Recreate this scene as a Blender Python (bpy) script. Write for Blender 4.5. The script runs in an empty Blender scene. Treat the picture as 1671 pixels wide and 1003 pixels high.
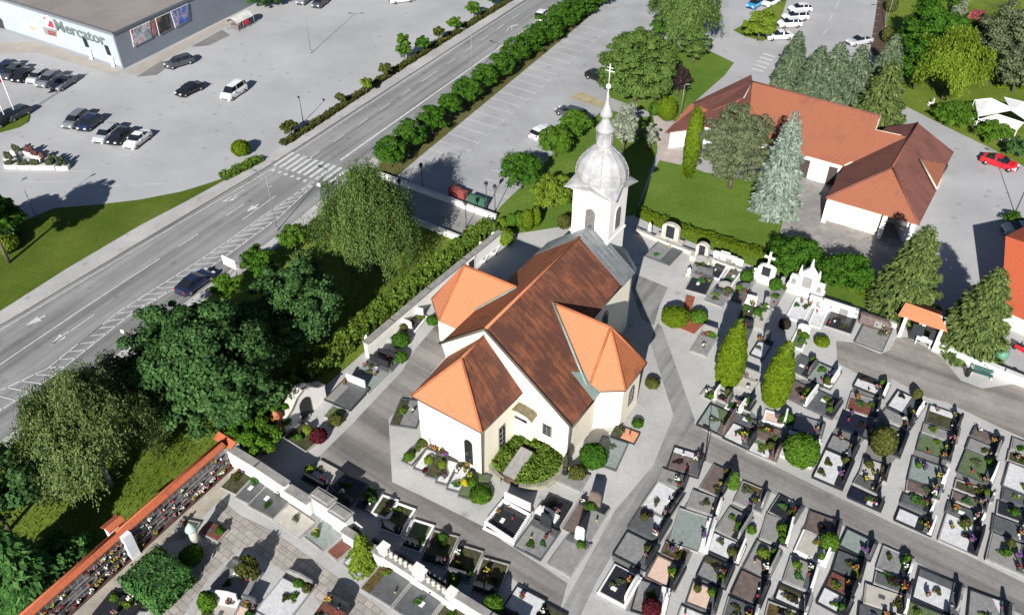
import bpy, math, random
import numpy as np
from mathutils import Vector, Matrix

S = bpy.context.scene
# ---------------------------------------------------------------- camera, sky, sun, exposure
FPX, NAD, CX, CY, HC = 1385.0, 1680.0, 835.5, 501.5, 57.0
DEP = math.atan2(FPX, NAD)
cam = bpy.data.cameras.new('camera'); camo = bpy.data.objects.new('camera', cam)
S.collection.objects.link(camo)
cam.sensor_width = 36.0; cam.lens = FPX / 1671 * 36
cam.clip_start = 1; cam.clip_end = 3000
camo.location = (0, 0, HC); camo.rotation_euler = (math.pi/2 - DEP, 0, 0)
S.camera = camo
SUN_EL, SUN_AZ = math.radians(27.5), math.radians(75)      # light travels towards SUN_AZ (from +X, ccw)
W = bpy.data.worlds.new('World'); S.world = W; W.use_nodes = True
wn = W.node_tree.nodes; sky = wn.new('ShaderNodeTexSky'); sky.sky_type = 'NISHITA'; sky.sun_disc = False
sky.sun_elevation = SUN_EL; sky.air_density = .7; sky.dust_density = .3
sky.sun_rotation = math.pi/2 - (SUN_AZ + math.pi)
W.node_tree.links.new(sky.outputs[0], wn['Background'].inputs[0]); wn['Background'].inputs[1].default_value = 0.05
sl = bpy.data.lights.new('sun', 'SUN'); sl.energy = 5.0; sl.angle = math.radians(0.5); sl.color = (1, .968, .915)
so = bpy.data.objects.new('sun', sl); S.collection.objects.link(so)
sd = Vector((math.cos(SUN_AZ)*math.cos(SUN_EL), math.sin(SUN_AZ)*math.cos(SUN_EL), -math.sin(SUN_EL)))
so.rotation_euler = sd.to_track_quat('-Z', 'Y').to_euler(); so.location = (-20, -60, 80)
S.view_settings.view_transform = 'Standard'; S.view_settings.look = 'None'
S.view_settings.exposure = 0.74; S.view_settings.gamma = 1
S.cycles.max_bounces = 4; S.cycles.diffuse_bounces = 2; S.cycles.transparent_max_bounces = 4

C = S.collection
rng = random.Random(7)
nr = np.random.RandomState(7)

def at(x, y, z=0.0):
    """photo pixel -> point of the place at height z"""
    u = (x-CX)/FPX; v = -(y-CY)/FPX
    r = (u, math.cos(DEP)+v*math.sin(DEP), -math.sin(DEP)+v*math.cos(DEP))
    t = (HC-z)/-r[2]
    return Vector((r[0]*t, r[1]*t, z))

# ---------------------------------------------------------------- materials
MATS = {}
def _nodes(name):
    m = bpy.data.materials.new(name); m.use_nodes = True
    nt = m.node_tree; b = nt.nodes['Principled BSDF']
    return m, nt, b
def ramp(nt, fac, stops):
    r = nt.nodes.new('ShaderNodeValToRGB'); e = r.color_ramp.elements
    while len(e) < len(stops): e.new(0.5)
    for i, (p, c) in enumerate(stops):
        e[i].position = p; e[i].color = (*c, 1)
    nt.links.new(fac, r.inputs[0]); return r.outputs[0]
def noise(nt, co, scale, detail=4, rough=.6, sx=1, sy=1, sz=1):
    mp = nt.nodes.new('ShaderNodeMapping'); mp.inputs['Scale'].default_value = (sx, sy, sz)
    nt.links.new(co, mp.inputs[0])
    n = nt.nodes.new('ShaderNodeTexNoise'); n.inputs['Scale'].default_value = scale
    n.inputs['Detail'].default_value = detail; n.inputs['Roughness'].default_value = rough
    nt.links.new(mp.outputs[0], n.inputs[0]); return n.outputs[0]
def mixc(nt, a, b, fac, mode='MIX'):
    m = nt.nodes.new('ShaderNodeMix'); m.data_type = 'RGBA'; m.blend_type = mode
    for s, v in ((6, a), (7, b), (0, fac)):
        if hasattr(v, 'links'): nt.links.new(v, m.inputs[s])
        elif isinstance(v, (int, float)): m.inputs[s].default_value = v
        else: m.inputs[s].default_value = (*v, 1)
    return m.outputs[2]
def bump(nt, b, h, dist=.02, st=.5):
    n = nt.nodes.new('ShaderNodeBump'); n.inputs['Strength'].default_value = st; n.inputs['Distance'].default_value = dist
    nt.links.new(h, n.inputs['Height']); nt.links.new(n.outputs[0], b.inputs['Normal'])
def coords(nt, kind='Object'):
    t = nt.nodes.new('ShaderNodeTexCoord'); return t.outputs[kind]
def mul(c, k): return tuple(max(0, min(1, x*k)) for x in c)

def mat(name, col, var=.25, scale=1.5, rough=.8, fine=20, metal=0, bmp=0.0, spec=.3):
    """a plain procedural surface: base colour, blotches, fine grain"""
    if name in MATS: return MATS[name]
    m, nt, b = _nodes(name); co = coords(nt)
    n1 = noise(nt, co, scale, 5); n2 = noise(nt, co, fine, 3)
    c = ramp(nt, n1, [(.3, mul(col, 1-var)), (.7, mul(col, 1+var*.6))])
    c2 = ramp(nt, n2, [(.3, (1-var*.7,)*3), (.7, (1, 1, 1))])
    nt.links.new(mixc(nt, c, c2, 1.0, 'MULTIPLY'), b.inputs['Base Color'])
    b.inputs['Roughness'].default_value = rough; b.inputs['Metallic'].default_value = metal
    b.inputs['Specular IOR Level'].default_value = spec
    if bmp: bump(nt, b, n2, bmp)
    MATS[name] = m; return m

def ground_mat(name, col, dark, patch=.08, streak=None, fine=6, amount=1.0, spots=True):
    """paved ground: large worn patches, stains, repairs and grain; streak = heading of wheel tracks"""
    m, nt, b = _nodes(name); co = coords(nt)
    a = noise(nt, co, patch, 6, .65); f = noise(nt, co, fine, 5, .7); g = noise(nt, co, .5, 6, .7)
    c = ramp(nt, a, [(.35, mul(col, 1-.16*amount)), (.65, mul(col, 1+.1*amount))])
    c = mixc(nt, c, dark, ramp(nt, g, [(.56, (0, 0, 0)), (.8, (.5*amount,)*3)]))
    c = mixc(nt, c, ramp(nt, f, [(.25, (.72,)*3), (.7, (1.0,)*3)]), .8*amount if amount < 1 else .8, 'MULTIPLY')
    if streak is not None:
        mp = nt.nodes.new('ShaderNodeMapping'); mp.inputs['Rotation'].default_value = (0, 0, -streak)
        nt.links.new(co, mp.inputs[0])
        s = noise(nt, mp.outputs[0], .55, 5, .6, .035, 1, 1)
        c = mixc(nt, c, ramp(nt, s, [(.36, (.58,)*3), (.5, (.95,)*3), (.66, (1.25,)*3)]), .9, 'MULTIPLY')
    if spots:
        v = nt.nodes.new('ShaderNodeTexVoronoi'); v.inputs['Scale'].default_value = .35; nt.links.new(co, v.inputs[0])
        c = mixc(nt, c, mul(dark, .5), ramp(nt, v.outputs[0], [(.0, (.55,)*3), (.16, (0, 0, 0))]))
    nt.links.new(c, b.inputs['Base Color']); b.inputs['Roughness'].default_value = .9
    b.inputs['Specular IOR Level'].default_value = .2
    bump(nt, b, f, .015, .5)
    MATS[name] = m; return m

def paver_mat(name, c1, c2, mortar, w=.6, h=.4, rot=0.0, bmp=.02):
    m, nt, b = _nodes(name); co = coords(nt)
    mp = nt.nodes.new('ShaderNodeMapping'); mp.inputs['Rotation'].default_value = (0, 0, -rot); nt.links.new(co, mp.inputs[0])
    br = nt.nodes.new('ShaderNodeTexBrick'); br.inputs['Scale'].default_value = 1
    br.inputs['Color1'].default_value = (*c1, 1); br.inputs['Color2'].default_value = (*c2, 1); br.inputs['Mortar'].default_value = (*mortar, 1)
    br.inputs['Brick Width'].default_value = w; br.inputs['Row Height'].default_value = h; br.inputs['Mortar Size'].default_value = .025
    nt.links.new(mp.outputs[0], br.inputs[0])
    n = noise(nt, co, .6, 5); f = noise(nt, co, 7, 4)
    c = mixc(nt, br.outputs[0], ramp(nt, n, [(.3, (.7,)*3), (.7, (1.12,)*3)]), 1.0, 'MULTIPLY')
    c = mixc(nt, c, ramp(nt, f, [(.3, (.8,)*3), (.7, (1.05,)*3)]), 1.0, 'MULTIPLY')
    nt.links.new(c, b.inputs['Base Color']); b.inputs['Roughness'].default_value = .9
    bump(nt, b, f, bmp)
    MATS[name] = m; return m

def grass_mat(name, c1, c2, c3):
    m, nt, b = _nodes(name); co = coords(nt)
    a = noise(nt, co, .12, 6, .65); f = noise(nt, co, 3.5, 6, .75); g = noise(nt, co, 14, 4, .7)
    c = ramp(nt, a, [(.32, c1), (.5, c2), (.68, c3)])
    c = mixc(nt, c, ramp(nt, f, [(.25, (.6,)*3), (.7, (1.2,)*3)]), 1.0, 'MULTIPLY')
    c = mixc(nt, c, ramp(nt, g, [(.25, (.55,)*3), (.7, (1.15,)*3)]), 1.0, 'MULTIPLY')
    nt.links.new(c, b.inputs['Base Color']); b.inputs['Roughness'].default_value = .95; b.inputs['Specular IOR Level'].default_value = .1
    bump(nt, b, g, .08, .8)
    MATS[name] = m; return m

def tile_mat(name, col, old, wear, streakdir=True, row=.33):
    """clay tiles: courses across the slope, weathering streaks running down it (UV in metres)"""
    m, nt, b = _nodes(name); uv = coords(nt, 'UV')
    st = noise(nt, uv, 1.6, 6, .7, 1.6, .22, 1); bl = noise(nt, uv, .35, 6, .7); sp = noise(nt, uv, 5.5, 4, .8)
    c = ramp(nt, sp, [(.25, mul(col, .7)), (.5, col), (.75, mul(col, 1.25))])
    k = mixc(nt, st, bl, .5)
    c = mixc(nt, c, old, ramp(nt, k, [(.62-wear*.36, (0, 0, 0)), (.74-wear*.26, (.93,)*3)]))
    li = noise(nt, uv, 2.6, 6, .85)
    c = mixc(nt, c, (.10, .075, .06), ramp(nt, li, [(.6, (0, 0, 0)), (.72, (.35+.4*wear,)*3)]))
    wv = nt.nodes.new('ShaderNodeTexWave'); wv.bands_direction = 'Y'; wv.wave_profile = 'SAW'
    wv.inputs['Scale'].default_value = 1/(row*math.pi*2)*3.14; nt.links.new(uv, wv.inputs[0])
    wx = nt.nodes.new('ShaderNodeTexWave'); wx.bands_direction = 'X'; wx.inputs['Scale'].default_value = 2.4; nt.links.new(uv, wx.inputs[0])
    c = mixc(nt, c, ramp(nt, wv.outputs[0], [(0, (.72,)*3), (.3, (1, 1, 1))]), .6, 'MULTIPLY')
    c = mixc(nt, c, ramp(nt, wx.outputs[0], [(0, (.8,)*3), (.5, (1, 1, 1))]), .6, 'MULTIPLY')
    nt.links.new(c, b.inputs['Base Color']); b.inputs['Roughness'].default_value = .85; b.inputs['Specular IOR Level'].default_value = .15
    bump(nt, b, wv.outputs[0], .04, .6)
    MATS[name] = m; return m

def wall_mat(name, col, dirt=(.45, .4, .32), amt=.35):
    m, nt, b = _nodes(name); co = coords(nt)
    n = noise(nt, co, .5, 6, .7, 1, 1, .35); f = noise(nt, co, 9, 4); 
    c = mixc(nt, col, dirt, ramp(nt, n, [(.5, (0, 0, 0)), (.8, (amt,)*3)]))
    c = mixc(nt, c, ramp(nt, f, [(.3, (.9,)*3), (.7, (1, 1, 1))]), 1.0, 'MULTIPLY')
    nt.links.new(c, b.inputs['Base Color']); b.inputs['Roughness'].default_value = .9; b.inputs['Specular IOR Level'].default_value = .15
    bump(nt, b, f, .01, .3)
    MATS[name] = m; return m

def leaf_mat(name, dark, mid, light, trans=.25):
    if name in MATS: return MATS[name]
    m, nt, b = _nodes(name)
    g = nt.nodes.new('ShaderNodeNewGeometry'); co = coords(nt)
    n = noise(nt, co, .7, 4)
    k = mixc(nt, g.outputs['Random Per Island'], n, .45)
    c = ramp(nt, k, [(.2, dark), (.5, mid), (.85, light)])
    d = nt.nodes.new('ShaderNodeBsdfDiffuse'); t = nt.nodes.new('ShaderNodeBsdfTranslucent')
    nt.links.new(c, d.inputs[0]); nt.links.new(c, t.inputs[0])
    mx = nt.nodes.new('ShaderNodeMixShader'); mx.inputs[0].default_value = trans
    nt.links.new(d.outputs[0], mx.inputs[1]); nt.links.new(t.outputs[0], mx.inputs[2])
    nt.links.new(mx.outputs[0], nt.nodes['Material Output'].inputs[0]); nt.nodes.remove(b)
    MATS[name] = m; return m

def paint(name, col, rough=.25, metal=0.0):
    if name in MATS: return MATS[name]
    m, nt, b = _nodes(name)
    n = noise(nt, coords(nt), 3, 4)
    nt.links.new(ramp(nt, n, [(.3, mul(col, .88)), (.7, col)]), b.inputs['Base Color'])
    b.inputs['Roughness'].default_value = rough; b.inputs['Metallic'].default_value = metal
    b.inputs['Coat Weight'].default_value = .4 if rough < .4 else 0
    MATS[name] = m; return m

# ---------------------------------------------------------------- mesh builder
class MB:
    def __init__(s): s.v = []; s.f = []; s.mi = []; s.sm = []
    def face(s, pts, m=0, smooth=False):
        i = len(s.v); s.v += [tuple(p) for p in pts]; s.f.append(tuple(range(i, i+len(pts)))); s.mi.append(m); s.sm.append(smooth)
    def mesh(s, vs, fs, m=0, smooth=False):
        i = len(s.v); s.v += [tuple(p) for p in vs]
        for f in fs: s.f.append(tuple(i+k for k in f)); s.mi.append(m); s.sm.append(smooth)
    def prism(s, poly, z0, z1, m=0, mtop=None, bottom=True):
        """poly: list of (x,y) or (x,y,dz)"""
        n = len(poly); a = sum(poly[i][0]*poly[(i+1) % n][1]-poly[(i+1) % n][0]*poly[i][1] for i in range(n))
        if a < 0: poly = poly[::-1]
        lo = [(p[0], p[1], z0) for p in poly]; hi = [(p[0], p[1], z1) for p in poly]
        i = len(s.v); s.v += lo+hi
        for k in range(n):
            j = (k+1) % n; s.f.append((i+k, i+j, i+n+j, i+n+k)); s.mi.append(m); s.sm.append(False)
        s.f.append(tuple(range(i+n, i+2*n))); s.mi.append(m if mtop is None else mtop); s.sm.append(False)
        if bottom: s.f.append(tuple(range(i+n-1, i-1, -1))); s.mi.append(m); s.sm.append(False)
    def box(s, cx, cy, cz, sx, sy, sz, rot=0.0, m=0, taper=1.0):
        c, q = math.cos(rot), math.sin(rot); P = []
        for dz, k in ((-.5, 1.0), (.5, taper)):
            for dx, dy in ((-.5, -.5), (.5, -.5), (.5, .5), (-.5, .5)):
                x, y = dx*sx*k, dy*sy*k; P.append((cx+x*c-y*q, cy+x*q+y*c, cz+dz*sz))
        s.mesh(P, [(3, 2, 1, 0), (4, 5, 6, 7), (0, 1, 5, 4), (1, 2, 6, 5), (2, 3, 7, 6), (3, 0, 4, 7)], m)
    def lathe(s, prof, n=16, c=(0, 0), m=0, smooth=True, rot=0.0):
        vs = []; fs = []
        for r, z in prof:
            for k in range(n):
                a = 2*math.pi*k/n+rot; vs.append((c[0]+r*math.cos(a), c[1]+r*math.sin(a), z))
        for i in range(len(prof)-1):
            for k in range(n):
                j = (k+1) % n; fs.append((i*n+k, i*n+j, (i+1)*n+j, (i+1)*n+k))
        fs.append(tuple(range(n-1, -1, -1))); fs.append(tuple((len(prof)-1)*n+k for k in range(n)))
        s.mesh(vs, fs, m, smooth)
    def tube(s, p, q, r0, r1, n=8, m=0):
        p = Vector(p); q = Vector(q); d = (q-p).normalized()
        a = d.orthogonal().normalized(); b = d.cross(a); vs = []
        for o, r in ((p, r0), (q, r1)):
            for k in range(n):
                t = 2*math.pi*k/n; vs.append(o+a*(r*math.cos(t))+b*(r*math.sin(t)))
        s.mesh(vs, [(k, (k+1) % n, n+(k+1) % n, n+k) for k in range(n)]+[tuple(range(n-1, -1, -1)), tuple(range(n, 2*n))], m, True)
    def ball(s, c, rx, ry, rz, n=10, m=0, jit=0.0, seed=0):
        r = random.Random(seed); vs = []; fs = []; k2 = max(4, n//2)
        for i in range(1, k2):
            t = math.pi*i/k2
            for k in range(n):
                a = 2*math.pi*k/n; q = 1+r.uniform(-jit, jit)
                vs.append((c[0]+rx*q*math.sin(t)*math.cos(a), c[1]+ry*q*math.sin(t)*math.sin(a), c[2]+rz*q*math.cos(t)))
        for i in range(k2-2):
            for k in range(n):
                j = (k+1) % n; fs.append((i*n+k, (i+1)*n+k, (i+1)*n+j, i*n+j))
        b = len(vs); vs += [(c[0], c[1], c[2]+rz), (c[0], c[1], c[2]-rz)]
        for k in range(n):
            j = (k+1) % n; fs.append((b, k, j)); fs.append((b+1, (k2-2)*n+j, (k2-2)*n+k))
        s.mesh(vs, fs, m, True)
    def slab(s, pts, th=.15, m=0, medge=None):
        """a roof plane given by its top outline, thickened downwards"""
        p = [Vector(q) for q in pts]
        nrm = sum(((p[i]-p[0]).cross(p[(i+1) % len(p)]-p[0]) for i in range(1, len(p)-1)), Vector((0, 0, 0)))
        if nrm.z < 0: p = p[::-1]
        lo = [q-Vector((0, 0, th)) for q in p]; n = len(p)
        i = len(s.v); s.v += [tuple(q) for q in p+lo]
        s.f.append(tuple(range(i, i+n))); s.mi.append(m); s.sm.append(False)
        s.f.append(tuple(range(i+2*n-1, i+n-1, -1))); s.mi.append(m); s.sm.append(False)
        for k in range(n):
            j = (k+1) % n; s.f.append((i+k, i+n+k, i+n+j, i+j)); s.mi.append(m if medge is None else medge); s.sm.append(False)
    def data(s, name, mats):
        me = bpy.data.meshes.new(name); me.from_pydata(s.v, [], s.f)
        for m in mats: me.materials.append(m)
        me.polygons.foreach_set('material_index', s.mi); me.polygons.foreach_set('use_smooth', s.sm)
        uv = me.uv_layers.new(name='uv'); co = []
        Z = Vector((0, 0, 1))
        for p in me.polygons:
            n = p.normal
            if abs(n.z) > .985: U, V = Vector((1, 0, 0)), Vector((0, 1, 0))
            else: U = Z.cross(n).normalized(); V = n.cross(U)
            for vi in p.vertices:
                q = me.vertices[vi].co; co += [q.dot(U), q.dot(V)]
        uv.data.foreach_set('uv', co); me.update(); return me
    def build(s, name, mats, parent=None, origin=None):
        if not isinstance(mats, (list, tuple)): mats = [mats]
        if origin is not None:
            o = Vector(origin); s.v = [(x-o.x, y-o.y, z-o.z) for x, y, z in s.v]
        ob = bpy.data.objects.new(name, s.data(name, mats)); C.objects.link(ob)
        if parent: ob.parent = parent
        elif origin is not None: ob.location = origin
        return ob

def tag(o, label=None, cat=None, group=None, kind=None):
    if label: o['label'] = label
    if cat: o['category'] = cat
    if group: o['group'] = group
    if kind: o['kind'] = kind
    return o
def thing(name, label, cat, loc=(0, 0, 0), rot=0.0, group=None):
    o = bpy.data.objects.new(name, None); o.empty_display_size = .3; C.objects.link(o)
    o.location = loc; o.rotation_euler = (0, 0, rot)
    return tag(o, label, cat, group)
def dup(root, loc, rot, label=None, group=None, scale=None):
    r = root.copy(); C.objects.link(r); r.location = loc; r.rotation_euler = (0, 0, rot)
    if scale: r.scale = (scale,)*3
    if label: r['label'] = label
    if group: r['group'] = group
    for ch in list(root.children):
        c = ch.copy(); C.objects.link(c); c.parent = r
        for g in ch.children:
            d = g.copy(); C.objects.link(d); d.parent = c
    return r
ORD = ('first second third fourth fifth sixth seventh eighth ninth tenth eleventh twelfth thirteenth fourteenth fifteenth '
       'sixteenth seventeenth eighteenth nineteenth twentieth').split()

ZL = [0.0]
def sheet(name, px, m, z=None, world=False, kind='structure'):
    """a flat sheet of ground; px: photo pixels of its outline"""
    if z is None:
        ZL[0] += .003; z = .02+ZL[0]
    mb = MB(); pts = [(Vector((*p, z)) if world else at(p[0], p[1], 0)) for p in px]
    pts = [(p.x, p.y, z) for p in pts]
    n = len(pts); a = sum(pts[i][0]*pts[(i+1) % n][1]-pts[(i+1) % n][0]*pts[i][1] for i in range(n))
    mb.face(pts if a > 0 else pts[::-1]); o = mb.build(name, m); o['kind'] = kind; return o
def raised(name, px, m, z1, z0=-.1, kind='structure'):
    mb = MB(); mb.prism([tuple(at(*p)[:2]) for p in px], z0, z1); o = mb.build(name, m); o['kind'] = kind; return o
def ribbon(mb, pts, w, z, m=0):
    """a flat band of width w along world points"""
    pts = [Vector((p[0], p[1], 0)) for p in pts]
    for a, b in zip(pts, pts[1:]):
        d = (b-a).normalized(); n = Vector((-d.y, d.x, 0))*(w/2); Z = Vector((0, 0, z))
        mb.face([a-n+Z, b-n+Z, b+n+Z, a+n+Z], m)
# ---------------------------------------------------------------- foliage
def leaf_mesh(name, c, n, w, l, mt, axis=None):
    """one small quad per leaf: c centres (N,3), n normals, w/l half sizes, axis = long direction"""
    N = len(c); c = np.asarray(c, float); n = np.asarray(n, float)
    n /= np.linalg.norm(n, axis=1)[:, None]+1e-9
    a = nr.normal(size=(N, 3)) if axis is None else np.asarray(axis, float)
    a = a-(a*n).sum(1)[:, None]*n; a /= np.linalg.norm(a, axis=1)[:, None]+1e-9
    b = np.cross(n, a); w = np.broadcast_to(w, (N,))[:, None]; l = np.broadcast_to(l, (N,))[:, None]
    V = np.stack([c-a*l, c+b*w-a*l*.1, c+a*l, c-b*w-a*l*.1], 1).reshape(-1, 3)
    me = bpy.data.meshes.new(name); me.vertices.add(4*N); me.vertices.foreach_set('co', V.ravel().astype(np.float32))
    me.loops.add(4*N); me.loops.foreach_set('vertex_index', np.arange(4*N, dtype=np.int32))
    me.polygons.add(N); me.polygons.foreach_set('loop_start', np.arange(0, 4*N, 4, dtype=np.int32))
    me.polygons.foreach_set('loop_total', np.full(N, 4, np.int32))
    me.update(calc_edges=True); me.validate(); me.materials.append(mt); return me
def unit(N): 
    v = nr.normal(size=(N, 3)); return v/np.linalg.norm(v, axis=1)[:, None]

def crown_clumps(R, RZ, N, K=26, size=.22, spread=.30, under=-.55, deep=.25, even=0):
    """leaf clumps through an uneven ellipsoid: outer clumps plus sparser leaves inside"""
    K = int(K*1.8); spread = spread*.80
    d = unit(K*3); d = d[d[:, 2] > under][:K]; K = len(d)
    rad = nr.uniform(.66 if even < .5 else .78, .98 if even < .5 else .92, K); cc = d*rad[:, None]*np.array([R, R, RZ])*(1+(.10 if even < .5 else .04)*np.sin(np.arctan2(d[:, 1], d[:, 0])*3+d[:, 2]*4))[:, None]
    k = nr.randint(0, K, N); cr = R*spread*nr.uniform(.7, 1.25, K)
    off = unit(N); off[:, 2] = np.abs(off[:, 2])*.9-.25
    o = off*(nr.uniform(.25, 1.15, N)*cr[k]*(1+.35*np.sin(k*1.7)))[:, None]
    P = cc[k]+o*np.array([1, 1, .8])
    nn = off+np.array([0, 0, .5])+nr.normal(size=(N, 3))*.45+d[k]*.4
    M = int(N*deep); q = unit(M)*(nr.uniform(.2, .75, M)[:, None])*np.array([R, R, RZ])
    return np.concatenate([P, q]), np.concatenate([nn, unit(M)+np.array([0, 0, .4])])

def limbs(mb, h0, R, RZ, zc, r0, n=6, seed=1):
    r = random.Random(seed); top = Vector((0, 0, zc+RZ*.35))
    mb.tube((0, 0, -.1), (0, 0, h0), r0, r0*.8, 8); mb.tube((0, 0, h0-.05), top, r0*.8, r0*.25, 7)
    for i in range(n):
        a = 2*math.pi*i/n+r.uniform(-.4, .4); z = h0+(zc-h0)*r.uniform(.1, .9)
        e = Vector((math.cos(a)*R*.7, math.sin(a)*R*.7, zc+RZ*r.uniform(-.2, .5)))
        m = Vector((0, 0, z)).lerp(e, .5)+Vector((0, 0, .25))
        mb.tube((0, 0, z), m, r0*.4, r0*.25, 6); mb.tube(m, e, r0*.25, r0*.08, 5)

LEAF = {}
def lm(k):
    P = dict(chestnut=((.022, .052, .018), (.052, .115, .034), (.098, .185, .058)),
             green=((.015, .050, .007), (.044, .116, .013), (.088, .187, .022)),
             bright=((.032, .08, .009), (.07, .15, .015), (.12, .215, .028)),
             lime=((.07, .12, .01), (.135, .20, .02), (.21, .285, .04)),
             birch=((.036, .07, .016), (.09, .15, .038), (.165, .235, .075)),
             paleb=((.05, .08, .024), (.115, .165, .05), (.2, .26, .1)),
             walnut=((.040, .075, .017), (.086, .149, .034), (.149, .218, .057)),
             spruce=((.043, .071, .044), (.111, .153, .085), (.221, .272, .170)),
             spruceg=((.036, .065, .023), (.109, .152, .043), (.203, .254, .080)),
             blue=((.092, .127, .103), (.230, .287, .230), (.391, .460, .380)),
             silver=((.12, .14, .10), (.24, .27, .19), (.36, .39, .3)),
             grey=((.045, .068, .033), (.112, .135, .068), (.210, .232, .135)),
             cypress=((.05, .085, .005), (.10, .155, .009), (.15, .21, .018)),
             purple=((.03, .008, .010), (.085, .014, .02), (.13, .03, .03)),
             plum=((.02, .016, .016), (.045, .03, .03), (.07, .05, .045)),
             olive=((.033, .044, .011), (.083, .094, .022), (.132, .132, .039)),
             yellow=((.25, .22, .01), (.5, .42, .02), (.7, .6, .05)),
             hedge=((.055, .10, .014), (.115, .185, .026), (.18, .26, .05)),
             conif=((.028, .084, .025), (.063, .154, .039), (.112, .238, .063)))
    if k not in LEAF: LEAF[k] = leaf_mat('leaf_'+k, *P[k])
    return LEAF[k]
BARK = mat('bark', (.11, .085, .06), .4, 3); BIRCHBARK = mat('birch_bark', (.5, .48, .44), .5, 3)

def crown_object(me, parent, name='crown', kind=None):
    o = bpy.data.objects.new(name, me); C.objects.link(o); o.parent = parent; return o

def leafy_tree(px, py, zc, R, RZ, leaf, label, cat='tree', group=None, N=6000, size=.3, K=30, name='leafy_tree', trunk=.22, bark=None, spread=.3, seed=0, h0=None, even=0):
    p = at(px, py, zc); t = thing(name, label, cat, (p.x, p.y, 0), rng.uniform(0, 6), group)
    P, n = crown_clumps(R, RZ, N, K, spread=spread, even=even); P = P+np.array([0, 0, zc])
    P[:, 2] = np.maximum(P[:, 2], .15)
    crown_object(leaf_mesh('crown', P, n, nr.uniform(.45, .8, len(P))*size, nr.uniform(.7, 1.15, len(P))*size, lm(leaf)), t)
    mb = MB(); limbs(mb, h0 if h0 else max(.4, zc-RZ*.75), R, RZ, zc, trunk, seed=seed); mb.build('trunk', bark or BARK, t)
    return t

def weeping_tree(px, py, zc, R, RZ, leaf, label, N=300, per=34, size=.2, bark=None, name='weeping_birch', cat='tree', base=None, drop=(.5, 1.15)):
    p = base if base is not None else at(px, py, zc); t = thing(name, label, cat, (p.x, p.y, 0), rng.uniform(0, 6))
    K = max(12, int(N/26)); hd = unit(K*4); hd = hd[hd[:, 2] > -.1][:K]; K = len(hd)      # plumes: bough ends from which the twigs hang
    hr = nr.uniform(.3, 1.0, K)**.6; hp_ = hd*hr[:, None]*np.array([R, R, RZ*1.05]); hp_[:, :2] *= (1-.38*np.clip(hp_[:, 2]/RZ, 0, 1))[:, None]
    hp_[:, :2] *= nr.uniform(.82, 1.12, K)[:, None]; hl = nr.uniform(.55, 1.25, K)
    k = nr.randint(0, K, N); d = hd[k]; st = hp_[k]+nr.normal(size=(N, 3))*np.array([.11, .11, .07])*R+np.array([0, 0, zc])
    ln = RZ*nr.uniform(drop[0], drop[1], N)*hl[k]
    P = []; A = []; Nn = []
    for i in range(N):
        s = np.linspace(0, 1, per); out = np.array([d[i, 0], d[i, 1], 0])*.10*R
        q = st[i]+np.outer(s, np.array([0, 0, -ln[i]]))+np.outer(np.sqrt(s), out)+nr.normal(size=(per, 3))*np.array([.16, .16, .1])*(R/5)
        P.append(q); A.append(np.tile([0, 0, -1.0], (per, 1))+nr.normal(size=(per, 3))*.35)
        Nn.append(np.tile([d[i, 0], d[i, 1], .35], (per, 1))+nr.normal(size=(per, 3))*.5)
    P = np.concatenate(P); A = np.concatenate(A); Nn = np.concatenate(Nn); ok = P[:, 2] > .25
    P, A, Nn = P[ok], A[ok], Nn[ok]
    crown_object(leaf_mesh('crown', P, Nn, nr.uniform(.4, .7, len(P))*size, nr.uniform(1.0, 1.9, len(P))*size, lm(leaf), A), t)
    mb = MB(); limbs(mb, zc*.35, R, RZ, zc, .24, 7, 3); mb.build('trunk', bark or BIRCHBARK, t); return t

def conifer(base, h, R, leaf, label, N=6000, size=.3, name='spruce_tree', group=None, arms=9, tier=.62, droop=.35, fat=.8, cat='tree'):
    """tiers of boughs round a pointed cone, each bough a spray of needles with gaps between"""
    t = thing(name, label, cat, (base.x, base.y, 0), rng.uniform(0, 6), group)
    f = 1-np.sqrt(nr.uniform(0, 1, N)); f = f**.95
    ti = np.floor(f*h/tier); az = nr.uniform(0, 2*np.pi, N)
    nb = arms; ph = (ti*2.4) % (2*np.pi); bi = np.round((az-ph)/(2*np.pi)*nb); ba = bi*2*np.pi/nb+ph
    az = ba+(az-ba)*nr.uniform(.25, 1.0, N)
    Rf = R*(1-f)**fat*(.86+.2*np.sin(ti*7.1+bi*2.3))
    k = nr.uniform(.3, 1.0, N)**.55; r = Rf*k
    z = (ti+.55)*tier+.3-droop*k*(Rf/R)*1.6+nr.normal(size=N)*.13
    z = np.clip(z, .12, h)
    P = np.stack([r*np.cos(az), r*np.sin(az), z], 1)
    A = np.stack([np.cos(az), np.sin(az), -droop*1.1+nr.normal(size=N)*.25], 1)+nr.normal(size=(N, 3))*.3
    n = np.stack([np.cos(az)*.45, np.sin(az)*.45, np.full(N, .9)], 1)+nr.normal(size=(N, 3))*.4
    ls = size*nr.uniform(.8, 1.5, N)*(.55+.45*(1-f))
    crown_object(leaf_mesh('crown', P, n, ls*.42, ls, lm(leaf), A), t)
    mb = MB(); mb.tube((0, 0, -.1), (0, 0, h*.96), .10+R*.05, .03, 7); mb.build('trunk', BARK, t); return t

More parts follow.
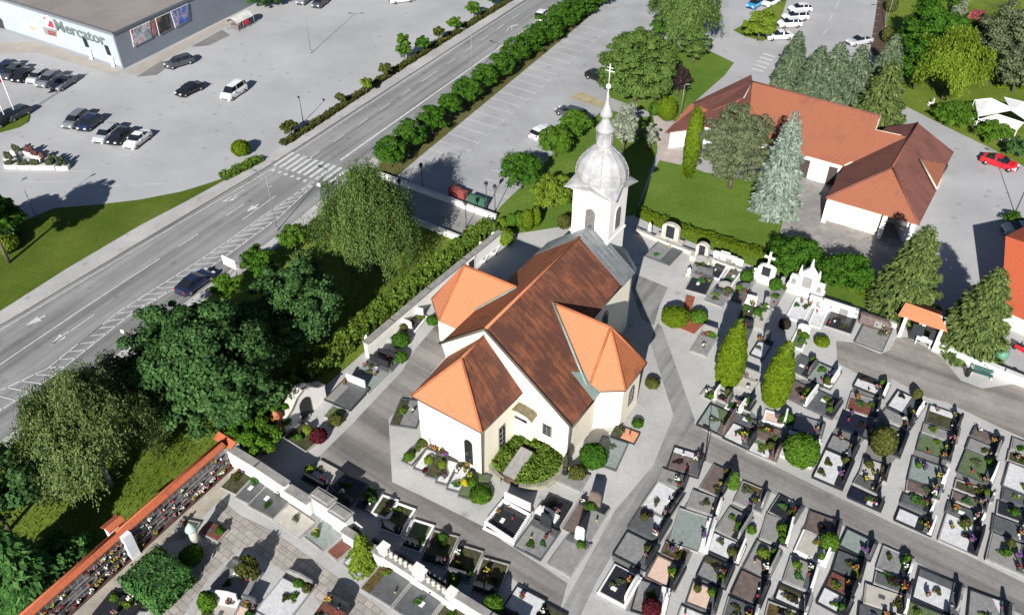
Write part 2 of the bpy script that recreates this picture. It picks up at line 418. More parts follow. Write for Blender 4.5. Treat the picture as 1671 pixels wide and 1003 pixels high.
DARKIN = {}
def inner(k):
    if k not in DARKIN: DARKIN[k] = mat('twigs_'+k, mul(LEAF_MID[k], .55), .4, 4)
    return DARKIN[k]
LEAF_MID = dict(green=(.04, .105, .012), bright=(.07, .17, .01), lime=(.14, .23, .01), cypress=(.105, .16, .006), hedge=(.045, .09, .012), purple=(.085, .014, .02),
                olive=(.075, .085, .02), plum=(.045, .03, .03), conif=(.045, .11, .028), chestnut=(.028, .075, .022), spruce=(.065, .09, .05), silver=(.24, .27, .19), grey=(.075, .09, .045), yellow=(.5, .42, .02), walnut=(.075, .13, .03), birch=(.07, .105, .035), paleb=(.1, .125, .045), spruceg=(.075, .105, .03), blue=(.2, .25, .2))
def topiary(loc, rx, rz, leaf, label, cat='shrub', name='clipped_shrub', group=None, N=900, size=.11, shape='ball', ry=None, stem=0.0, rough=.06, rot=0.0):
    """a clipped shrub: twigs inside, small leaves over the whole surface. loc = foot"""
    ry = ry or rx; t = thing(name, label, cat, loc, rot, group)
    d = unit(N); zc = stem+rz
    if shape == 'ball': S3 = d*np.array([rx, ry, rz]); nn = d
    elif shape == 'cone':
        f = 1-np.sqrt(nr.uniform(0, 1, N)); a = nr.uniform(0, 6.283, N)
        prof = np.minimum(1, (1-f)*1.9)**.6*np.clip(.72+f*1.4, 0, 1)
        S3 = np.stack([rx*prof*np.cos(a), ry*prof*np.sin(a), (f*2-1)*rz], 1); nn = np.stack([np.cos(a), np.sin(a), np.full(N, .35)], 1)
    else:   # box
        q = nr.uniform(-1, 1, (N, 3)); fa = nr.randint(0, 5, N)
        for i in range(N):
            if fa[i] == 0: q[i, 2] = 1
            elif fa[i] < 3: q[i, 0] = 1 if fa[i] == 1 else -1
            else: q[i, 1] = 1 if fa[i] == 3 else -1
        S3 = q*np.array([rx, ry, rz]); nn = q**5
    bumpy = 1+rough*np.sin(S3[:, 0]*7/max(rx, .5)+S3[:, 2]*5)*np.sin(S3[:, 1]*6/max(rx, .5))
    P = S3*(bumpy*nr.uniform(.9, 1.04, N))[:, None]+np.array([0, 0, zc]); P[:, 2] = np.maximum(P[:, 2], .03)
    n = nn+nr.normal(size=(N, 3))*.4+np.array([0, 0, .15])
    crown_object(leaf_mesh('foliage', P, n, size*nr.uniform(.5, .9, N), size*nr.uniform(.8, 1.4, N), lm(leaf)), t, 'foliage')
    mb = MB()
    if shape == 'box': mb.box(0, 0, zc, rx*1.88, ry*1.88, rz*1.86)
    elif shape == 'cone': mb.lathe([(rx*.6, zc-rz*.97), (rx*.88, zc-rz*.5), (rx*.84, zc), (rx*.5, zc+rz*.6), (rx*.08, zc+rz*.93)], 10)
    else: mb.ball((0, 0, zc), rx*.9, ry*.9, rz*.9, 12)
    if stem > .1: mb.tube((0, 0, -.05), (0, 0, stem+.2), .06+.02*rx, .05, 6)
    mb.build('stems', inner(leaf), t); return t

def hedge(name, pts, w, h, leaf, label, cat='hedge', dens=60, size=.16, ragged=.12):
    """a hedge along world points: one thing of leaves with a twiggy core"""
    o = Vector((*pts[0][:2], 0)); t = thing(name, label, cat, o); P = []; n = []; core = MB()
    for a, b in zip(pts, pts[1:]):
        a = Vector((a[0], a[1], 0))-o; b = Vector((b[0], b[1], 0))-o; L = (b-a).length; d = (b-a)/L; q = Vector((-d.y, d.x, 0))
        M = int(L*(w+2*h)*dens); s = nr.uniform(-.02, 1.02, M); k = nr.uniform(-h-w/2, h+w/2, M)
        y = np.clip(k, -w/2, w/2); z = np.where(np.abs(k) > w/2, h-(np.abs(k)-w/2), h)
        rag = 1+ragged*np.sin(s*L*1.9+k*2)+ragged*.7*np.sin(s*L*4.3-k*3)
        y2 = y*rag; z2 = np.maximum(z*(rag*.5+.5)+nr.normal(size=M)*.06, .05)
        base = np.array([a.x, a.y, 0])+np.outer(s*L, [d.x, d.y, 0])+np.outer(y2, [q.x, q.y, 0])
        base[:, 2] = z2; P.append(base+nr.normal(size=(M, 3))*.04)
        nn = np.where((np.abs(k) > w/2)[:, None], np.outer(np.sign(k), [q.x, q.y, .3]), np.tile([0, 0, 1.0], (M, 1)))
        n.append(nn+nr.normal(size=(M, 3))*.5)
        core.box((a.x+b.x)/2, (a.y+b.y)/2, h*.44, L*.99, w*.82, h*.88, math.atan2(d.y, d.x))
    P = np.concatenate(P); n = np.concatenate(n)
    crown_object(leaf_mesh('foliage', P, n, size*nr.uniform(.5, .9, len(P)), size*nr.uniform(.8, 1.4, len(P)), lm(leaf)), t, 'foliage')
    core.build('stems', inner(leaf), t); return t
# ---------------------------------------------------------------- surfaces of the setting
U_DIR = math.radians(58)
G_ASPH = ground_mat('pale_asphalt', (.42, .418, .425), (.29, .288, .29), .06)
G_CONC = ground_mat('forecourt_concrete', (.44, .44, .448), (.33, .328, .33), .05)
G_ROAD = ground_mat('road_asphalt', (.285, .284, .282), (.17, .168, .165), .09, streak=math.radians(61), fine=5)
G_PAVE = ground_mat('pavement_concrete', (.46, .45, .44), (.3, .29, .27), .15, fine=4)
G_CEM = ground_mat('pale_gravel', (.47, .462, .448), (.32, .312, .30), .12, fine=5)
G_PATH = ground_mat('old_path_asphalt', (.265, .25, .235), (.16, .155, .15), .25, streak=math.radians(-36), fine=3.5)
G_WALK = ground_mat('grey_walk_slabs', (.29, .285, .275), (.17, .165, .16), .5, streak=math.radians(58), fine=3)
P_TILE = paver_mat('pale_concrete_slabs', (.45, .41, .37), (.35, .32, .29), (.2, .18, .16), .75, .55, math.radians(-36))
P_TILE2 = paver_mat('grey_concrete_slabs', (.38, .35, .33), (.29, .275, .26), (.18, .165, .15), .7, .5, math.radians(57))
P_PLAZA = paver_mat('plaza_pavers', (.36, .335, .32), (.30, .285, .275), (.22, .205, .195), .45, .3, math.radians(56))
GR_LAWN = grass_mat('lawn_grass', (.095, .175, .022), (.125, .21, .03), (.17, .245, .042))
GR_LAWN2 = grass_mat('road_lawn', (.075, .125, .012), (.10, .15, .018), (.14, .185, .028))
GR_ROUGH = grass_mat('rough_grass', (.105, .155, .018), (.155, .215, .028), (.22, .27, .05))
GR_DRY = grass_mat('verge_grass', (.10, .105, .03), (.13, .125, .04), (.16, .15, .06))
SOIL = mat('bare_soil', (.10, .065, .045), .4, 2, .95, 12, bmp=.04)
WHITE_LINE = mat('road_paint', (.64, .64, .63), .30, 2.5, .7, 9)

sheet('ground', [(-1500, -900, 0), (1500, -900, 0), (1500, 2200, 0), (-1500, 2200, 0)], G_ASPH, 0.0, world=True)
K = [(-140, 620), (-60, 567), (0, 531), (37.7, 509.3), (258.5, 377.3), (450, 264), (650, 134.5), (850, 5), (1010, -100)]
RE = [(1090, -105), (960, -5), (880, 52), (800, 112), (720, 172), (660, 222), (600, 264.5), (520, 331), (450, 387), (312, 488), (208, 566), (159, 604.5), (100, 645), (26, 703), (0, 722), (-140, 826)]
sheet('forecourt', [(-420, 330), (-420, -260), (1000, -260), (1000, -110)]+K[::-1]+[(-140, 620)], G_CONC)
sheet('road', K+RE, G_ROAD)
PO = [(-140, 590), (-40, 533), (2, 508), (107.7, 440.6), (229, 369), (300, 332), (361, 302), (428, 262), (464, 238), (640, 124), (842, -5), (985, -100)]
raised('pavement', PO+K[::-1], G_PAVE, .12)
POR = [(1104, -98), (972, 2), (892, 60), (812, 119), (733, 180), (674, 228), (621, 264), (540, 333), (470, 389), (330, 489), (229.8, 568), (179.5, 605), (118, 648), (40, 708), (14, 726), (-126, 832)]
raised('pavement', RE+POR[::-1], G_PAVE, .12)
sheet('lawn', [(-200, 440), (-60, 395), (10, 372), (60, 352), (89, 340), (162, 334), (229, 326), (296, 313), (345, 298), (372, 288), (398, 277), (300, 331), (229, 368), (107, 440), (2, 507), (-40, 532), (-140, 588)], GR_LAWN2, .05)
raised('grass_island', [(-60, 205), (-30, 192), (10, 182), (38, 182), (49, 190), (46, 200), (30, 209), (0, 217), (-40, 226)], GR_LAWN2, .14)
# kerb stones and dark gutter between road and pavement
mb = MB()
for side, off in ((K, .12), (RE, .12)):
    P = [at(*p) for p in side]; ribbon(mb, P, .28, .016+.02)
tag(mb.build('gutter', mat('gutter_dirt', (.10, .098, .095), .3, 2)), kind='structure')

tan = mat('sandy_footway', (.40, .365, .325), .15, .5, .95, 6)
sheet('footway', [(204, 118), (300, 68), (392, 20), (400, 26), (310, 76), (222, 124)], tan)
for q in ([(222, 126), (262, 101), (290, 98), (256, 123)], [(312, 77), (362, 49), (376, 58), (340, 75)], [(-10, 71), (60, 68), (200, 116), (190, 124), (60, 86), (-10, 88)]): sheet('asphalt_patch', q, MATS['sandy_footway'] if q[0][0] < 0 else ground_mat('dark_asphalt_patch', (.22, .215, .21), (.16, .16, .16), .3))
# car park between road and church
sheet('car_park', [(610, 290), (640, 262), (684, 257), (945, 38), (985, 4), (1040, -40), (1190, -60), (1190, 60), (1060, 80), (1100, 190), (1060, 330), (880, 400), (812, 353)], ground_mat('car_park_asphalt', (.39, .39, .398), (.28, .28, .285), .12))
sheet('verge', [(612, 283), (620, 266), (674, 229), (733, 181), (812, 120), (892, 61), (972, 3), (1010, -40), (1030, -40), (986, 6), (946, 41), (838, 130), (683, 258), (648, 288), (642, 296)], GR_DRY)
sheet('lawn', [(815, 339), (848, 307), (870, 286), (904, 250), (918, 228), (948, 205), (972, 190), (986, 178), (1010, 184), (1042, 192), (1066, 190), (1075, 218), (1072, 250), (1040, 340), (1000, 400), (940, 420), (900, 400), (838, 392), (812, 372), (808, 352)], GR_LAWN)
sheet('lawn', [(1010, 75), (1060, 58), (1100, 68), (1150, 80), (1198, 103), (1182, 124), (1150, 152), (1128, 172), (1106, 200), (1078, 192), (1050, 180), (996, 160), (982, 120)], GR_LAWN)
sheet('parking_patch', [(946, 150), (990, 168), (985, 178), (930, 160)], mat('sandy_ground', (.42, .36, .22), .3, .8))
sheet('lawn', [(1034, 356), (1062, 290), (1076, 262), (1100, 262), (1150, 282), (1240, 296), (1298, 318), (1280, 352), (1272, 380), (1340, 410), (1440, 458), (1470, 520), (1425, 512), (1300, 465), (1240, 440), (1160, 412), (1095, 385), (1040, 366)], GR_LAWN)
# courtyard of the parish hall
sheet('courtyard', [(1298, 318), (1300, 270), (1340, 280), (1420, 290), (1520, 400), (1480, 470), (1400, 440), (1340, 410), (1272, 380), (1281, 352)], P_PLAZA)
sheet('courtyard', [(1066, 190), (1106, 205), (1112, 270), (1076, 262), (1072, 235)], mat('pinkish_paving', (.47, .40, .37), .2, .7, .9, 6))
# gardens up the hill of the frame
sheet('garden_grass', [(1450, -60), (1446, 30), (1440, 80), (1452, 130), (1474, 172), (1520, 195), (1560, 215), (1612, 240), (1671, 272), (1780, 330), (1900, 200), (1900, -60)], GR_ROUGH)
sheet('soil_bed', [(1436, -30), (1450, -30), (1444, 40), (1448, 90), (1440, 112), (1420, 80), (1428, 30)], SOIL)
sheet('verge', [(1196, 50), (1216, 40), (1250, 20), (1268, -20), (1290, -20), (1278, 20), (1262, 60), (1244, 68), (1216, 60)], GR_ROUGH)
# churchyard
CEM = [(445, 690), (520, 640), (600, 570), (680, 500), (812, 385), (870, 378), (1034, 352), (1100, 385), (1180, 416), (1270, 452), (1360, 486), (1440, 518), (1540, 570), (1620, 603), (1740, 655), (1900, 760), (1900, 1150), (0, 1150), (20, 1060), (120, 945), (370, 728)]
sheet('churchyard_ground', CEM, G_CEM)
sheet('path', [(521, 745), (572, 695), (656, 606), (677, 571), (712, 530), (740, 560), (728, 582), (672, 646), (634, 684), (637, 733), (640, 787), (691, 811), (790, 860), (822, 884), (880, 921), (926, 952), (913, 998), (846, 951), (800, 920), (704, 866), (672, 848), (623, 802), (560, 772), (526, 752)], G_PATH)
sheet('path', [(1069, 536), (1061, 560), (1099, 678), (1066, 760), (1003, 834), (918, 991), (890, 1045), (925, 1050), (974, 948), (1044, 828), (1102, 737), (1134, 687), (1080, 534), (1073, 528)], G_WALK)
sheet('path', [(1131, 690), (1161, 711.5), (1200, 729), (1256, 757), (1372, 814), (1458, 855), (1582, 908), (1671, 952), (1760, 990), (1760, 1050), (1671, 1005), (1579, 962), (1501, 921), (1436, 888), (1312, 828), (1219, 787), (1152, 753), (1104, 731)], G_PATH)
sheet('path', [(1364, 557), (1393, 560), (1436, 579), (1452, 572), (1463, 551), (1480, 551), (1517, 571), (1539, 587), (1568, 622), (1603, 635), (1633, 630), (1671, 625), (1800, 662), (1800, 772), (1671, 716), (1625, 695), (1579, 673), (1544, 657), (1512, 649), (1455, 619), (1444, 622), (1399, 611), (1366, 592)], ground_mat('worn_path', (.30, .275, .25), (.19, .175, .165), .3, streak=math.radians(-30), fine=3.5))
sheet('path', [(1038, 449), (1090, 470), (1076, 500), (1067, 532), (1046, 520), (1030, 470)], G_WALK)
sheet('path', [(392, 842), (446, 867.6), (600, 978), (655, 1022), (540, 1022), (511, 967), (409, 894), (388, 900), (342, 942), (324, 968), (285, 1025), (225, 1025), (266, 978), (309, 928), (352, 872), (356, 812)], P_TILE)
sheet('path', [(372, 752), (398, 752), (385, 790), (340, 835), (300, 880), (262, 890), (236, 915), (184, 970), (140, 1030), (80, 1045), (209, 912), (257, 862), (343, 790)], mat('beige_gravel', (.40, .365, .30), .25, .8, .95, 7))
# wooded slope between road and churchyard wall
sheet('rough_grass', [(16, 728), (42, 710), (120, 650), (181, 607), (232, 569), (332, 491), (472, 390), (541, 334), (622, 266), (614, 284), (655, 345), (812, 388), (680, 503), (600, 573), (520, 643), (445, 693), (372, 728), (120, 945), (20, 1060), (-300, 1100), (-300, 900), (-128, 834)], GR_ROUGH, .03)
# little forecourt between the two white parapets
sheet('path', [(612, 285), (700, 318), (808, 356), (752, 388), (700, 366), (640, 342)], ground_mat('entrance_paving', (.31, .30, .285), (.2, .195, .185), .3))

# painted road markings, a sheet of paint over the asphalt
pm = MB(); PZ = .07
def line(a, b, w=.14): ribbon(pm, [at(*a), at(*b)], w, PZ)
def dashes(a, b, on=3.0, off=4.5, w=.14):
    A, B = at(*a), at(*b); L = (B-A).length; d = (B-A)/L; s = 0
    while s < L: ribbon(pm, [A+d*s, A+d*min(L, s+on)], w, PZ); s += on+off
line((-60, 575), (8, 535)); line((8, 535), (262, 383)); line((262, 383), (452, 272)); line((482, 250), (660, 132.5)); line((660, 132.5), (862, 2))
line((-30, 616), (126.6, 510), .16); line((126.6, 510), (261, 422.5), .16)
dashes((292, 403), (445, 303)); dashes((40, 505), (120, 458), 3.5, 3); dashes((372, 328), (428, 291), 3, 3)
line((128, 562), (168, 530)); line((83, 564), (155, 513)); line((395, 360), (450, 320))
line((556, 262), (703, 158), .32); line((703, 158), (850, 54), .30); line((850, 54), (930, -5), .28)
dashes((502, 261), (700, 126), 2.5, 3); dashes((700, 126), (860, 15), 2.5, 3)
# hatched island
H0 = [(-80, 682), (0, 638), (77, 602), (194, 509), (315, 432.6), (450, 339.6), (510, 298)]
H1 = [(-80, 735), (0, 671), (83, 617), (222, 507), (330, 447), (455, 356), (512, 302)]
for a, b in zip(H0, H0[1:]): line(a, b, .15)
for a, b in zip(H1, H1[1:]): line(a, b, .15)
def along(P, t):
    L = [(at(*b)-at(*a)).length for a, b in zip(P, P[1:])]; s = t*sum(L)
    for (a, b), l in zip(zip(P, P[1:]), L):
        if s <= l: return at(*a).lerp(at(*b), s/l)
        s -= l
    return at(*P[-1])
for i in range(38):
    ribbon(pm, [along(H0, i/38), along(H1, min(1, i/38+.055))], .13, PZ)
# zebra crossing
za, zb = at(452, 270), at(551, 297); zd = (at(478, 251)-at(448, 271)); zd = zd.normalized()
zc0, zc1 = at(447.5, 271), at(536, 300); ze = (zc1-zc0).normalized()
for i in range(10):
    p = zc0+ze*((zc1-zc0).length*i/9); ribbon(pm, [p, p+zd*4.0], .5, PZ)
w0, w1 = at(444, 280), at(517, 304)
for i in range(8):
    p = w0.lerp(w1, i/7); ribbon(pm, [p, p+zd*.55], .45, PZ)
# lane arrows
def arrow(tip, tail, w=.22):
    a, b = at(*tail), at(*tip); d = (b-a).normalized(); n = Vector((-d.y, d.x, 0)); m = b-d*1.5
    ribbon(pm, [a, m], w, PZ); Z = Vector((0, 0, PZ)); pm.face([m-n*.5+Z, b+Z, m+n*.5+Z])
    return a, b, d, n
arrow((362, 330), (388, 322)); arrow((402, 347), (422, 334)); arrow((42, 532), (75, 515)); arrow((84, 563), (113, 541))
arrow((840, 41), (828, 52)); arrow((826, 52), (846, 40))
line((40, 100), (73, 107)); line((145, 120), (160, 123)); line((85, 207), (250, 268), .12); line((35, 297), (110, 297), .1); line((125, 305), (200, 303), .1); line((215, 302), (270, 300), .1)
line((5, 280), (148, 280), .1); line((5, 280), (20, 272), .1)
for i in range(23):                                             # bays of the car park
    a = at(682.8+(945.4-682.8)*0, 257.7); A, B = at(668, 270), at(945.4, 41.7); p = A.lerp(B, i/22)
    d = (at(758, 110+8)-at(700+12, 94+2)).normalized()
    d = (at(752, 282)-at(683, 258)).normalized(); ribbon(pm, [p, p+d*5.2], .11, PZ); ribbon(pm, [p+d*5.2-(B-A).normalized()*.5, p+d*5.2+(B-A).normalized()*.5], .1, PZ)
for a, b in (((775, 308), (830, 323)), ((790, 292), (845, 306)), ((802, 277), (822, 284)), ((845, 237), (902, 250)), ((865, 222), (880, 228))): line(a, b, .11)
for i in range(5):                                              # zebra by the spruces
    a = at(1226+i*4.7-3.5*0, 112-i*6.0); b = at(1246+i*4.7, 118-i*6.0); ribbon(pm, [a, b], .5, PZ)
for a, b in (((1342, 58), (1350, 48)), ((1353, 36), (1359, 22)), ((1362, 16), (1370, 2))): line(a, b, .13)
for i in range(7): line((1388+i*2.0, 62-i*10.5), (1428+i*1.5, 67-i*10.5), .1)
tag(pm.build('road_markings', WHITE_LINE), kind='structure')
# ---------------------------------------------------------------- the church
W_CREAM = wall_mat('cream_render', (.80, .735, .60), (.55, .48, .37), .45)
W_WHITE = wall_mat('white_render', (.82, .80, .76), (.5, .47, .42), .35)
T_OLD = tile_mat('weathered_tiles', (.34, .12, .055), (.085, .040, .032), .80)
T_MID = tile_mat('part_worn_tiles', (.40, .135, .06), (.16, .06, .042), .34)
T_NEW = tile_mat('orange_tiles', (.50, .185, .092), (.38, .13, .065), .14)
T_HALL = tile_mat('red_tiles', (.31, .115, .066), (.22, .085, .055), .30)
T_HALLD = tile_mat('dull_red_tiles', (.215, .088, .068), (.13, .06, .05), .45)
T_COP = tile_mat('coping_tiles', (.45, .125, .06), (.22, .07, .045), .30, row=.25)
METAL = mat('grey_sheet_metal', (.24, .255, .26), .22, 1.2, .45, 10, .3)
GUT = mat('gutter_metal', (.10, .085, .07), .2, 3, .5)
COPPER = mat('patina_copper', (.22, .30, .27), .25, 2, .6)
GLASSD = paint('dark_glass', (.015, .018, .022), .12)
FRAME = mat('grey_frame', (.25, .24, .22), .15, 4)
DOME = mat('pale_painted_metal', (.40, .40, .40), .32, .9, .45, 6)
WDOOR = mat('white_painted_door', (.78, .77, .74), .08, 3)
STONE = mat('pale_stone', (.52, .49, .43), .25, 2, .9, 10)

O = Vector((2.05*57/55, 57.1*57/55, 0)); UA = math.radians(57); VA = math.radians(-34.5)
U = Vector((math.cos(UA), math.sin(UA), 0)); V = Vector((math.cos(VA), math.sin(VA), 0))
def ch(v, u, z=0.0): return V*v+U*u+Vector((0, 0, z))       # local to the church's base point
church = thing('church', 'cream baroque church with red tiled cross-shaped roof and white domed tower', 'church', O)
def poly_walls(mb, pts, z0, z1, m=0):
    mb.prism([tuple(p[:2]) for p in pts], z0, z1, m)
def part(mb, name, mats, parent, label=None):
    o = mb.build(name, mats, parent)
    if label: o['label'] = label
    return o
# nave and choir walls, with the two gables
mb = MB()
def gable(mb, u, prof, th=.5, m=0):
    a = [ch(v, u, z) for v, z in prof]; b = [ch(v, u+th, z) for v, z in prof]
    n = len(a); mb.mesh(a+b, [tuple(range(n)), tuple(range(2*n-1, n-1, -1))]+[(i, i+n, (i+1) % n+n, (i+1) % n) for i in range(n)], m)
gable(mb, -7.7, [(-4.6, 0), (8.2, 0), (8.2, 5.15), (0, 11.2), (-4.6, 7.45)], .6)
poly_walls(mb, [ch(7.7, -7.09), ch(8.2, -7.09), ch(8.2, -3.0), ch(7.7, -3.0)], 0, 5.1)
poly_walls(mb, [ch(-4.6, -7.09), ch(-4.1, -7.09), ch(-4.1, -3), ch(-4.6, -3)], 0, 7.3)
poly_walls(mb, [ch(4.0, 2.5), ch(4.5, 2.5), ch(4.5, 10.0), ch(4.0, 10.0)], 0, 7.75)
poly_walls(mb, [ch(-4.5, 2.5), ch(-4.0, 2.5), ch(-4.0, 10.0), ch(-4.5, 10.0)], 0, 7.45)
gable(mb, 10.0, [(-4.5, 0), (4.5, 0), (4.5, 7.8), (0, 11.1), (-4.5, 7.4)], .4)
poly_walls(mb, [ch(1.95, 10.42), ch(4.5, 10.42), ch(4.3, 11.2), ch(2.4, 13.2), ch(1.95, 13.2)], 0, 7.3)
part(mb, 'nave_wall', W_CREAM, church)
mb = MB()
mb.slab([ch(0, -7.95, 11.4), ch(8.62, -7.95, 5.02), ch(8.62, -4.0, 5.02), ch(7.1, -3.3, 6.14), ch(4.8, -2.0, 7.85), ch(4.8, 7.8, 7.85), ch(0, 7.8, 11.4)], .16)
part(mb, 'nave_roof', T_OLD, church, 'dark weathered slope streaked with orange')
mb = MB()
mb.slab([ch(0, -7.95, 11.4), ch(-4.95, -7.95, 7.35), ch(-4.95, 7.8, 7.35), ch(0, 7.8, 11.4)], .16)
part(mb, 'nave_roof', T_MID, church, 'redder slope of the nave')
mb = MB()   # verge boards, ridge tiles
for a, b in ((ch(0, -8.0, 11.42), ch(8.66, -8.0, 5.02)), (ch(0, -8.0, 11.42), ch(-5.0, -8.0, 7.36))): mb.tube(a, b, .13, .13, 6)
part(mb, 'verge', GUT, church); mb = MB(); mb.tube(ch(8.68, -7.9, 4.95), ch(8.68, -4.0, 4.95), .09, .09, 6); part(mb, 'gutter', GUT, church); mb = MB(); mb.tube(ch(4.86, 2, 7.78), ch(4.86, 7.7, 7.78), .08, .08, 6)
part(mb, 'gutter', GUT, church); mb = MB(); mb.tube(ch(8.3, -7.85, .2), ch(8.45, -7.85, 4.9), .07, .07, 6); part(mb, 'downpipe', GUT, church)
mb = MB(); mb.tube(ch(0, -7.9, 11.42), ch(0, 7.8, 11.42), .14, .14, 6); part(mb, 'ridge', T_NEW, church)
mb = MB()   # lead roof between nave and tower
mb.slab([ch(0, 7.7, 11.48), ch(4.95, 7.7, 7.8), ch(4.95, 10.3, 7.8), ch(0, 10.3, 11.48)], .14)
mb.slab([ch(0, 7.7, 11.48), ch(-4.95, 7.7, 7.38), ch(-4.95, 10.3, 7.38), ch(0, 10.3, 11.48)], .14)
mb.slab([ch(1.95, 10.3, 9.9), ch(4.95, 10.3, 7.7), ch(4.6, 11.4, 7.4), ch(2.5, 13.4, 7.4), ch(1.95, 13.4, 7.7)], .12)
mb.tube(ch(0, 7.75, 11.52), ch(0, 10.3, 11.52), .1, .1, 6)
for s in (1, -1):
    for k in (8.3, 9.0, 9.7): mb.tube(ch(0, k, 11.5), ch(4.95*s, k, 7.82 if s > 0 else 7.4), .035, .035, 4)
part(mb, 'metal_roof', METAL, church)
mb = MB()
mb.slab([ch(6.2, -4.05, 6.9), ch(8.75, -4.3, 5.06), ch(8.75, -3.2, 5.06), ch(7.0, -3.0, 6.3)], .06)
mb.tube(ch(2.0, -.35, 9.97), ch(7.6, -3.75, 5.85), .12, .12, 6)
part(mb, 'valley_flashing', COPPER, church)
mb = MB(); mb.tube(ch(-1.95, -.35, 9.85), ch(-5.0, -2.6, 7.3), .12, .12, 6); part(mb, 'valley_flashing', COPPER, church)
# transepts: half octagons under tall hipped roofs
for s in (1, -1):
    mb = MB(); w = [(3.4, -3.5), (7.45, -3.5), (10.15, -1.5), (10.15, 1.9), (7.45, 3.6), (3.4, 3.6)] if s > 0 else [(3.4, -3.3), (8.2, -3.3), (10.7, -1.2), (10.7, 1.6), (8.2, 3.5), (3.4, 3.5)]
    poly_walls(mb, [ch(v*s, u) for v, u in w], 0, 5.25); part(mb, 'transept_wall', W_CREAM if s > 0 else W_WHITE, church)  # left transept coloured white instead of cream: sun glare painted in
    e = [(v+.32*(v > 4), u+(.32 if u > 0 else -.32)) for v, u in w]; z = 5.18; A = (7.75, -.25, 9.85)
    P = lambda v, u, zz: ch(v*s, u, zz)
    mb = MB()
    mb.slab([P(.4, -.25, 9.85), P(*A), P(*e[1], z), P(3.6, e[1][1], z)], .14)
    mb.slab([P(.4, -.25, 9.85), P(*A), P(*e[4], z), P(3.6, e[4][1], z)], .14)
    mb.slab([P(*A), P(*e[1], z), P(*e[2], z)], .14)
    part(mb, 'transept_roof', T_NEW, church)
    mb = MB(); mb.slab([P(*A), P(*e[2], z), P(*e[3], z)], .14); mb.slab([P(*A), P(*e[3], z), P(*e[4], z)], .14)
    part(mb, 'transept_roof', T_MID, church)
    mb = MB()
    for q in e[1:5]: mb.tube(P(*A), P(*q, z+.02), .10, .10, 6)
    mb.tube(P(1.9, -.25, 9.88), P(*A), .11, .11, 6)
    part(mb, 'hip_tiles', T_MID, church)
    mb = MB()
    for a, b in zip(e[1:5], e[2:5]): mb.tube(P(*a, z-.1), P(*b, z-.1), .07, .07, 6)
    part(mb, 'gutter', GUT, church)
# annex in front of the gable
mb = MB(); poly_walls(mb, [ch(-3.65, -13.0), ch(2.95, -13.0), ch(3.25, -7.75), ch(-3.9, -7.75)], 0, 6.05); part(mb, 'annex_wall', W_CREAM, church)
e = [(-4.0, -13.35), (3.3, -13.35), (3.6, -7.72), (-4.3, -7.72)]; z = 6.02; R0, R1 = (-.3, -10.9, 10.35), (-.3, -7.72, 10.35)
mb = MB(); mb.slab([ch(*R0), ch(*e[0], z), ch(*e[1], z)], .14); mb.slab([ch(*R0), ch(*R1), ch(*e[3], z), ch(*e[0], z)], .14)
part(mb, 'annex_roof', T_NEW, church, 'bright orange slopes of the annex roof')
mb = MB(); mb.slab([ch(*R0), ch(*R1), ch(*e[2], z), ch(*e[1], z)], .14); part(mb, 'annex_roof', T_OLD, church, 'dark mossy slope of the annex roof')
mb = MB()
for a, b in ((R0, (*e[0], z)), (R0, (*e[1], z)), (R0, R1)): mb.tube(ch(*a), ch(*b)+Vector((0, 0, .03)), .11, .11, 6)
part(mb, 'hip_tiles', T_MID, church)
mb = MB()
for a, b in ((e[0], e[1]), (e[1], e[2]), (e[3], e[0])): mb.tube(ch(*a, z-.1), ch(*b, z-.1), .07, .07, 6)
part(mb, 'gutter', GUT, church); mb = MB(); mb.tube(ch(3.02, -13.08, .1), ch(3.15, -13.2, 5.9), .06, .06, 6); part(mb, 'downpipe', GUT, church)
# openings
def opening(mb, c, d, w, h, arch=True, out=.03, m=0):
    """flat arched panel standing proud of a wall: c foot centre, d along the wall"""
    n = Vector((d.y, -d.x, 0)); pts = [(-w/2, 0), (w/2, 0), (w/2, h-w/2 if arch else h)]
    pts += [(w/2*math.cos(t), h-w/2+w/2*math.sin(t)) for t in (math.pi*k/8 for k in range(1, 8))] if arch else []
    pts += [(-w/2, h-w/2 if arch else h)]
    f = [c+d*x+Vector((0, 0, y))+n*out for x, y in pts]; b = [p-n*(out+.05) for p in f]; k = len(f)
    mb.mesh(f+b, [tuple(range(k)), tuple(range(2*k-1, k-1, -1))]+[(i, i+k, (i+1) % k+k, (i+1) % k) for i in range(k)], m)
def window(parent, c, d, w, h, arch=True, bars=True, fm=None, gm=None):
    mb = MB(); opening(mb, c-Vector((0, 0, .1)), d, w+.24, h+.22, arch, .04); f = mb.build('window', fm or FRAME, parent)
    mb = MB(); opening(mb, c, d, w, h, arch, .07); mb.build('pane', gm or GLASSD, f)
    if bars:
        mb = MB(); n = Vector((d.y, -d.x, 0))*.1
        for k in range(1, 4): mb.tube(c-d*w/2+n+Vector((0, 0, h*k/4)), c+d*w/2+n+Vector((0, 0, h*k/4)), .025, .025, 4)
        mb.tube(c+n, c+n+Vector((0, 0, h*.95)), .025, .025, 4); mb.build('glazing_bar', fm or FRAME, f)
    return f
LOUV = mat('grey_louvres', (.16, .15, .145), .2, 2, .8)
window(church, ch(1.6, -13.0, .9), V, .62, 2.7, True, True, mat('black_iron', (.03, .03, .03), .2, 3))
dA = (ch(3.25, -7.75)-ch(2.95, -13)).normalized(); window(church, ch(3.1, -10.2, 1.3), dA, .7, 2.4, False)
window(church, ch(6.15, -7.7, 2.3), V, .75, 1.15, False)
d1 = (ch(10.15, -1.5)-ch(7.45, -3.5)).normalized(); d2 = (ch(10.15, 1.9)-ch(10.15, -1.5)).normalized()
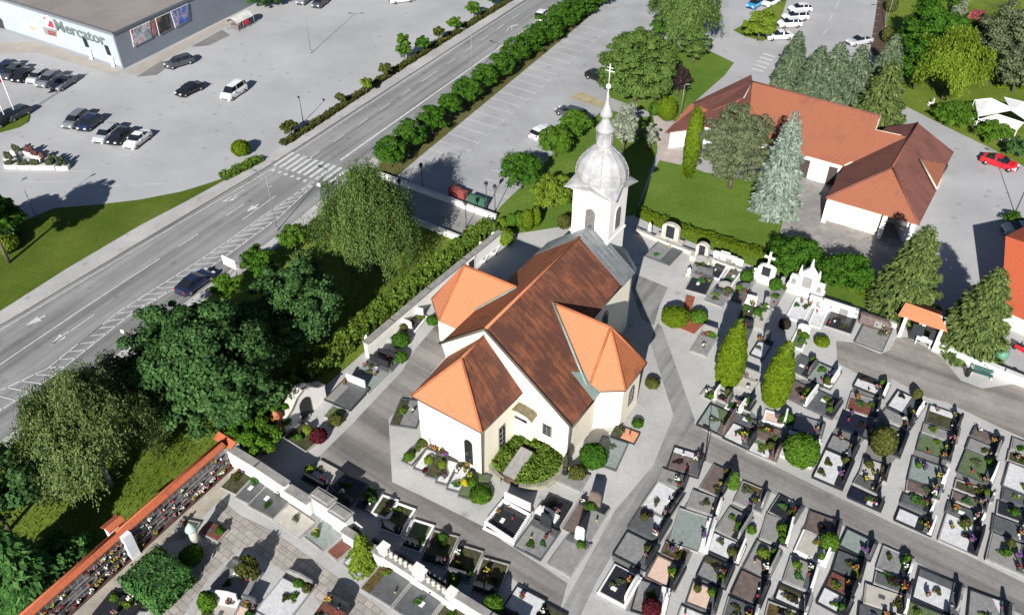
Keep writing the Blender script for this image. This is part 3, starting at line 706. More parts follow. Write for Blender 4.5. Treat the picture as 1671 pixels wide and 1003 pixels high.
window(church, ch(10.15, .3, 1.6), d2, .9, 2.0); window(church, ch(4.5, 5.4, 3.4), U, 1.0, 2.6)
# portal with its little arched roof
mb = MB(); opening(mb, ch(3.75, -7.7, .4), V, 2.3, 3.9, False, .55); portal = part(mb, 'portal', W_CREAM, church)
mb = MB(); opening(mb, ch(3.75, -7.7, .5), V, 1.55, 3.1, False, .60); door = part(mb, 'door', WDOOR, church)
mb = MB(); opening(mb, ch(3.75, -7.7, 3.15), V, 1.45, .34, False, .63)
part(mb, 'pane', GLASSD, door)
mb = MB()
for k in range(8):
    t0, t1 = math.pi*k/8, math.pi*(k+1)/8; q = lambda t, uu: ch(3.75-1.4*math.cos(t), uu, 4.15+.5*math.sin(t))
    mb.slab([q(t0, -7.6), q(t0, -8.75), q(t1, -8.75), q(t1, -7.6)], .1)
part(mb, 'door_canopy', mat('mossy_lead', (.20, .17, .10), .4, 2), church)
# tower
TC = (-.1, 11.65); hw = 2.02
def tp(dv, du, z): return ch(TC[0]+dv, TC[1]+du, z)
mb = MB(); poly_walls(mb, [tp(-hw, -1.75, 0), tp(hw, -1.75, 0), tp(hw, 1.75, 0), tp(-hw, 1.75, 0)], 0, 15.2)
for ax, s in (('u', -1), ('u', 1), ('v', -1), ('v', 1)):       # segmental gables on each face
    pr = [(-1.25, 15.19)]+[(1.15*math.cos(math.pi-t), 15.2+.95*math.sin(t)) for t in (math.pi*k/10 for k in range(11))]+[(1.25, 15.19)]
    q = [(tp(a, s*1.75, b) if ax == 'u' else tp(s*hw, a*.9, b)) for a, b in pr]; r = [(tp(a, s*1.3, b) if ax == 'u' else tp(s*1.5, a*.9, b)) for a, b in pr]; n = len(q)
    mb.mesh(q+r, [tuple(range(n)), tuple(range(2*n-1, n-1, -1))]+[(i, i+n, (i+1) % n+n, (i+1) % n) for i in range(n)])
tw = part(mb, 'tower', W_WHITE, church)
for z, k in ((10.1, .12), (14.85, .14)):
    mb = MB(); poly_walls(mb, [tp(-hw-k, -1.75-k, 0), tp(hw+k, -1.75-k, 0), tp(hw+k, 1.75+k, 0), tp(-hw-k, 1.75+k, 0)], z, z+.2); part(mb, 'string_course', W_WHITE, tw)
window(tw, tp(0, -1.75, 11.0), V, 1.05, 2.35, True, False, W_WHITE, LOUV); window(tw, tp(hw, 0, 11.0), U, .95, 2.35, True, False, W_WHITE, LOUV)
mb = MB()   # flared eaves, dome, lantern, spire
def sq(k, z): return [tp(-hw*k, -1.8*k, z), tp(hw*k, -1.8*k, z), tp(hw*k, 1.8*k, z), tp(-hw*k, 1.8*k, z)]
NR = 16
def ring(r, z): return [tp(r*math.cos(2*math.pi*k/NR+math.pi/4*0), r*.93*math.sin(2*math.pi*k/NR), z) for k in range(NR)]
for i, (a, b) in enumerate(((math.pi, 1.5*math.pi), (1.5*math.pi, 2*math.pi), (0, .5*math.pi), (.5*math.pi, math.pi))):
    cor = [tp(-2.75, -2.45, 15.15), tp(2.75, -2.45, 15.15), tp(2.75, 2.45, 15.15), tp(-2.75, 2.45, 15.15)][i]
    arc = [tp(2.4*math.cos(a+(b-a)*k/6), 2.24*math.sin(a+(b-a)*k/6), 16.0) for k in range(7)]
    lowa = [tp(2.2*math.cos(a+(b-a)*k/6)*1.0, 2.0*math.sin(a+(b-a)*k/6), 15.3) for k in (0, 6)]
    for k in range(6): mb.face([cor, arc[k+1], arc[k]][::-1], 0, False); 
    mb.face([cor, lowa[0], arc[0]]); mb.face([cor, arc[6], lowa[1]]); mb.face([cor, lowa[1], lowa[0]])
prof = [(2.42, 15.95), (2.5, 16.3), (2.48, 16.8), (2.36, 17.3), (2.1, 17.85), (1.75, 18.3), (1.3, 18.75), (.85, 19.1), (.72, 19.3)]
for (r0, z0), (r1, z1) in zip(prof, prof[1:]):
    A, B = ring(r0, z0), ring(r1, z1)
    for k in range(NR): mb.face([A[k], A[(k+1) % NR], B[(k+1) % NR], B[k]], 0, False)
part(mb, 'dome', DOME, tw)
for k in range(8):
    a = 2*math.pi*k/8+.4; mb = MB()
    for (r0, z0), (r1, z1) in zip(prof, prof[1:]): mb.tube(tp(r0*1.01*math.cos(a), r0*.94*math.sin(a), z0), tp(r1*1.01*math.cos(a), r1*.94*math.sin(a), z1), .04, .04, 4)
    part(mb, 'dome_rib', DOME, tw)
mb = MB()
for s in ((0, -1), (0, 1), (-1, 0), (1, 0)):                       # rounded hoods over the segmental gables
    for k in range(10):
        t0, t1 = math.pi*k/10, math.pi*(k+1)/10
        f = lambda t, d: (tp(1.28*math.cos(t), s[1]*(1.95-d), 15.2+1.1*math.sin(t)) if s[0] == 0 else tp(s[0]*(2.2-d), 1.15*math.cos(t), 15.2+1.1*math.sin(t)))
        mb.slab([f(t0, 0), f(t0, 1.0), f(t1, 1.0), f(t1, 0)], .1)
part(mb, 'gable_hood', METAL, tw)
cx, cy = tp(0, 0, 0)[:2]
mb = MB(); mb.lathe([(.72, 19.2), (.78, 19.35), (.74, 19.5), (.74, 20.7), (.92, 20.85), (.88, 21.0), (.5, 21.5), (.34, 21.9), (.36, 22.1), (.62, 22.2), (.55, 22.5), (.3, 23.1), (.13, 23.8), (.06, 24.6), (.05, 24.75)], 12, (cx, cy)); part(mb, 'lantern', DOME, tw)
mb = MB(); mb.ball((cx, cy, 24.95), .25, .25, .25, 12)
mb.tube((cx, cy, 25.1), (cx, cy, 27.0), .05, .05, 6); a = V*.45; mb.tube(Vector((cx, cy, 26.35))-a, Vector((cx, cy, 26.35))+a, .05, .05, 6)
a = V*.3; mb.tube(Vector((cx, cy, 26.65))-a, Vector((cx, cy, 26.65))+a, .04, .04, 6)
part(mb, 'spire_cross', mat('pale_gilt', (.65, .66, .58), .15, 4, .4), tw)
mb = MB()
for k in range(4):
    a = math.pi/2*k; d = V*math.cos(a)+U*math.sin(a); opening(mb, Vector((cx, cy, 19.6))+d*.70, Vector((-d.y, d.x, 0)), .4, 1.0, True, .06)
part(mb, 'lantern_opening', mat('shaded_grey', (.3, .3, .31), .1, 3), tw)

# ---------------------------------------------------------------- store across the road
B_STORE = mat('cladding_dim_side', (.235, .26, .30), .10, .3, .5, 3)  # side wall: grazing sunlight put into the colour as a darker tone
B_PANEL = mat('cladding_sunlit_front', (.37, .41, .455), .08, .3, .5, 3)  # paler copy of the same cladding, full sun on the front painted in
S_ROOF = ground_mat('flat_roof_felt', (.285, .255, .235), (.18, .165, .155), .12)
c0 = at(202, 113); dl = (at(60, 66)-c0).normalized(); dr = (at(385, 22)-c0).normalized(); HS = 5.9
store = thing('store', 'grey clad flat-roofed supermarket hall beside the big car park', 'store', c0)
def st(a, b, z): return dl*a+dr*b+Vector((0, 0, z))
mb = MB(); mb.prism([tuple(st(a, b, 0)[:2]) for a, b in ((0, 0), (60, 0), (60, 52), (0, 52))], 0, HS-.3, 0); part(mb, 'wall', B_STORE, store)
mb = MB(); mb.prism([tuple(st(a, b, 0)[:2]) for a, b in ((.3, .3), (59.7, .3), (59.7, 51.7), (.3, 51.7))], HS-.35, HS-.12, 0)
mb.slab([st(20, 10, HS+.12), st(21.5, 10, HS+.12), st(21.5, 24, HS+.12), st(20, 24, HS+.12)], .2, 0); part(mb, 'roof', S_ROOF, store)
mb = MB()
for a, b in (((0, 0), (60, 0)), ((0, 0), (0, 52))): 
    A, B = st(*a, HS-.1), st(*b, HS-.1); mb.box(*((A+B)/2), (B-A).length+.3, .3, .36, math.atan2((B-A).y, (B-A).x))
part(mb, 'parapet', mat('dark_flashing', (.14, .155, .17), .1, 2), store)
mb = MB(); A, B = st(.1, -.06, 2.9), st(45, -.06, 2.9); mb.box(*((A+B)/2), 44.8, .1, 5.0, math.atan2(dl.y, dl.x)); part(mb, 'front_cladding', B_PANEL, store)
nl = Vector((-dl.y, dl.x, 0)); nl = nl if nl.y < 0 else -nl
nrr = Vector((-dr.y, dr.x, 0)); nrr = nrr if nrr.x > 0 else -nrr
def storeface(px, py):      # point of the front wall seen at this pixel
    r = at(px, py, 0)-Vector((0, 0, HC)); o = Vector((0, 0, HC)); t = (c0-o).dot(nl)/r.dot(nl); return o+r*t-c0
def storeside(px, py):
    r = at(px, py, 0)-Vector((0, 0, HC)); o = Vector((0, 0, HC)); t = (c0-o).dot(nrr)/r.dot(nrr); return o+r*t-c0
def wallpanel(name, corners, n, m, parent, out=.16, th=.06):
    mb = MB(); p = [q+n*out for q in corners]; b = [q-n*th for q in p]; k = len(p)
    f = tuple(range(k)); nn = (p[1]-p[0]).cross(p[2]-p[0])
    if nn.dot(n) < 0: p.reverse(); b.reverse()
    mb.mesh(p+b, [f, tuple(range(2*k-1, k-1, -1))]+[(i, i+k, (i+1) % k+k, (i+1) % k) for i in range(k)]); return part(mb, name, m, parent)
SIGN = mat('sign_dark_green', (.13, .17, .155), .1, 3); REDS = mat('sign_red', (.62, .03, .07), .1, 3); WH = mat('sign_white', (.82, .8, .8), .05, 3)
p0 = storeface(93, 48); p1 = storeface(171, 62)
tc = bpy.data.curves.new('sign_lettering', 'FONT'); tc.body = 'Mercator'; tc.size = 1.0; tc.extrude = .06; tc.resolution_u = 2; tc.offset = .012
to = bpy.data.objects.new('tmp', tc); C.objects.link(to); bpy.context.view_layer.update()
tm = bpy.data.meshes.new_from_object(to); bpy.data.objects.remove(to)
wx = max(v.co.x for v in tm.vertices); sc = (p1-p0).length/wx*1.0; ex = -dl; ez = Vector((0, 0, 1))
for v in tm.vertices:
    q = p0+ex*(v.co.x*sc)+ez*(v.co.y*sc*.78)+nl*(.2+v.co.z); v.co = q
lt = bpy.data.objects.new('sign_lettering', tm); C.objects.link(lt); lt.parent = store; tm.materials.append(SIGN); tm.name = 'sign_lettering'
F = storeface
wallpanel('sign_backing', [F(69, 27), F(78, 25), F(91, 44), F(80, 45)], nl, WH, store, .18)
wallpanel('sign_emblem', [F(82, 33.5), F(85.5, 35), F(91, 45), F(80, 43)], nl, REDS, store, .24)
wallpanel('sign_emblem', [F(72, 27), F(75.5, 27.5), F(76.5, 31.5), F(73, 30.5)], nl, REDS, store, .24)
for q in ([F(38, 36), F(60, 42), F(62, 53), F(40, 47)],): 
    f = wallpanel('window', q, nl, WH, store, .15); wallpanel('pane', [F(49, 41), F(58, 43.5), F(61, 51), F(52, 48.5)], nl, mat('olive_glass', (.35, .37, .25), .2, 3), f, .18)
f = wallpanel('window', [F(71, 44), F(93, 49), F(94, 60), F(75, 55.5)], nl, FRAME, store, .15); wallpanel('pane', [F(79, 49), F(91.5, 51.5), F(93, 59), F(81, 56.5)], nl, mat('dark_red_glass', (.25, .09, .08), .4, 2), f, .18)
for a, b in ((136, 60), (172, 73)):
    f = wallpanel('vent_duct', [F(a, b), F(a+5, b+1.3), F(a+11, b+17), F(a+6, b+15.5)], nl, mat('black_duct', (.02, .02, .02), .2, 2), store, .3)
    wallpanel('duct_casing', [F(a+9, b+19), F(a+14, b+20.3), F(a+20, b+44), F(a+15, b+42.5)], nl, WH, store, .3)
wallpanel('gate_opening', [F(-6, 22), F(5, 33), F(9, 47), F(-6, 44)], nl, GLASSD, store, .15)
# three printed banners on the side wall
G = storeside
def banner(cn, cols, base):
    m, nt, b = _nodes('banner_print'); co = coords(nt); n = noise(nt, co, .55, 3, .6); k = noise(nt, co, 2.2, 4)
    c = ramp(nt, n, [(.36, cols[0]), (.46, cols[1]), (.56, cols[2]), (.66, base)]); c = mixc(nt, c, base, ramp(nt, k, [(.52, (0, 0, 0)), (.56, (.8,)*3)]))
    nt.links.new(c, b.inputs['Base Color']); b.inputs['Roughness'].default_value = .5
    f = wallpanel('banner', cn, nrr, WH, store, .15); ce = sum(cn, Vector())/4; wallpanel('banner_print', [ce+(q-ce)*.94 for q in cn], nrr, m, f, .18)
banner([G(211, 49), G(243.5, 34), G(247, 62), G(217, 77)], ((.45, .03, .03), (.6, .6, .62), (.14, .17, .2)), (.34, .37, .4))
banner([G(252, 30), G(275, 20), G(280, 46), G(259, 58)], ((.02, .02, .025), (.04, .04, .05), (.30, .16, .08)), (.02, .02, .025))
banner([G(277, 19), G(305, 6), G(308, 33), G(285, 46)], ((.03, .07, .3), (.1, .17, .5), (.5, .4, .4)), (.05, .10, .36))
wallpanel('banner', [G(246, 35), G(251, 33), G(254, 55), G(249, 58)], nrr, mat('pale_red_print', (.55, .2, .2), .4, 1.5), store, .15)

# ---------------------------------------------------------------- parish hall: roofs from their seen corners
hall = thing('parish_hall', 'long low parish hall with red tiled hipped roofs round a paved court', 'hall', at(1420, 320))
HO = hall.location
def hp(x, y, z): return at(x, y, z)-HO
def plane_at(x, y, q, n):
    r = at(x, y, 0)-Vector((0, 0, HC)); t = (q-Vector((0, 0, HC))).dot(n)/r.dot(n); return Vector((0, 0, HC))+r*t-HO
def hroof(name, faces, m, th=.16):
    mb = MB()
    for f in faces:
        g = [p for p in f if len(p) == 3][:3]; a, b, c = (at(*p) for p in g); n = (b-a).cross(c-a)
        mb.slab([plane_at(p[0], p[1], a, n) for p in f], th)
    return part(mb, name, m, hall)
ze, zr = 3.2, 6.6
hroof('roof', [[(1228, 133, zr), (1437, 189, zr), (1428, 212), (1478, 223), (1378, 270, ze), (1226, 228), (1205, 190)]], T_HALL)
hroof('roof', [[(1456, 273, 5.9), (1348, 322, ze), (1500, 366, ze)]], T_HALL)
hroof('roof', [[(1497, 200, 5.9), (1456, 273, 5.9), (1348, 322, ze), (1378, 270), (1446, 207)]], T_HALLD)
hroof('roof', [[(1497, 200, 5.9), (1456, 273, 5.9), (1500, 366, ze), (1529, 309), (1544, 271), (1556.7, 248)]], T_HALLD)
hroof('roof', [[(1502, 260, 5.1), (1529, 309, 3.6), (1546, 269, 3.7)]], T_HALL)
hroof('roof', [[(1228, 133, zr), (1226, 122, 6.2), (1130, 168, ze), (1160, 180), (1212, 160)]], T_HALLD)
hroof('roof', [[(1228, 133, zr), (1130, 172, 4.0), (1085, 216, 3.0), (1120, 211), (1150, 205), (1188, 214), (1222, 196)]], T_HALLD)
hroof('roof', [[(1128, 168, 4.25), (1100, 200, 3.4), (1118, 199, 3.55), (1136, 181)]], T_HALL)
hroof('roof', [[(1142, 173, 4.9), (1154, 179, 5.0), (1142, 184, 4.5)]], T_HALL)
hroof('roof', [[(1213, 159, 6.3), (1220, 160, 6.2), (1190, 182, 5.5), (1180, 178)]], T_HALL)
mb = MB()
def hw_(pts, z1, z0=0.0, m=0): mb.prism([tuple(hp(x, y, z)[:2]) for x, y, z in pts], z0, z1, m)
hw_([(1232, 230, ze), (1374, 268, ze), (1432, 216, 5), (1436, 194, 5), (1234, 142, 5)], 3.0)
hw_([(1352, 320, ze), (1372, 325, ze), (1398, 296, ze), (1380, 272, ze)], 3.0); hw_([(1484, 357, ze), (1497, 361, ze), (1552, 250, ze), (1500, 215, 5), (1450, 245, 5)], 3.0)
hw_([(1388, 306, ze), (1476, 330, ze), (1490, 290, ze), (1420, 280, ze)], 3.0)
hw_([(1095, 210, 3.0), (1112, 208, 3.0), (1150, 201, 3.0), (1188, 210, 3), (1214, 176, 4), (1150, 180, 4)], 2.8)
part(mb, 'wall', W_WHITE, hall)
mb = MB(); mb.face([hp(1385, 313, 2.2), hp(1475, 338, 2.2), hp(1475, 338, .3), hp(1385, 313, .3)])
part(mb, 'porch_screen', mat('dark_brown_wood', (.07, .05, .04), .3, 2), hall)
for p in ((1354, 325, ze), (1446, 351, ze), (1492, 363, ze)):
    q = hp(*p); mb = MB(); mb.box(q.x, q.y, 1.52, .5, .5, 3.04, UA); part(mb, 'porch_post', W_WHITE, hall)
mb = MB(); hw_([(1360, 323.5, ze), (1440, 346.5, ze), (1446, 340, ze), (1366, 317, ze)], 3.0); part(mb, 'porch_wall', wall_mat('beige_render', (.62, .57, .48)), hall)
mb = MB(); a = [hp(1327, 257, 3.0), hp(1354, 265, 3.0)]; d = (a[1]-a[0]).normalized(); n = Vector((d.y, -d.x, 0))
mb.face([a[0]+n*.3, a[1]+n*.3, a[1]+n*.3-Vector((0, 0, 3)), a[0]+n*.3-Vector((0, 0, 3))]); part(mb, 'door', WDOOR, hall)
mb = MB(); b = [hp(1303, 251, 3.0), hp(1325, 257, 3.0)]; c_ = [hp(1356, 265.5, 3.0), hp(1370, 269, 3.0)]
for q in (b, c_): mb.face([q[0]+n*.2-Vector((0, 0, .4)), q[1]+n*.2-Vector((0, 0, .4)), q[1]+n*.2-Vector((0, 0, 2.9)), q[0]+n*.2-Vector((0, 0, 2.9))])
part(mb, 'window', mat('brown_window', (.06, .045, .04), .2, 2), hall)
for a, b in (((1378, 270, ze), (1478, 223, 5.22)), ((1502, 260, 5.12), (1529, 309, 3.65)), ((1529, 309, 3.62), (1546, 269, 3.72)), ((1437, 189, zr+.05), (1428, 212, 5.5)), ((1428, 212, 5.5), (1478, 223, 5.25)), ((1228, 133, zr), (1213, 160, 6.3))):
    mb = MB(); mb.tube(hp(*a), hp(*b), .13, .13, 5); part(mb, 'valley_trim', mat('pale_trim', (.5, .42, .36), .2, 2), hall)
for a, b in (((1497, 200, 5.95), (1456, 273, 5.95)), ((1456, 273, 5.95), (1348, 322, ze+.05)), ((1456, 273, 5.95), (1500, 366, ze+.05)), ((1228, 133, zr+.04), (1437, 189, zr+.04))):
    mb = MB(); mb.tube(hp(*a), hp(*b), .12, .12, 5); part(mb, 'hip_tiles', T_HALLD, hall)

# house with red tiles at the churchyard wall
hs = thing('house', 'house corner with bright red ribbed roof beside the churchyard wall', 'house', at(1660, 530)); HO2 = hs.location
q = lambda x, y, z: at(x, y, z)-HO2
mb = MB(); mb.slab([q(1641, 385, 5.6), q(1760, 425, 5.6), q(1760, 560, 3.0), q(1634, 503, 3.0)], .18); mb.slab([q(1641, 385, 5.6), q(1760, 425, 5.6), q(1830, 400, 3.0), q(1690, 360, 3.0)], .18)
part(mb, 'roof', tile_mat('bright_red_tiles', (.44, .10, .045), (.36, .075, .035), .15, row=.45), hs)
mb = MB(); mb.prism([tuple(q(x, y, 3)[:2]) for x, y in ((1648, 492), (1760, 540), (1810, 420), (1690, 380))], 0, 2.95); part(mb, 'wall', W_WHITE, hs)
mb = MB(); mb.face([q(1640, 500, 2.6), q(1700, 524, 2.6), q(1700, 524, .2), q(1640, 500, .2)]); part(mb, 'shopfront', GLASSD, hs)
mb = MB(); a = q(1637, 503, 2.9); mb.box(a.x, a.y, 1.45, .3, .3, 2.9, UA); part(mb, 'porch_post', W_WHITE, hs)
# gatehouse over the churchyard entrance
gh = thing('gate_shelter', 'small white gate shelter with orange tiled roof set in the churchyard wall', 'shelter', at(1508, 570)); GO = gh.location
q = lambda x, y, z: at(x, y, z)-GO
mb = MB(); mb.slab([q(1478, 493, 3.4), q(1534, 513, 3.4), q(1546, 540, 2.6), q(1466, 513, 2.6)], .15); mb.slab([q(1478, 493, 3.4), q(1534, 513, 3.4), q(1538, 508, 2.7), q(1484, 488, 2.7)], .15); part(mb, 'roof', T_NEW, gh)
mb = MB()
for a, b in (((1478, 520), (1489, 496)), ((1535, 543), (1546, 520))):
    A, B = q(*a, 2.5), q(*b, 2.5); m_ = (A+B)/2; mb.box(m_.x, m_.y, 1.3, (B-A).length, .3, 2.6, math.atan2((B-A).y, (B-A).x))
A, B = q(1489, 496, 2.5), q(1546, 520, 2.5); m_ = (A+B)/2; mb.box(m_.x, m_.y, 1.25, (B-A).length, .25, 2.5, math.atan2((B-A).y, (B-A).x)); part(mb, 'wall', W_WHITE, gh)
mb = MB()
for x, y in ((1497, 541), (1526, 551)):
    A = q(x, y, 1.2); mb.box(A.x, A.y, 1.1, 1.1, .12, 1.9, VA)
part(mb, 'notice_board', mat('black_board', (.025, .03, .035), .2, 2), gh)
tb = MB(); A = q(1509, 553, .8)+GO; tb.box(A.x, A.y, .78, 1.5, .8, .06, VA)
for dx, dy in ((-.65, -.3), (.65, -.3), (.65, .3), (-.65, .3)):
    w = Vector((math.cos(VA)*dx-math.sin(VA)*dy, math.sin(VA)*dx+math.cos(VA)*dy, 0)); tb.box(A.x+w.x, A.y+w.y, .38, .07, .07, .75, VA)
tag(tb.build('table', WH, None, (A.x, A.y, 0)), 'white topped table standing under the gate shelter', 'table')
# white tent and red shed beyond the hall
tn = thing('tent', 'white marquee tent with peaked roof among the garden shrubs', 'tent', at(1640, 215)); q2 = tn.location
q = lambda x, y, z: at(x, y, z)-q2
mb = MB(); mb.slab([q(1590, 163, 2.6), q(1618, 160, 3.4), q(1664, 182, 3.4), q(1652, 178, 3.0)], .05)
mb.slab([q(1618, 160, 3.4), q(1590, 163, 2.4), q(1596, 190, 2.2), q(1650, 180, 3.4)], .05); mb.slab([q(1596, 195, 2.3), q(1628, 186, 3.2), q(1671, 200, 3.2), q(1660, 212, 2.3)], .05); mb.slab([q(1638, 158, 3.0), q(1671, 166, 3.0), q(1720, 190, 2.6), q(1680, 200, 2.6), q(1650, 180, 3.4)], .05)
part(mb, 'canopy', mat('tent_canvas', (.80, .80, .78), .08, 1), tn)
mb = MB()
for p in ((1597, 192, 2.2), (1590, 165, 2.4), (1660, 211, 2.3)): a = q(*p); mb.tube((a.x, a.y, 0), a, .05, .05, 6)
part(mb, 'pole', WH, tn)
sh = thing('shed', 'small garden shed with dull red roof on the far lawn', 'shed', at(1592, 40)); q3 = sh.location
q = lambda x, y, z: at(x, y, z)-q3
mb = MB(); mb.slab([q(1576, 30, 2.1), q(1584, 20, 2.8), q(1608, 22, 2.8), q(1600, 37, 2.1)], .1); mb.slab([q(1584, 20, 2.8), q(1608, 22, 2.8), q(1610, 17, 2.2), q(1588, 15, 2.2)], .1); part(mb, 'roof', mat('red_felt', (.33, .075, .07), .2, 1), sh)
mb = MB(); mb.prism([tuple(q(x, y, 2)[:2]) for x, y in ((1580, 31), (1600, 35), (1608, 22), (1588, 20))], 0, 2.1); part(mb, 'wall', mat('dark_wood', (.10, .075, .06), .3, 2), sh)
# ---------------------------------------------------------------- walls
COPE = mat('grey_stone_coping', (.30, .29, .275), .3, 1.5, .9, 8)
def wall(name, label, pts, h, th, m=W_WHITE, cope=COPE, ow=.12, cat='wall', ch_=.12):
    """a run of wall along world points, its coping a part"""
    o = Vector((*pts[0][:2], 0)); t = thing(name, label, cat, o); a = MB(); b = MB()
    for p, q in zip(pts, pts[1:]):
        p = Vector((p[0], p[1], 0))-o; q = Vector((q[0], q[1], 0))-o; L = (q-p).length; r = math.atan2((q-p).y, (q-p).x); m_ = (p+q)/2
        a.box(m_.x, m_.y, h/2-.1, L, th, h+.2, r); b.box(m_.x, m_.y, h+.003+ch_/2, L+.1, th+ow*2, ch_, r)
    a.build('masonry', m, t); b.build('coping', cope, t); return t
zt = 1.9
wall('boundary_wall', 'white churchyard wall with grey coping running between the hedge and the church', [at(816, 378, zt), at(759, 424, zt), at(700, 472, zt), at(640, 523, zt), at(596, 560, zt)], zt, .4, ow=.16)
wall('boundary_wall', 'low white garden wall at the back of the graves below the lawn', [at(1036, 372, .6), at(1090, 395, .6), at(1168, 424, .6), at(1240, 450, .6), at(1345, 487, .6), at(1430, 516, .6), at(1470, 530, .6)], .6, .22, m=wall_mat('stained_render', (.52, .50, .45), (.3, .28, .24), .6), ow=.06)
wall('boundary_wall', 'broad white wall behind the green bench', [at(1532, 560, 1.0), at(1580, 580, 1.0), at(1640, 604, 1.0), at(1730, 640, 1.0)], 1.0, .35, cope=mat('white_coping', (.66, .64, .61), .2, 1.5), ow=.1)
wall('parapet_wall', 'white parapet between the car park and the church forecourt', [at(617, 281, .8), at(700, 311, .8), at(809, 351, .8)], .75, .26, cope=mat('white_coping', (.66, .64, .61), .2, 1.5), ow=.06)
wall('parapet_wall', 'white parapet along the shaded lawn under the drooping birch', [at(655, 348, .7), at(700, 366, .7), at(751, 386, .7)], .65, .26, cope=MATS['white_coping'], ow=.06)
wall('boundary_wall', 'tall white dividing wall with grey hipped coping beside the urn graves', [at(368, 727, 2.3), at(420, 758, 2.3), at(468, 790, 2.3)], 2.3, .45, ow=.14)
wall('boundary_wall', 'lower stretch of white dividing wall with mossy coping before the two white pillars', [at(470, 796, 1.8), at(505, 818, 1.8)], 1.8, .45, ow=.2)
wall('boundary_wall', 'white dividing wall behind the yellow green weeping conifer', [at(560, 862, 1.7), at(624, 903, 1.7)], 1.6, .45, ow=.1)
def balustrade(a, b, h, label):
    t = thing('balustrade', label, 'wall', (a[0], a[1], 0)); o = Vector((a[0], a[1], 0)); q = Vector((b[0], b[1], 0))-o; L = q.length; d = q/L; r = math.atan2(d.y, d.x); m_ = q/2
    mb = MB(); mb.box(m_.x, m_.y, h*.4, L, .5, h*.8, r); mb.build('masonry', W_WHITE, t)
    mb = MB(); n = max(4, int(L/.42))
    for i in range(n):
        p = q*((i+.5)/n); mb.lathe([(.14, h*.8), (.17, h*.9), (.12, h*1.0), (.19, h*1.08), (.1, h*1.16)], 8, (p.x, p.y))
    mb.build('finials', STONE, t)
    mb = MB(); n2 = Vector((-d.y, d.x, 0)); n2 = n2 if n2.y < 0 else -n2; c = m_+n2*.05; mb.box(c.x, c.y, h*.8+.06, L, .75, .12, r); mb.build('coping', COPE, t)
    for e in (Vector((0, 0, 0)), q):
        mb = MB(); mb.box(e.x, e.y, h*.6, .6, .65, h*1.2, r); mb.box(e.x, e.y, h*1.2+.06, .75, .8, .12, r); mb.build('pier', W_WHITE, t)
balustrade(at(627, 898, 1.8), at(682, 933, 1.8), 1.9, 'white wall topped by a row of pale stone knobs beside the weeping conifer')
balustrade(at(687, 937, 1.7), at(737, 970, 1.7), 1.7, 'white wall with pale knobs and a rounded head behind the dark grave')
wall('boundary_wall', 'last stretch of white dividing wall beside the lime green bush', [at(745, 970, 1.6), at(800, 1004, 1.6), at(850, 1034, 1.6)], 1.6, .5, ow=.06)
def pillar(px, py, z, sx, sy, label):
    p = at(px, py, z); t = thing('wall_pillar', label, 'pillar', (p.x, p.y, 0), VA); mb = MB(); mb.box(0, 0, z/2, sx, sy, z); mb.build('shaft', W_WHITE, t)
    mb = MB(); mb.box(0, 0, z+.06, sx+.2, sy+.35, .12, 0); mb.box(0, 0, z+.17, sx, sy, .1, 0, taper=.8); mb.build('cap', COPE, t)
pillar(527, 812, 2.6, 1.9, .8, 'big white wall pillar with flat grey cap beside the blue shaded plot')
pillar(556, 836, 2.4, 1.7, .8, 'white wall pillar with sloping cap next to the weeping conifer')
# urn wall with tiled coping
t = thing('urn_wall', 'long urn wall of small dark plaques under an orange tiled coping', 'urn wall', at(361, 735)); uo = t.location
zc_ = 2.85
top = [at(362, 722, zc_), at(190, 871, zc_), at(30, 1010, zc_), at(-30, 1064, zc_)]
mb = MB(); cp = MB(); pl = MB(); lg = MB(); sf = MB()
PLQ = paver_mat('urn_plaques', (.045, .045, .05), (.13, .12, .125), (.33, .30, .29), .55, .42, 0, .01)
def plq():
    m, nt, b = _nodes('urn_plaque_grid'); uv = coords(nt, 'UV'); br = nt.nodes.new('ShaderNodeTexBrick'); br.offset = 0; br.inputs['Scale'].default_value = 1
    br.inputs['Color1'].default_value = (.035, .035, .04, 1); br.inputs['Color2'].default_value = (.15, .14, .145, 1); br.inputs['Mortar'].default_value = (.30, .27, .26, 1)
    br.inputs['Brick Width'].default_value = .5; br.inputs['Row Height'].default_value = .42; br.inputs['Mortar Size'].default_value = .03
    nt.links.new(uv, br.inputs[0]); nt.links.new(br.outputs[0], b.inputs['Base Color']); b.inputs['Roughness'].default_value = .3; return m
PLQ = plq()
LEDGE = []
for p, q in zip(top, top[1:]):
    p = Vector((p.x, p.y, 0))-uo; q = Vector((q.x, q.y, 0))-uo; d = (q-p).normalized(); n = Vector((-d.y, d.x, 0)); n = n if n.x > 0 else -n; L = (q-p).length; r = math.atan2(d.y, d.x)
    m_ = (p+q)/2; mb.box(m_.x, m_.y, 1.35, L, .5, 2.7, r)
    f = m_+n*.30; pl.box(f.x, f.y, 1.4, L-.1, .10, 2.5, r); g = m_+n*.5; lg.box(g.x, g.y, .1, L, .4, .2, r)
    for zz in (.95, 1.75): h_ = m_+n*.42; sf.box(h_.x, h_.y, zz, L-.2, .16, .05, r)
    cp.slab([p+n*.45+Vector((0, 0, 2.72)), q+n*.45+Vector((0, 0, 2.72)), q+Vector((0, 0, 3.05)), p+Vector((0, 0, 3.05))], .1)
    cp.slab([p-n*.5+Vector((0, 0, 2.7)), q-n*.5+Vector((0, 0, 2.7)), q+Vector((0, 0, 3.05)), p+Vector((0, 0, 3.05))], .1)
    cp.tube(p+Vector((0, 0, 3.07)), q+Vector((0, 0, 3.07)), .1, .1, 6)
    LEDGE.append((p+uo, d, n, L))
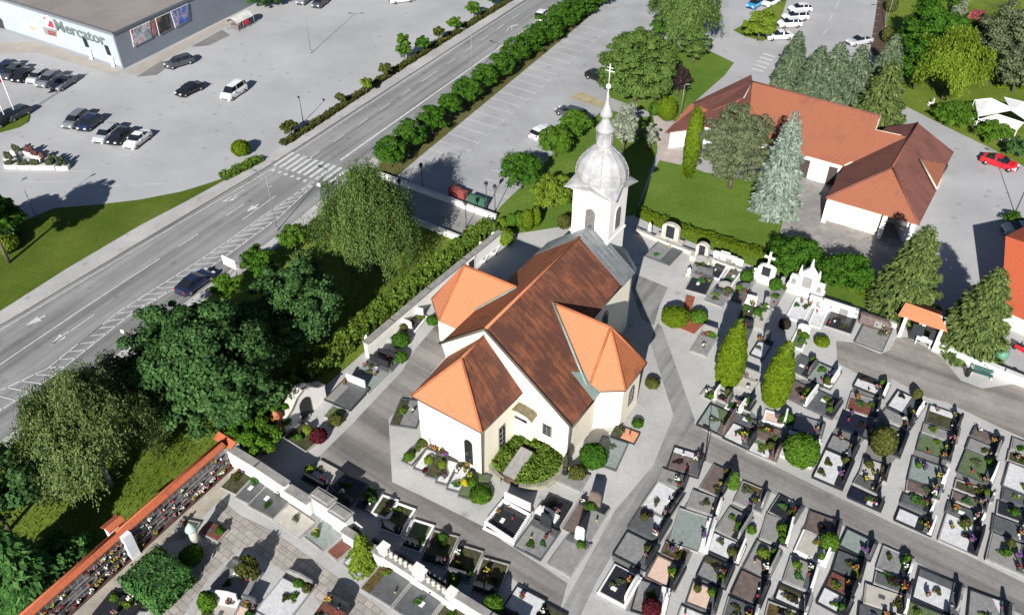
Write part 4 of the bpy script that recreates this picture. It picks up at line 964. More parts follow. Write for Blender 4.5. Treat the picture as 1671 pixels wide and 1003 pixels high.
mb.build('masonry', W_WHITE, t); pl.build('plaque_face', PLQ, t); sf.build('vase_shelf', mat('grey_shelf', (.2, .19, .19), .2, 3), t); lg.build('ledge', mat('dark_red_ledge', (.10, .05, .045), .3, 3), t); cp.build('coping', T_COP, t)
e = at(374, 722, 2.0); w = thing('boundary_wall', 'short piece of white wall under an orange tiled cap at the urn wall corner', 'wall', (e.x, e.y, 0), VA)
mb = MB(); mb.slab([(-1.1, .0, 2.75), (1.1, .0, 2.75), (1.1, -.65, 2.45), (-1.1, -.65, 2.45)], .1); mb.slab([(-1.1, .0, 2.75), (1.1, .0, 2.75), (1.1, .5, 2.5), (-1.1, .5, 2.5)], .1); mb.build('tiles', T_COP, w)
mb = MB(); mb.box(0, 0, 1.22, 2.1, .5, 2.44); mb.build('masonry', W_WHITE, w)
p = at(206, 880, 2.0); u = thing('wall_pier', 'pale pier splitting the urn wall, under its own little tiled cap', 'pillar', (p.x, p.y, 0), math.radians(57)); mb = MB(); mb.box(0, 0, 1.4, .75, .9, 2.8); mb.build('shaft', mat('pale_blue_white', (.70, .72, .74), .1, 1), u)
mb = MB(); mb.slab([(-.7, .0, 3.55), (.7, .0, 3.55), (.7, .7, 3.2), (-.7, .7, 3.2)], .1); mb.slab([(-.7, .0, 3.55), (.7, .0, 3.55), (.7, -.4, 3.3), (-.7, -.4, 3.3)], .1)
o = mb.build('cap', T_COP, u); o.location = (0, .9, 0); mb = MB(); mb.box(0, 1.1, 1.6, 1.2, .5, 3.2); mb.build('back_pier', W_WHITE, u)
# white chapel-like gate with dark arch beside the road slope
p = at(497, 676); g = thing('arched_gate', 'small white curved gate house with dark arched doorway in the churchyard wall', 'gate', p, math.radians(57)); 
mb = MB(); prof = [(-2.6, 0), (2.6, 0), (2.6, 1.8), (1.7, 2.2), (.9, 3.0), (0, 3.35), (-.9, 3.0), (-1.7, 2.2), (-2.6, 1.8)]
a = [Vector((x, -.35, z)) for x, z in prof]; b = [Vector((x, .35, z)) for x, z in prof]; n = len(a)
mb.mesh(a+b, [tuple(range(n)), tuple(range(2*n-1, n-1, -1))]+[(i, i+n, (i+1) % n+n, (i+1) % n) for i in range(n)]); mb.build('masonry', W_WHITE, g)
mb = MB(); opening(mb, Vector((0, -.35, 0)), Vector((1, 0, 0)), 1.35, 2.3, True, .05); mb.build('door', mat('black_iron', (.02, .02, .02), .2, 3), g)
mb = MB()
for (x0, z0), (x1, z1) in zip(prof[2:], prof[3:]): mb.slab([(x0, -.5, z0+.1), (x1, -.5, z1+.1), (x1, .5, z1+.1), (x0, .5, z0+.1)], .1)
mb.build('coping', STONE, g)
mb = MB(); mb.lathe([(.5, 0), (.5, 2.3), (.62, 2.35), (.05, 2.95)], 10, (-2.9, .2)); mb.build('corner_turret', T_NEW, g)

# ---------------------------------------------------------------- vehicles
TYRE = mat('tyre_rubber', (.018, .018, .018), .2, 6, .8); RIM = mat('wheel_rim', (.35, .35, .36), .15, 6, .35, 10, .7)
HEAD = paint('headlamp_glass', (.75, .76, .78), .1); TAIL = paint('tail_lamp', (.35, .01, .015), .15); GLC = paint('car_glass', (.012, .015, .02), .05)
PAINTS = {k: paint('car_paint_'+k, c, .22, .0) for k, c in dict(white=(.78, .78, .77), black=(.012, .012, .014), navy=(.015, .025, .06), grey=(.17, .18, .20), silver=(.42, .43, .45), darkgrey=(.06, .065, .075), red=(.62, .012, .02), blue=(.03, .22, .45)).items()}
SHAPES = dict(
 hatch=(4.2, 1.76, [(-2.1, .35, .72), (-2.02, .62, .93), (-1.62, .95, 1.0), (-.6, 1.0, 1.0), (.9, 1.0, 1.0), (1.5, .98, 1.0), (1.95, .96, .95), (2.1, .45, .8)], [(-1.15, .96), (-.45, 1.42), (.9, 1.47), (1.5, 1.38), (1.95, .98)]),
 sedan=(4.6, 1.8, [(-2.3, .35, .72), (-2.22, .6, .92), (-1.75, .88, 1.0), (-.75, .96, 1.0), (1.0, .98, 1.0), (1.6, 1.0, 1.0), (2.15, .96, .93), (2.3, .45, .8)], [(-1.05, .94), (-.25, 1.38), (.75, 1.42), (1.75, .99)]),
 estate=(4.7, 1.82, [(-2.35, .35, .72), (-2.25, .62, .92), (-1.8, .92, 1.0), (-.8, 1.0, 1.0), (1.2, 1.0, 1.0), (1.9, .99, 1.0), (2.22, .97, .96), (2.35, .5, .85)], [(-1.2, .98), (-.45, 1.46), (1.3, 1.52), (1.95, 1.42), (2.25, 1.0)]),
 van=(4.6, 1.85, [(-2.3, .4, .76), (-2.2, .8, .93), (-1.75, 1.08, 1.0), (-1.0, 1.15, 1.0), (1.4, 1.15, 1.0), (2.0, 1.15, 1.0), (2.25, 1.12, .98), (2.3, .5, .92)], [(-1.5, 1.1), (-.75, 1.78), (1.6, 1.84), (2.15, 1.78), (2.28, 1.15)]))
def make_car(shape, col):
    L, Wd, lower, cab = SHAPES[shape]; t = thing('parked_car', 'x', 'car'); mb = MB(); hw = Wd/2
    S5 = []
    for x, z, k in lower: S5.append([(x, -hw*k, .30), (x, -hw*k*1.02, .55*z/.95+.12), (x, -hw*k*.93, z), (x, hw*k*.93, z), (x, hw*k*1.02, .55*z/.95+.12), (x, hw*k, .30)])
    vs = [p for s in S5 for p in s]; n = 6; fs = []
    for i in range(len(S5)-1):
        for k in range(n): j = (k+1) % n; fs.append((i*n+k, (i+1)*n+k, (i+1)*n+j, i*n+j))
    fs.append(tuple(range(n))[::-1]); fs.append(tuple((len(S5)-1)*n+k for k in range(n)))
    mb.mesh(vs, fs, 0, False)
    x0 = cab[0][0]; zb = .9 if shape != 'van' else 1.05
    def sec(x, z, y): return [(x, -y, z), (x, y, z)]
    yb, yt = hw*.90, hw*.70
    top = [(x, z, yt if 0 < i < len(cab)-1 else yb) for i, (x, z) in enumerate(cab)]
    roof = top[1:-1]
    for a, b in zip(roof, roof[1:]): mb.face([(a[0], -a[2], a[1]), (b[0], -b[2], b[1]), (b[0], b[2], b[1]), (a[0], a[2], a[1])])
    o = mb.build('body', PAINTS[col], t)
    g = MB()
    a, b = top[0], top[1]; g.face([(a[0], -a[2], a[1]), (b[0], -b[2], b[1]), (b[0], b[2], b[1]), (a[0], a[2], a[1])]); part(g, 'windscreen', GLC, t)
    g = MB(); a, b = top[-2], top[-1]; g.face([(a[0], -a[2], a[1]), (b[0], -b[2], b[1]), (b[0], b[2], b[1]), (a[0], a[2], a[1])]); part(g, 'rear_window', GLC, t)
    g = MB()
    for s in (-1, 1):
        pts = [(x, s*(y-.012), z-.02) for x, z, y in top]; low = [(top[-1][0], s*yb, zb-.03), (top[0][0], s*yb, zb-.03)]
        f = pts+low; g.face(f if s < 0 else f[::-1])
    part(g, 'side_windows', GLC, t)
    for s in (-1, 1):
        for x in (top[1][0]+.75, top[-2][0]-.35):
            mb = MB(); mb.mesh([(x-.05, s*yb*1.0, zb), (x+.05, s*yb, zb), (x+.03, s*(yt+.01), roof[0][1]), (x-.07, s*(yt+.01), roof[0][1])], [(0, 1, 2, 3) if s < 0 else (3, 2, 1, 0)]); part(mb, 'door_pillar', PAINTS[col], t)
        mb = MB(); mb.box(-.62 if shape != 'van' else -1.0, s*(hw+.08), zb+.1, .16, .2, .13); part(mb, 'mirror', PAINTS[col], t)
    for x in (-L/2+.82, L/2-.85):
        for s in (-1, 1):
            w = MB(); w.tube((x, s*(hw-.2), .31), (x, s*(hw+.015), .31), .315, .315, 14); w = w.build('wheel', TYRE, t)
            r = MB(); r.tube((x, s*(hw-.05), .31), (x, s*(hw+.03), .31), .20, .19, 10); r.build('rim', RIM, w)
    for s in (-1, 1):
        mb = MB(); mb.box(-L/2+.14, s*hw*.62, .66, .22, .34, .15, 0); mb.build('headlight', HEAD, t)
        mb = MB(); mb.box(L/2-.09, s*hw*.72, .82, .14, .26, .2, 0); mb.build('tail_light', TAIL, t)
    mb = MB(); mb.box(-L/2+.02, 0, .42, .12, Wd*.6, .16); mb.box(L/2-.02, 0, .45, .1, .5, .12); mb.build('grille_and_plate', TYRE, t)
    return t
CARS = {}
def car(shape, col, px, py, head, label, group=None, name='parked_car', cat='car', z=.75):
    """px,py: seen centre of the car; head: pixel the bonnet points to"""
    p = at(px, py, z); h = at(*head, z); r = math.atan2(h.y-p.y, h.x-p.x)+math.pi
    k = (shape, col)
    if k not in CARS: CARS[k] = make_car(shape, col); o = CARS[k]; o.location = (p.x, p.y, .04); o.rotation_euler = (0, 0, r); tag(o, label, cat, group)
    else: o = dup(CARS[k], (p.x, p.y, .04), r, label)
    if not group and 'group' in o: del o['group']
    if group: o['group'] = group
    o.name = name; o['category'] = cat; return o
def hd(px, py, a=0): return (px-20, py+13+a)
g1 = 'cars parked in the row by the store'
for i, (x, y, s, c, l) in enumerate(((8, 111, 'estate', 'navy', 'dark blue car at the frame edge of the store row'), (20, 117, 'estate', 'darkgrey', 'dark green grey car parked second along the store row'), (38, 122, 'hatch', 'black', 'black car third along the store row'), (62, 124, 'hatch', 'silver', 'silver hatchback parked between black and grey cars in the store row'), (80, 129, 'estate', 'grey', 'grey estate car second from the open end of the store row'), (103, 134, 'sedan', 'grey', 'grey saloon at the open end of the store row'))):
    car(s, c, x, y, (x-17, y+11), l, g1)
g2 = 'cars parked in the middle of the big car park'
for x, y, s, c, l in ((123, 194, 'estate', 'grey', 'grey estate car beside the navy car by the flower tubs'), (146, 199, 'hatch', 'navy', 'navy hatchback beside the grey estate by the flower tubs'), (174, 217, 'estate', 'silver', 'silver grey people carrier next to the black car'), (196, 221, 'hatch', 'black', 'black hatchback squeezed between silver carrier and white car'), (224, 226, 'sedan', 'white', 'white saloon at the end of its row in the big car park')):
    car(s, c, x, y, (x-18, y+14), l, g2)
car('estate', 'darkgrey', 292, 100, (272, 106), 'dark grey car standing alone near the store banners')
car('sedan', 'black', 309, 144, (289, 153), 'black saloon alone in the open car park beside the white van')
car('van', 'white', 381, 149, (363, 161), 'white delivery van alone in the open car park', name='parked_van', cat='van')
car('sedan', 'navy', 318, 458, (352, 434), 'dark blue saloon driving along the road below the white sign')
car('hatch', 'white', 885, 23, (897, 13), 'white car on the road half hidden by the round trees')
car('hatch', 'grey', 496, -2, (486, 6), 'grey car cut by the top edge of the car park', g2)
car('hatch', 'darkgrey', 522, 3, (512, 11), 'dark car at the top edge of the car park beside the grey one', g2)
car('sedan', 'white', 655, -3, (640, -1), 'white car cut by the top edge near the roadside saplings')
car('estate', 'darkgrey', 931, 181, (905, 172), 'dark blue grey estate parked beside the twin round trees', z=.9)
car('hatch', 'white', 885, 214, (900, 206), 'white hatchback nosing under the twin round trees')
car('hatch', 'black', 975, 124, (990, 130), 'black car half under the big walnut tree')
g3 = 'white cars parked along the upper lane'
for i, (x, y, s, l) in enumerate(((1272, 57, 'sedan', 'white saloon at the near end of the white row by the spruces'), (1289, 37, 'hatch', 'white hatchback second in the white row by the spruces'), (1298, 26, 'estate', 'white estate third in the white row by the spruces'), (1306, 13, 'hatch', 'white hatchback fourth in the white row, under the top edge'))):
    car(s, 'white', x, y, (x-20, y+1), l, g3)
car('hatch', 'blue', 1233, 5, (1220, 12), 'bright blue car beyond the leafy roadside tree'); car('hatch', 'white', 1258, 2, (1245, 8), 'white car beside the bright blue car', None); car('hatch', 'darkgrey', 1266, -4, (1250, 0), 'dark car at the top edge beyond the blue car')
car('sedan', 'silver', 1403, 65, (1385, 68), 'silver saloon alone in its bay above the spruces')
car('sedan', 'red', 1632, 263, (1660, 272), 'bright red car parked by the garden lettering')
car('hatch', 'silver', 1668, 373, (1652, 372), 'silver car at the frame edge by the planted island')
car('estate', 'black', 8, 193, (-6, 200), 'black car behind the grass island with flagpoles'); car('hatch', 'darkgrey', 27, 184, (12, 192), 'dark car beside the black one behind the flagpoles')

# ---------------------------------------------------------------- street furniture
POLE = mat('grey_pole', (.24, .245, .25), .1, 3, .5, 10, .3); BLK = mat('black_iron_paint', (.02, .02, .022), .2, 4, .5)
def lamp_post(px, py, h, label, arm=1.4, r=0.0, double=False, m=None, name='street_lamp', group='tall street lamps'):
    m = m or POLE; t = thing(name, label, 'street lamp', at(px, py), r, group); mb = MB(); mb.tube((0, 0, 0), (0, 0, h), .06, .035, 8); mb.tube((0, 0, 0), (0, 0, .5), .09, .09, 8); mb.build('pole', m, t)
    for s in ((1, -1) if double else (1,)):
        mb = MB(); mb.tube((0, 0, h-.05), (s*arm, 0, h+.15), .04, .035, 6); mb.build('arm', m, t)
        mb = MB(); mb.box(s*(arm+.2), 0, h+.14, .6, .22, .1); mb.build('lamp_head', m, t)
    return t
lamp_post(452.5, 377, 7.6, 'tall grey street lamp beside the road above the white sign', r=math.radians(150))
lamp_post(771, 133, 8.0, 'tall grey street lamp among the round clipped road trees', r=math.radians(150))
lamp_post(507.7, 87.5, 9.6, 'thin double-armed lamp standing alone in the big car park', .9, 0, True)
lamp_post(60, 357, 5.2, 'pale lamp on the lawn edge beside the dark bush', .3, 1)
lamp_post(1444, 46, 6.0, 'pale cranked lamp on the bare soil bed of the upper car park', 1.2, math.radians(180))
lamp_post(1656, 348, 8.2, 'thin dark lamp on the planted island by the silver car', .6, 2.5, m=BLK)
lamp_post(1150, 752, 4.0, 'slim dark lamp post at the corner of church walk and cross path', .3, 2.5, m=BLK)
lamp_post(1110, 192, 5.0, 'slim pale pole on the lawn beside the egg shaped bush', .2, 0)
lamp_post(495, 200, 3.6, 'small dark pole among the roadside saplings', .2, 2, m=BLK)
def lantern(px, py, label, h=3.2):
    t = thing('lantern_post', label, 'lamp', at(px, py), 0, 'black lantern posts of the church forecourt'); mb = MB(); mb.lathe([(.14, 0), (.12, .3), (.05, .4), (.04, h)], 8); mb.build('post', BLK, t)
    mb = MB(); mb.lathe([(.06, h), (.17, h+.1), (.24, h+.45)], 6); mb.build('glass', mat('smoked_lamp_glass', (.10, .10, .10), .1, 3), t); mb = MB(); mb.lathe([(.28, h+.45), (.2, h+.6), (.04, h+.75)], 6); mb.build('cap', BLK, t)
for px, py, l in ((690, 310, 'black lantern post by the shaded parapet end nearest the road'), (655, 336, 'black lantern post in the shaded forecourt between the parapets'), (794, 341, 'black lantern post beside the green waste container'), (761, 373, 'black lantern post in the sunlit corner of the forecourt'), (808, 346, 'black lantern post where parapet meets the church hedge')): lantern(px, py, l)
def bin_(px, py, col, label):
    t = thing('waste_container', label, 'container', at(px, py), math.radians(-33), 'waste containers behind the parapet'); m = paint('bin_'+col, dict(red=(.25, .06, .05), green=(.045, .12, .075))[col], .5)
    mb = MB(); mb.box(0, 0, .62, 1.15, .85, .9, 0, taper=1.08); mb.build('bin', m, t); mb = MB(); mb.box(0, 0, 1.12, 1.28, .98, .1); mb.box(0, .0, 1.21, 1.05, .7, .12, 0, taper=.7); mb.build('lid', m, t)
    for x in (-.5, .5): mb = MB(); mb.tube((x, -.45, .1), (x, -.38, .1), .1, .1, 8); mb.build('wheel', TYRE, t)
bin_(742, 319, 'red', 'dark red waste container behind the parapet, shaded by the birch'); bin_(754, 325, 'red', 'sunlit red waste container behind the parapet'); bin_(773, 333, 'green', 'green waste container behind the parapet'); bin_(787, 338, 'green', 'dark green waste container next to the lantern post')
# sign board
a = at(382, 455); t = thing('sign_board', 'blank white sign board on two thin posts at the roadside hedge', 'sign', a, math.radians(-33)); mb = MB()
for x in (-.75, .75): mb.tube((x, 0, 0), (x, 0, 2.5), .045, .045, 6)
mb.build('post', POLE, t); mb = MB(); mb.box(0, -.08, 2.3, 2.0, .06, 1.2); mb.build('panel', WH, t)
for px, py, l in ((187/1.0+22, 563, 'small white arrow sign on the pavement beside the chestnut'), (524, 322, 'small white sign on the pavement at the zebra crossing')):
    t = thing('road_sign', l, 'sign', at(px, py), math.radians(-20)); mb = MB(); mb.tube((0, 0, 0), (0, 0, 2.0), .035, .035, 6); mb.build('post', POLE, t); mb = MB(); mb.box(0, -.05, 1.85, .42, .04, .42); mb.build('panel', WH, t)
# flags
FLAG = mat('red_flag', (.50, .03, .05), .25, 1.2)
for px, py, h, l, f in ((29, 195, 8.5, 'white flagpole at the tip of the grass island', 0), (13, 203, 8.5, 'white flagpole with red flag on the grass island', 1)):
    t = thing('flagpole', l, 'flagpole', at(px, py), 0); mb = MB(); mb.tube((0, 0, 0), (0, 0, h), .08, .05, 8); mb.build('pole', WH, t)
    if f or True:
        mb = MB(); pts = []; fs = []
        for i in range(7):
            for j in range(2): pts.append((-.06-.22*i, .1*math.sin(i*1.3), h-.2-j*2.6-(0 if j == 0 else .05*i)))
        mb.mesh(pts, [(2*i, 2*i+1, 2*i+3, 2*i+2) for i in range(6)], 0, True); mb.build('flag', FLAG, t)
# bench in front of the white wall
t = thing('bench', 'green slatted bench with pale ends before the white wall', 'bench', at(1600, 614), math.radians(-29)); gm = paint('bench_green', (.03, .11, .10), .5)
mb = MB()
for y in (-.16, 0, .16): mb.box(0, y, .45, 1.9, .13, .05)
mb.build('seat', gm, t); mb = MB()
for z in (.62, .8): mb.box(0, .30, z, 1.9, .04, .13)
mb.build('backrest', gm, t)
for x in (-.85, .85): mb = MB(); mb.box(x, .05, .22, .1, .5, .44); mb.box(x, .32, .5, .1, .07, .8); mb.build('leg', STONE, t)
for px, py, l in ((1577, 614, 'dark litter bin beside the green bench'), (1662, 622, 'dark curled iron planter by the white wall')):
    t = thing('litter_bin', l, 'bin', at(px, py)); mb = MB(); mb.lathe([(.2, .1), (.26, .8), (.28, .85)], 10); mb.build('drum', BLK, t); mb = MB(); mb.lathe([(.3, .85), (.2, 1.0), (.05, 1.05)], 10); mb.build('lid', BLK, t)
# garbage green tubs and red scooter outside the house
for px, py, l in ((1612, 572, 'green water barrel in the yard behind the white wall'), (1632, 584, 'broad green tub in the yard behind the white wall')):
    t = thing('water_barrel', l, 'barrel', at(px, py)); m = paint('barrel_green', (.10, .26, .17), .5); mb = MB(); mb.lathe([(.5, 0), (.62, .4), (.6, .8), (.52, .95)], 14); mb.build('barrel', m, t); mb = MB(); mb.lathe([(.54, .95), (.3, 1.0)], 14); mb.build('lid', m, t)
t = thing('scooter', 'red motor scooter standing in the yard by the house', 'scooter', at(1664, 574), math.radians(130)); rp = PAINTS['red']
mb = MB(); mb.box(.2, 0, .55, .9, .34, .32, 0, taper=.8); mb.box(-.55, 0, .62, .16, .4, .75, 0, taper=.7); mb.box(-.2, 0, .28, .6, .34, .08); mb.build('body', rp, t)
mb = MB(); mb.box(.25, 0, .78, .75, .28, .12, 0, taper=.9); mb.build('seat', TYRE, t); mb = MB(); mb.tube((-.6, -.32, 1.05), (-.6, .32, 1.05), .03, .03, 6); mb.build('handlebar', BLK, t)
for x in (-.68, .62): mb = MB(); mb.tube((x, -.06, .25), (x, .06, .25), .25, .25, 12); mb.build('wheel', TYRE, t)
FL = ('red', 'cream', 'mauve')
for i, (px, py) in enumerate(((1638, 517), (1648, 522), (1658, 527), (1668, 531))):
    t = thing('potted_plant', ('dark red', 'cream', 'grey green', 'pale green')[i]+' plant standing in a pot before the dark shopfront', 'plant', at(px, py), 0, 'pots before the shopfront'); mb = MB(); mb.lathe([(.2, 0), (.28, .35)], 10); mb.build('pot', mat('clay_pot', (.3, .14, .09), .2, 4), t)
    mb = MB(); mb.ball((0, 0, .65), .38, .38, .4, 10, 0, .25, i); mb.build('foliage', (mat('dark_red_leaf', (.14, .02, .03), .4, 6), mat('cream_flower', (.5, .45, .3), .4, 8), mat('grey_green_leaf', (.16, .2, .14), .4, 8), mat('pale_green_leaf', (.14, .24, .1), .4, 8))[i], t)
# white garden chairs on the verge
def chair(px, py, r, label):
    t = thing('garden_chair', label, 'chair', at(px, py), r, 'white garden chairs on the verge'); mb = MB(); mb.box(0, 0, .46, .62, .6, .07); mb.build('seat', WH, t)
    mb = MB()
    for x in (-.24, 0, .24): mb.box(x, .3, .85, .11, .06, .75)
    mb.box(0, .3, 1.2, .62, .07, .1); mb.build('backrest', WH, t)
    for x in (-.26, .26):
        for y in (-.25, .25): mb = MB(); mb.box(x, y, .22, .07, .07, .44); mb.build('leg', WH, t)
for i, (px, py, l) in enumerate(((1573, 198, 'white garden chair at the uphill end of the chair row by the tent'), (1579, 202, 'second white garden chair in the chair row by the tent'), (1585, 205, 'middle white garden chair in the row by the tent'), (1591, 209, 'fourth white garden chair in the row by the tent'), (1634, 229, 'white garden chair alone under the round shrub above the red car'), (1641, 232, 'white garden chair nearest the red car'), (1517, 173, 'white garden chair between the willow and the lane'))):
    chair(px, py, math.radians(40+i*37), l)
# cart shelter by the store
p = at(394, 44); t = thing('cart_shelter', 'white and red curved trolley shelter on the car park edge', 'shelter', p, math.atan2(dr.y, dr.x)); mb = MB()
for k in range(8):
    a, b = math.pi*k/8*.75+.35, math.pi*(k+1)/8*.75+.35; f = lambda a, x: (x, 1.3*math.cos(a), .9+1.35*math.sin(a)); mb.slab([f(a, -2.2), f(a, 2.2), f(b, 2.2), f(b, -2.2)], .05)
mb.build('roof', mat('shelter_white', (.66, .64, .60), .25, 1), t); mb = MB()
for x in (-2.1, -.7, .7, 2.1): mb.tube((x, -1.25, 0), (x, -1.2, 1.4), .05, .05, 6); mb.tube((x, 1.25, 0), (x, 1.15, 1.5), .05, .05, 6)
mb.build('frame', POLE, t); mb = MB(); mb.box(.1, -1.32, 1.1, 1.1, .05, .9); mb.build('sign_disc', REDS, t)
mb = MB()
for x in (-1.6, -1.0, -.4, .3, .9, 1.5): mb.box(x, 0, .55, .4, 1.6, .8, 0, taper=1.1)
mb.build('trolleys', mat('trolley_wire', (.22, .17, .17), .5, 6), t)
# flower tubs in a triangle
TUB = mat('pale_concrete_tub', (.60, .58, .53), .12, 2, .9, 10); TP = [(20, 274), (41, 274.5), (62, 275), (82, 275), (104, 276), (50, 253), (62, 258.5), (74, 263.5), (88, 267.5), (101, 270.5), (19, 265), (29, 252)]
TL = ['end', 'second', 'middle', 'fourth', 'far end']
for i, (px, py) in enumerate(TP):
    lab = ('pale concrete tub, %s of the straight row of flower tubs' % TL[i]) if i < 5 else (('pale concrete tub, %s of the slanting row of flower tubs' % TL[i-5]) if i < 10 else ('tub with dark bush at the tip of the tub triangle' if i == 10 else 'tub with dark bush up the short side of the tub triangle'))
    t = thing('flower_tub', lab, 'planter', at(px, py), 0 if i < 5 else math.radians(-22), 'concrete flower tubs in a triangle'); mb = MB(); mb.box(0, 0, .3, 1.55, .75, .6, 0, taper=1.05); mb.build('tub', TUB, t)
    mb = MB()
    for k in range(5): mb.ball((rng.uniform(-.55, .55), rng.uniform(-.15, .15), .65+rng.uniform(0, .35)), .3, .25, .35+.3*rng.random(), 8, 0, .3, k+i*7)
    mb.build('plants', mat('tub_plants_red', (.10, .035, .03), .5, 5) if i in (5, 6, 7) else mat('tub_plants', (.035, .05, .02), .5, 5), t)
# big dark ball on a post whose round shadow lies on the forecourt
# ---------------------------------------------------------------- graves
BEDS = {
 'W': (mat('white_marble_gravel', (.62, .62, .63), .2, 4, .9, 26, bmp=.02), 'white gravel'),
 'G': (mat('grey_gravel', (.25, .25, .25), .3, 4, .9, 30, bmp=.02), 'grey gravel'),
 'K': (mat('black_granite', (.030, .032, .036), .35, 5, .22, 40, 0, 0, .5), 'black slab'),
 'S': (mat('grey_granite', (.27, .265, .255), .2, 3, .5, 40), 'grey slab'),
 'D': (mat('dark_grey_granite', (.11, .115, .12), .25, 3, .35, 40), 'dark grey slab'),
 'B': (mat('brown_granite', (.17, .13, .115), .3, 3, .35, 40), 'brownish slab'),
 'R': (mat('red_brown_granite', (.19, .075, .055), .3, 3, .35, 40), 'red brown slab'),
 'P': (mat('pink_gravel', (.68, .50, .40), .15, 5, .9, 30, bmp=.02), 'pink gravel'),
 'O': (mat('orange_sandstone', (.62, .30, .17), .15, 3, .8, 20), 'orange sandstone'),
 'M': (mat('mossy_gravel', (.12, .165, .075), .35, 4, .95, 25, bmp=.03), 'green mossy'),
 'L': (mat('blue_green_gravel', (.25, .29, .275), .2, 4, .9, 30, bmp=.02), 'blue green gravel'),
 'E': (mat('planted_soil', (.075, .075, .035), .6, 3, .95, 14, bmp=.06), 'planted'),
 'C': (mat('beige_slab', (.46, .43, .38), .15, 2, .8, 20), 'beige slab'),
 'N': (mat('navy_granite', (.018, .022, .04), .4, 4, .2, 40, 0, 0, .5), 'blue black slab'),
 'F': (mat('flower_bed', (.14, .10, .03), .8, 5, .95, 12, bmp=.08), 'flower covered')}
KERB = {'k': MATS['black_granite'], 'g': mat('grey_kerb', (.33, .325, .31), .2, 3, .7, 20), 'w': mat('white_kerb', (.76, .75, .73), .1, 3, .7, 20), 'd': MATS['dark_grey_granite'], 'b': MATS['brown_granite']}
HEADM = {'k': (KERB['k'], 'black'), 'g': (MATS['grey_granite'], 'grey'), 'w': (KERB['w'], 'white'), 'b': (MATS['brown_granite'], 'brown'), 'd': (MATS['dark_grey_granite'], 'dark'), 'r': (MATS['red_brown_granite'], 'red brown')}
LANT = {'red': paint('lantern_red', (.45, .015, .02), .3), 'white': paint('lantern_white', (.75, .74, .70), .4), 'gold': paint('lantern_gold', (.45, .30, .08), .35)}
PETAL = {'red': mat('petals_red', (.30, .02, .03), .5, 18), 'yellow': mat('petals_yellow', (.45, .34, .04), .5, 18), 'white': mat('petals_white', (.75, .72, .66), .3, 18), 'pink': mat('petals_pink', (.40, .16, .2), .4, 18), 'orange': mat('petals_orange', (.40, .16, .04), .4, 18), 'violet': mat('petals_violet', (.2, .06, .28), .4, 18)}
GREENL = mat('pot_leaves', (.035, .08, .015), .6, 12); POT = mat('clay_pot', (.3, .14, .09), .2, 4); POTD = mat('dark_pot', (.04, .04, .045), .2, 4)
DEFS = {}
def proto(key, fn):
    if key not in DEFS: DEFS[key] = fn()
    return DEFS[key]
def mk(mb, m): return mb.data('m', [m] if not isinstance(m, list) else m)
def kid(name, me, parent, loc=(0, 0, 0), rot=0.0):
    o = bpy.data.objects.new(name, me); C.objects.link(o); o.parent = parent; o.location = loc; o.rotation_euler = (0, 0, rot); return o
def m_lant(c):
    a = MB(); a.lathe([(.075, .0), (.085, .03), (.085, .2), (.06, .24)], 8); b = MB(); b.lathe([(.095, .24), (.05, .31), (.015, .34)], 8); return mk(a, LANT[c]), mk(b, POTD)
def m_pot(c):
    a = MB(); a.lathe([(.10, 0), (.15, .2)], 8); b = MB(); r = random.Random(len(DEFS))
    b.ball((0, 0, .34), .22, .22, .17, 8, 0, .25, 3)
    d = MB()
    for k in range(9): d.ball((r.uniform(-.2, .2), r.uniform(-.2, .2), .42+r.uniform(0, .12)), .075, .075, .06, 6, 0, .2, k)
    return mk(a, POTD), mk(b, GREENL), mk(d, PETAL[c])
def lantern_on(loc, c, label, group):
    t = thing('grave_lantern', label, 'lantern', loc, rng.uniform(0, 6), group); a, b = proto(('l', c), lambda: m_lant(c)); kid('glass', a, t); kid('lid', b, t)
def flowers_on(loc, c, label, group, sc=1.0):
    t = thing('flower_pot', label, 'flowers', loc, rng.uniform(0, 6), group); t.scale = (sc,)*3; a, b, d = proto(('f', c), lambda: m_pot(c)); kid('pot', a, t); kid('leaves', b, t); kid('blossoms', d, t)

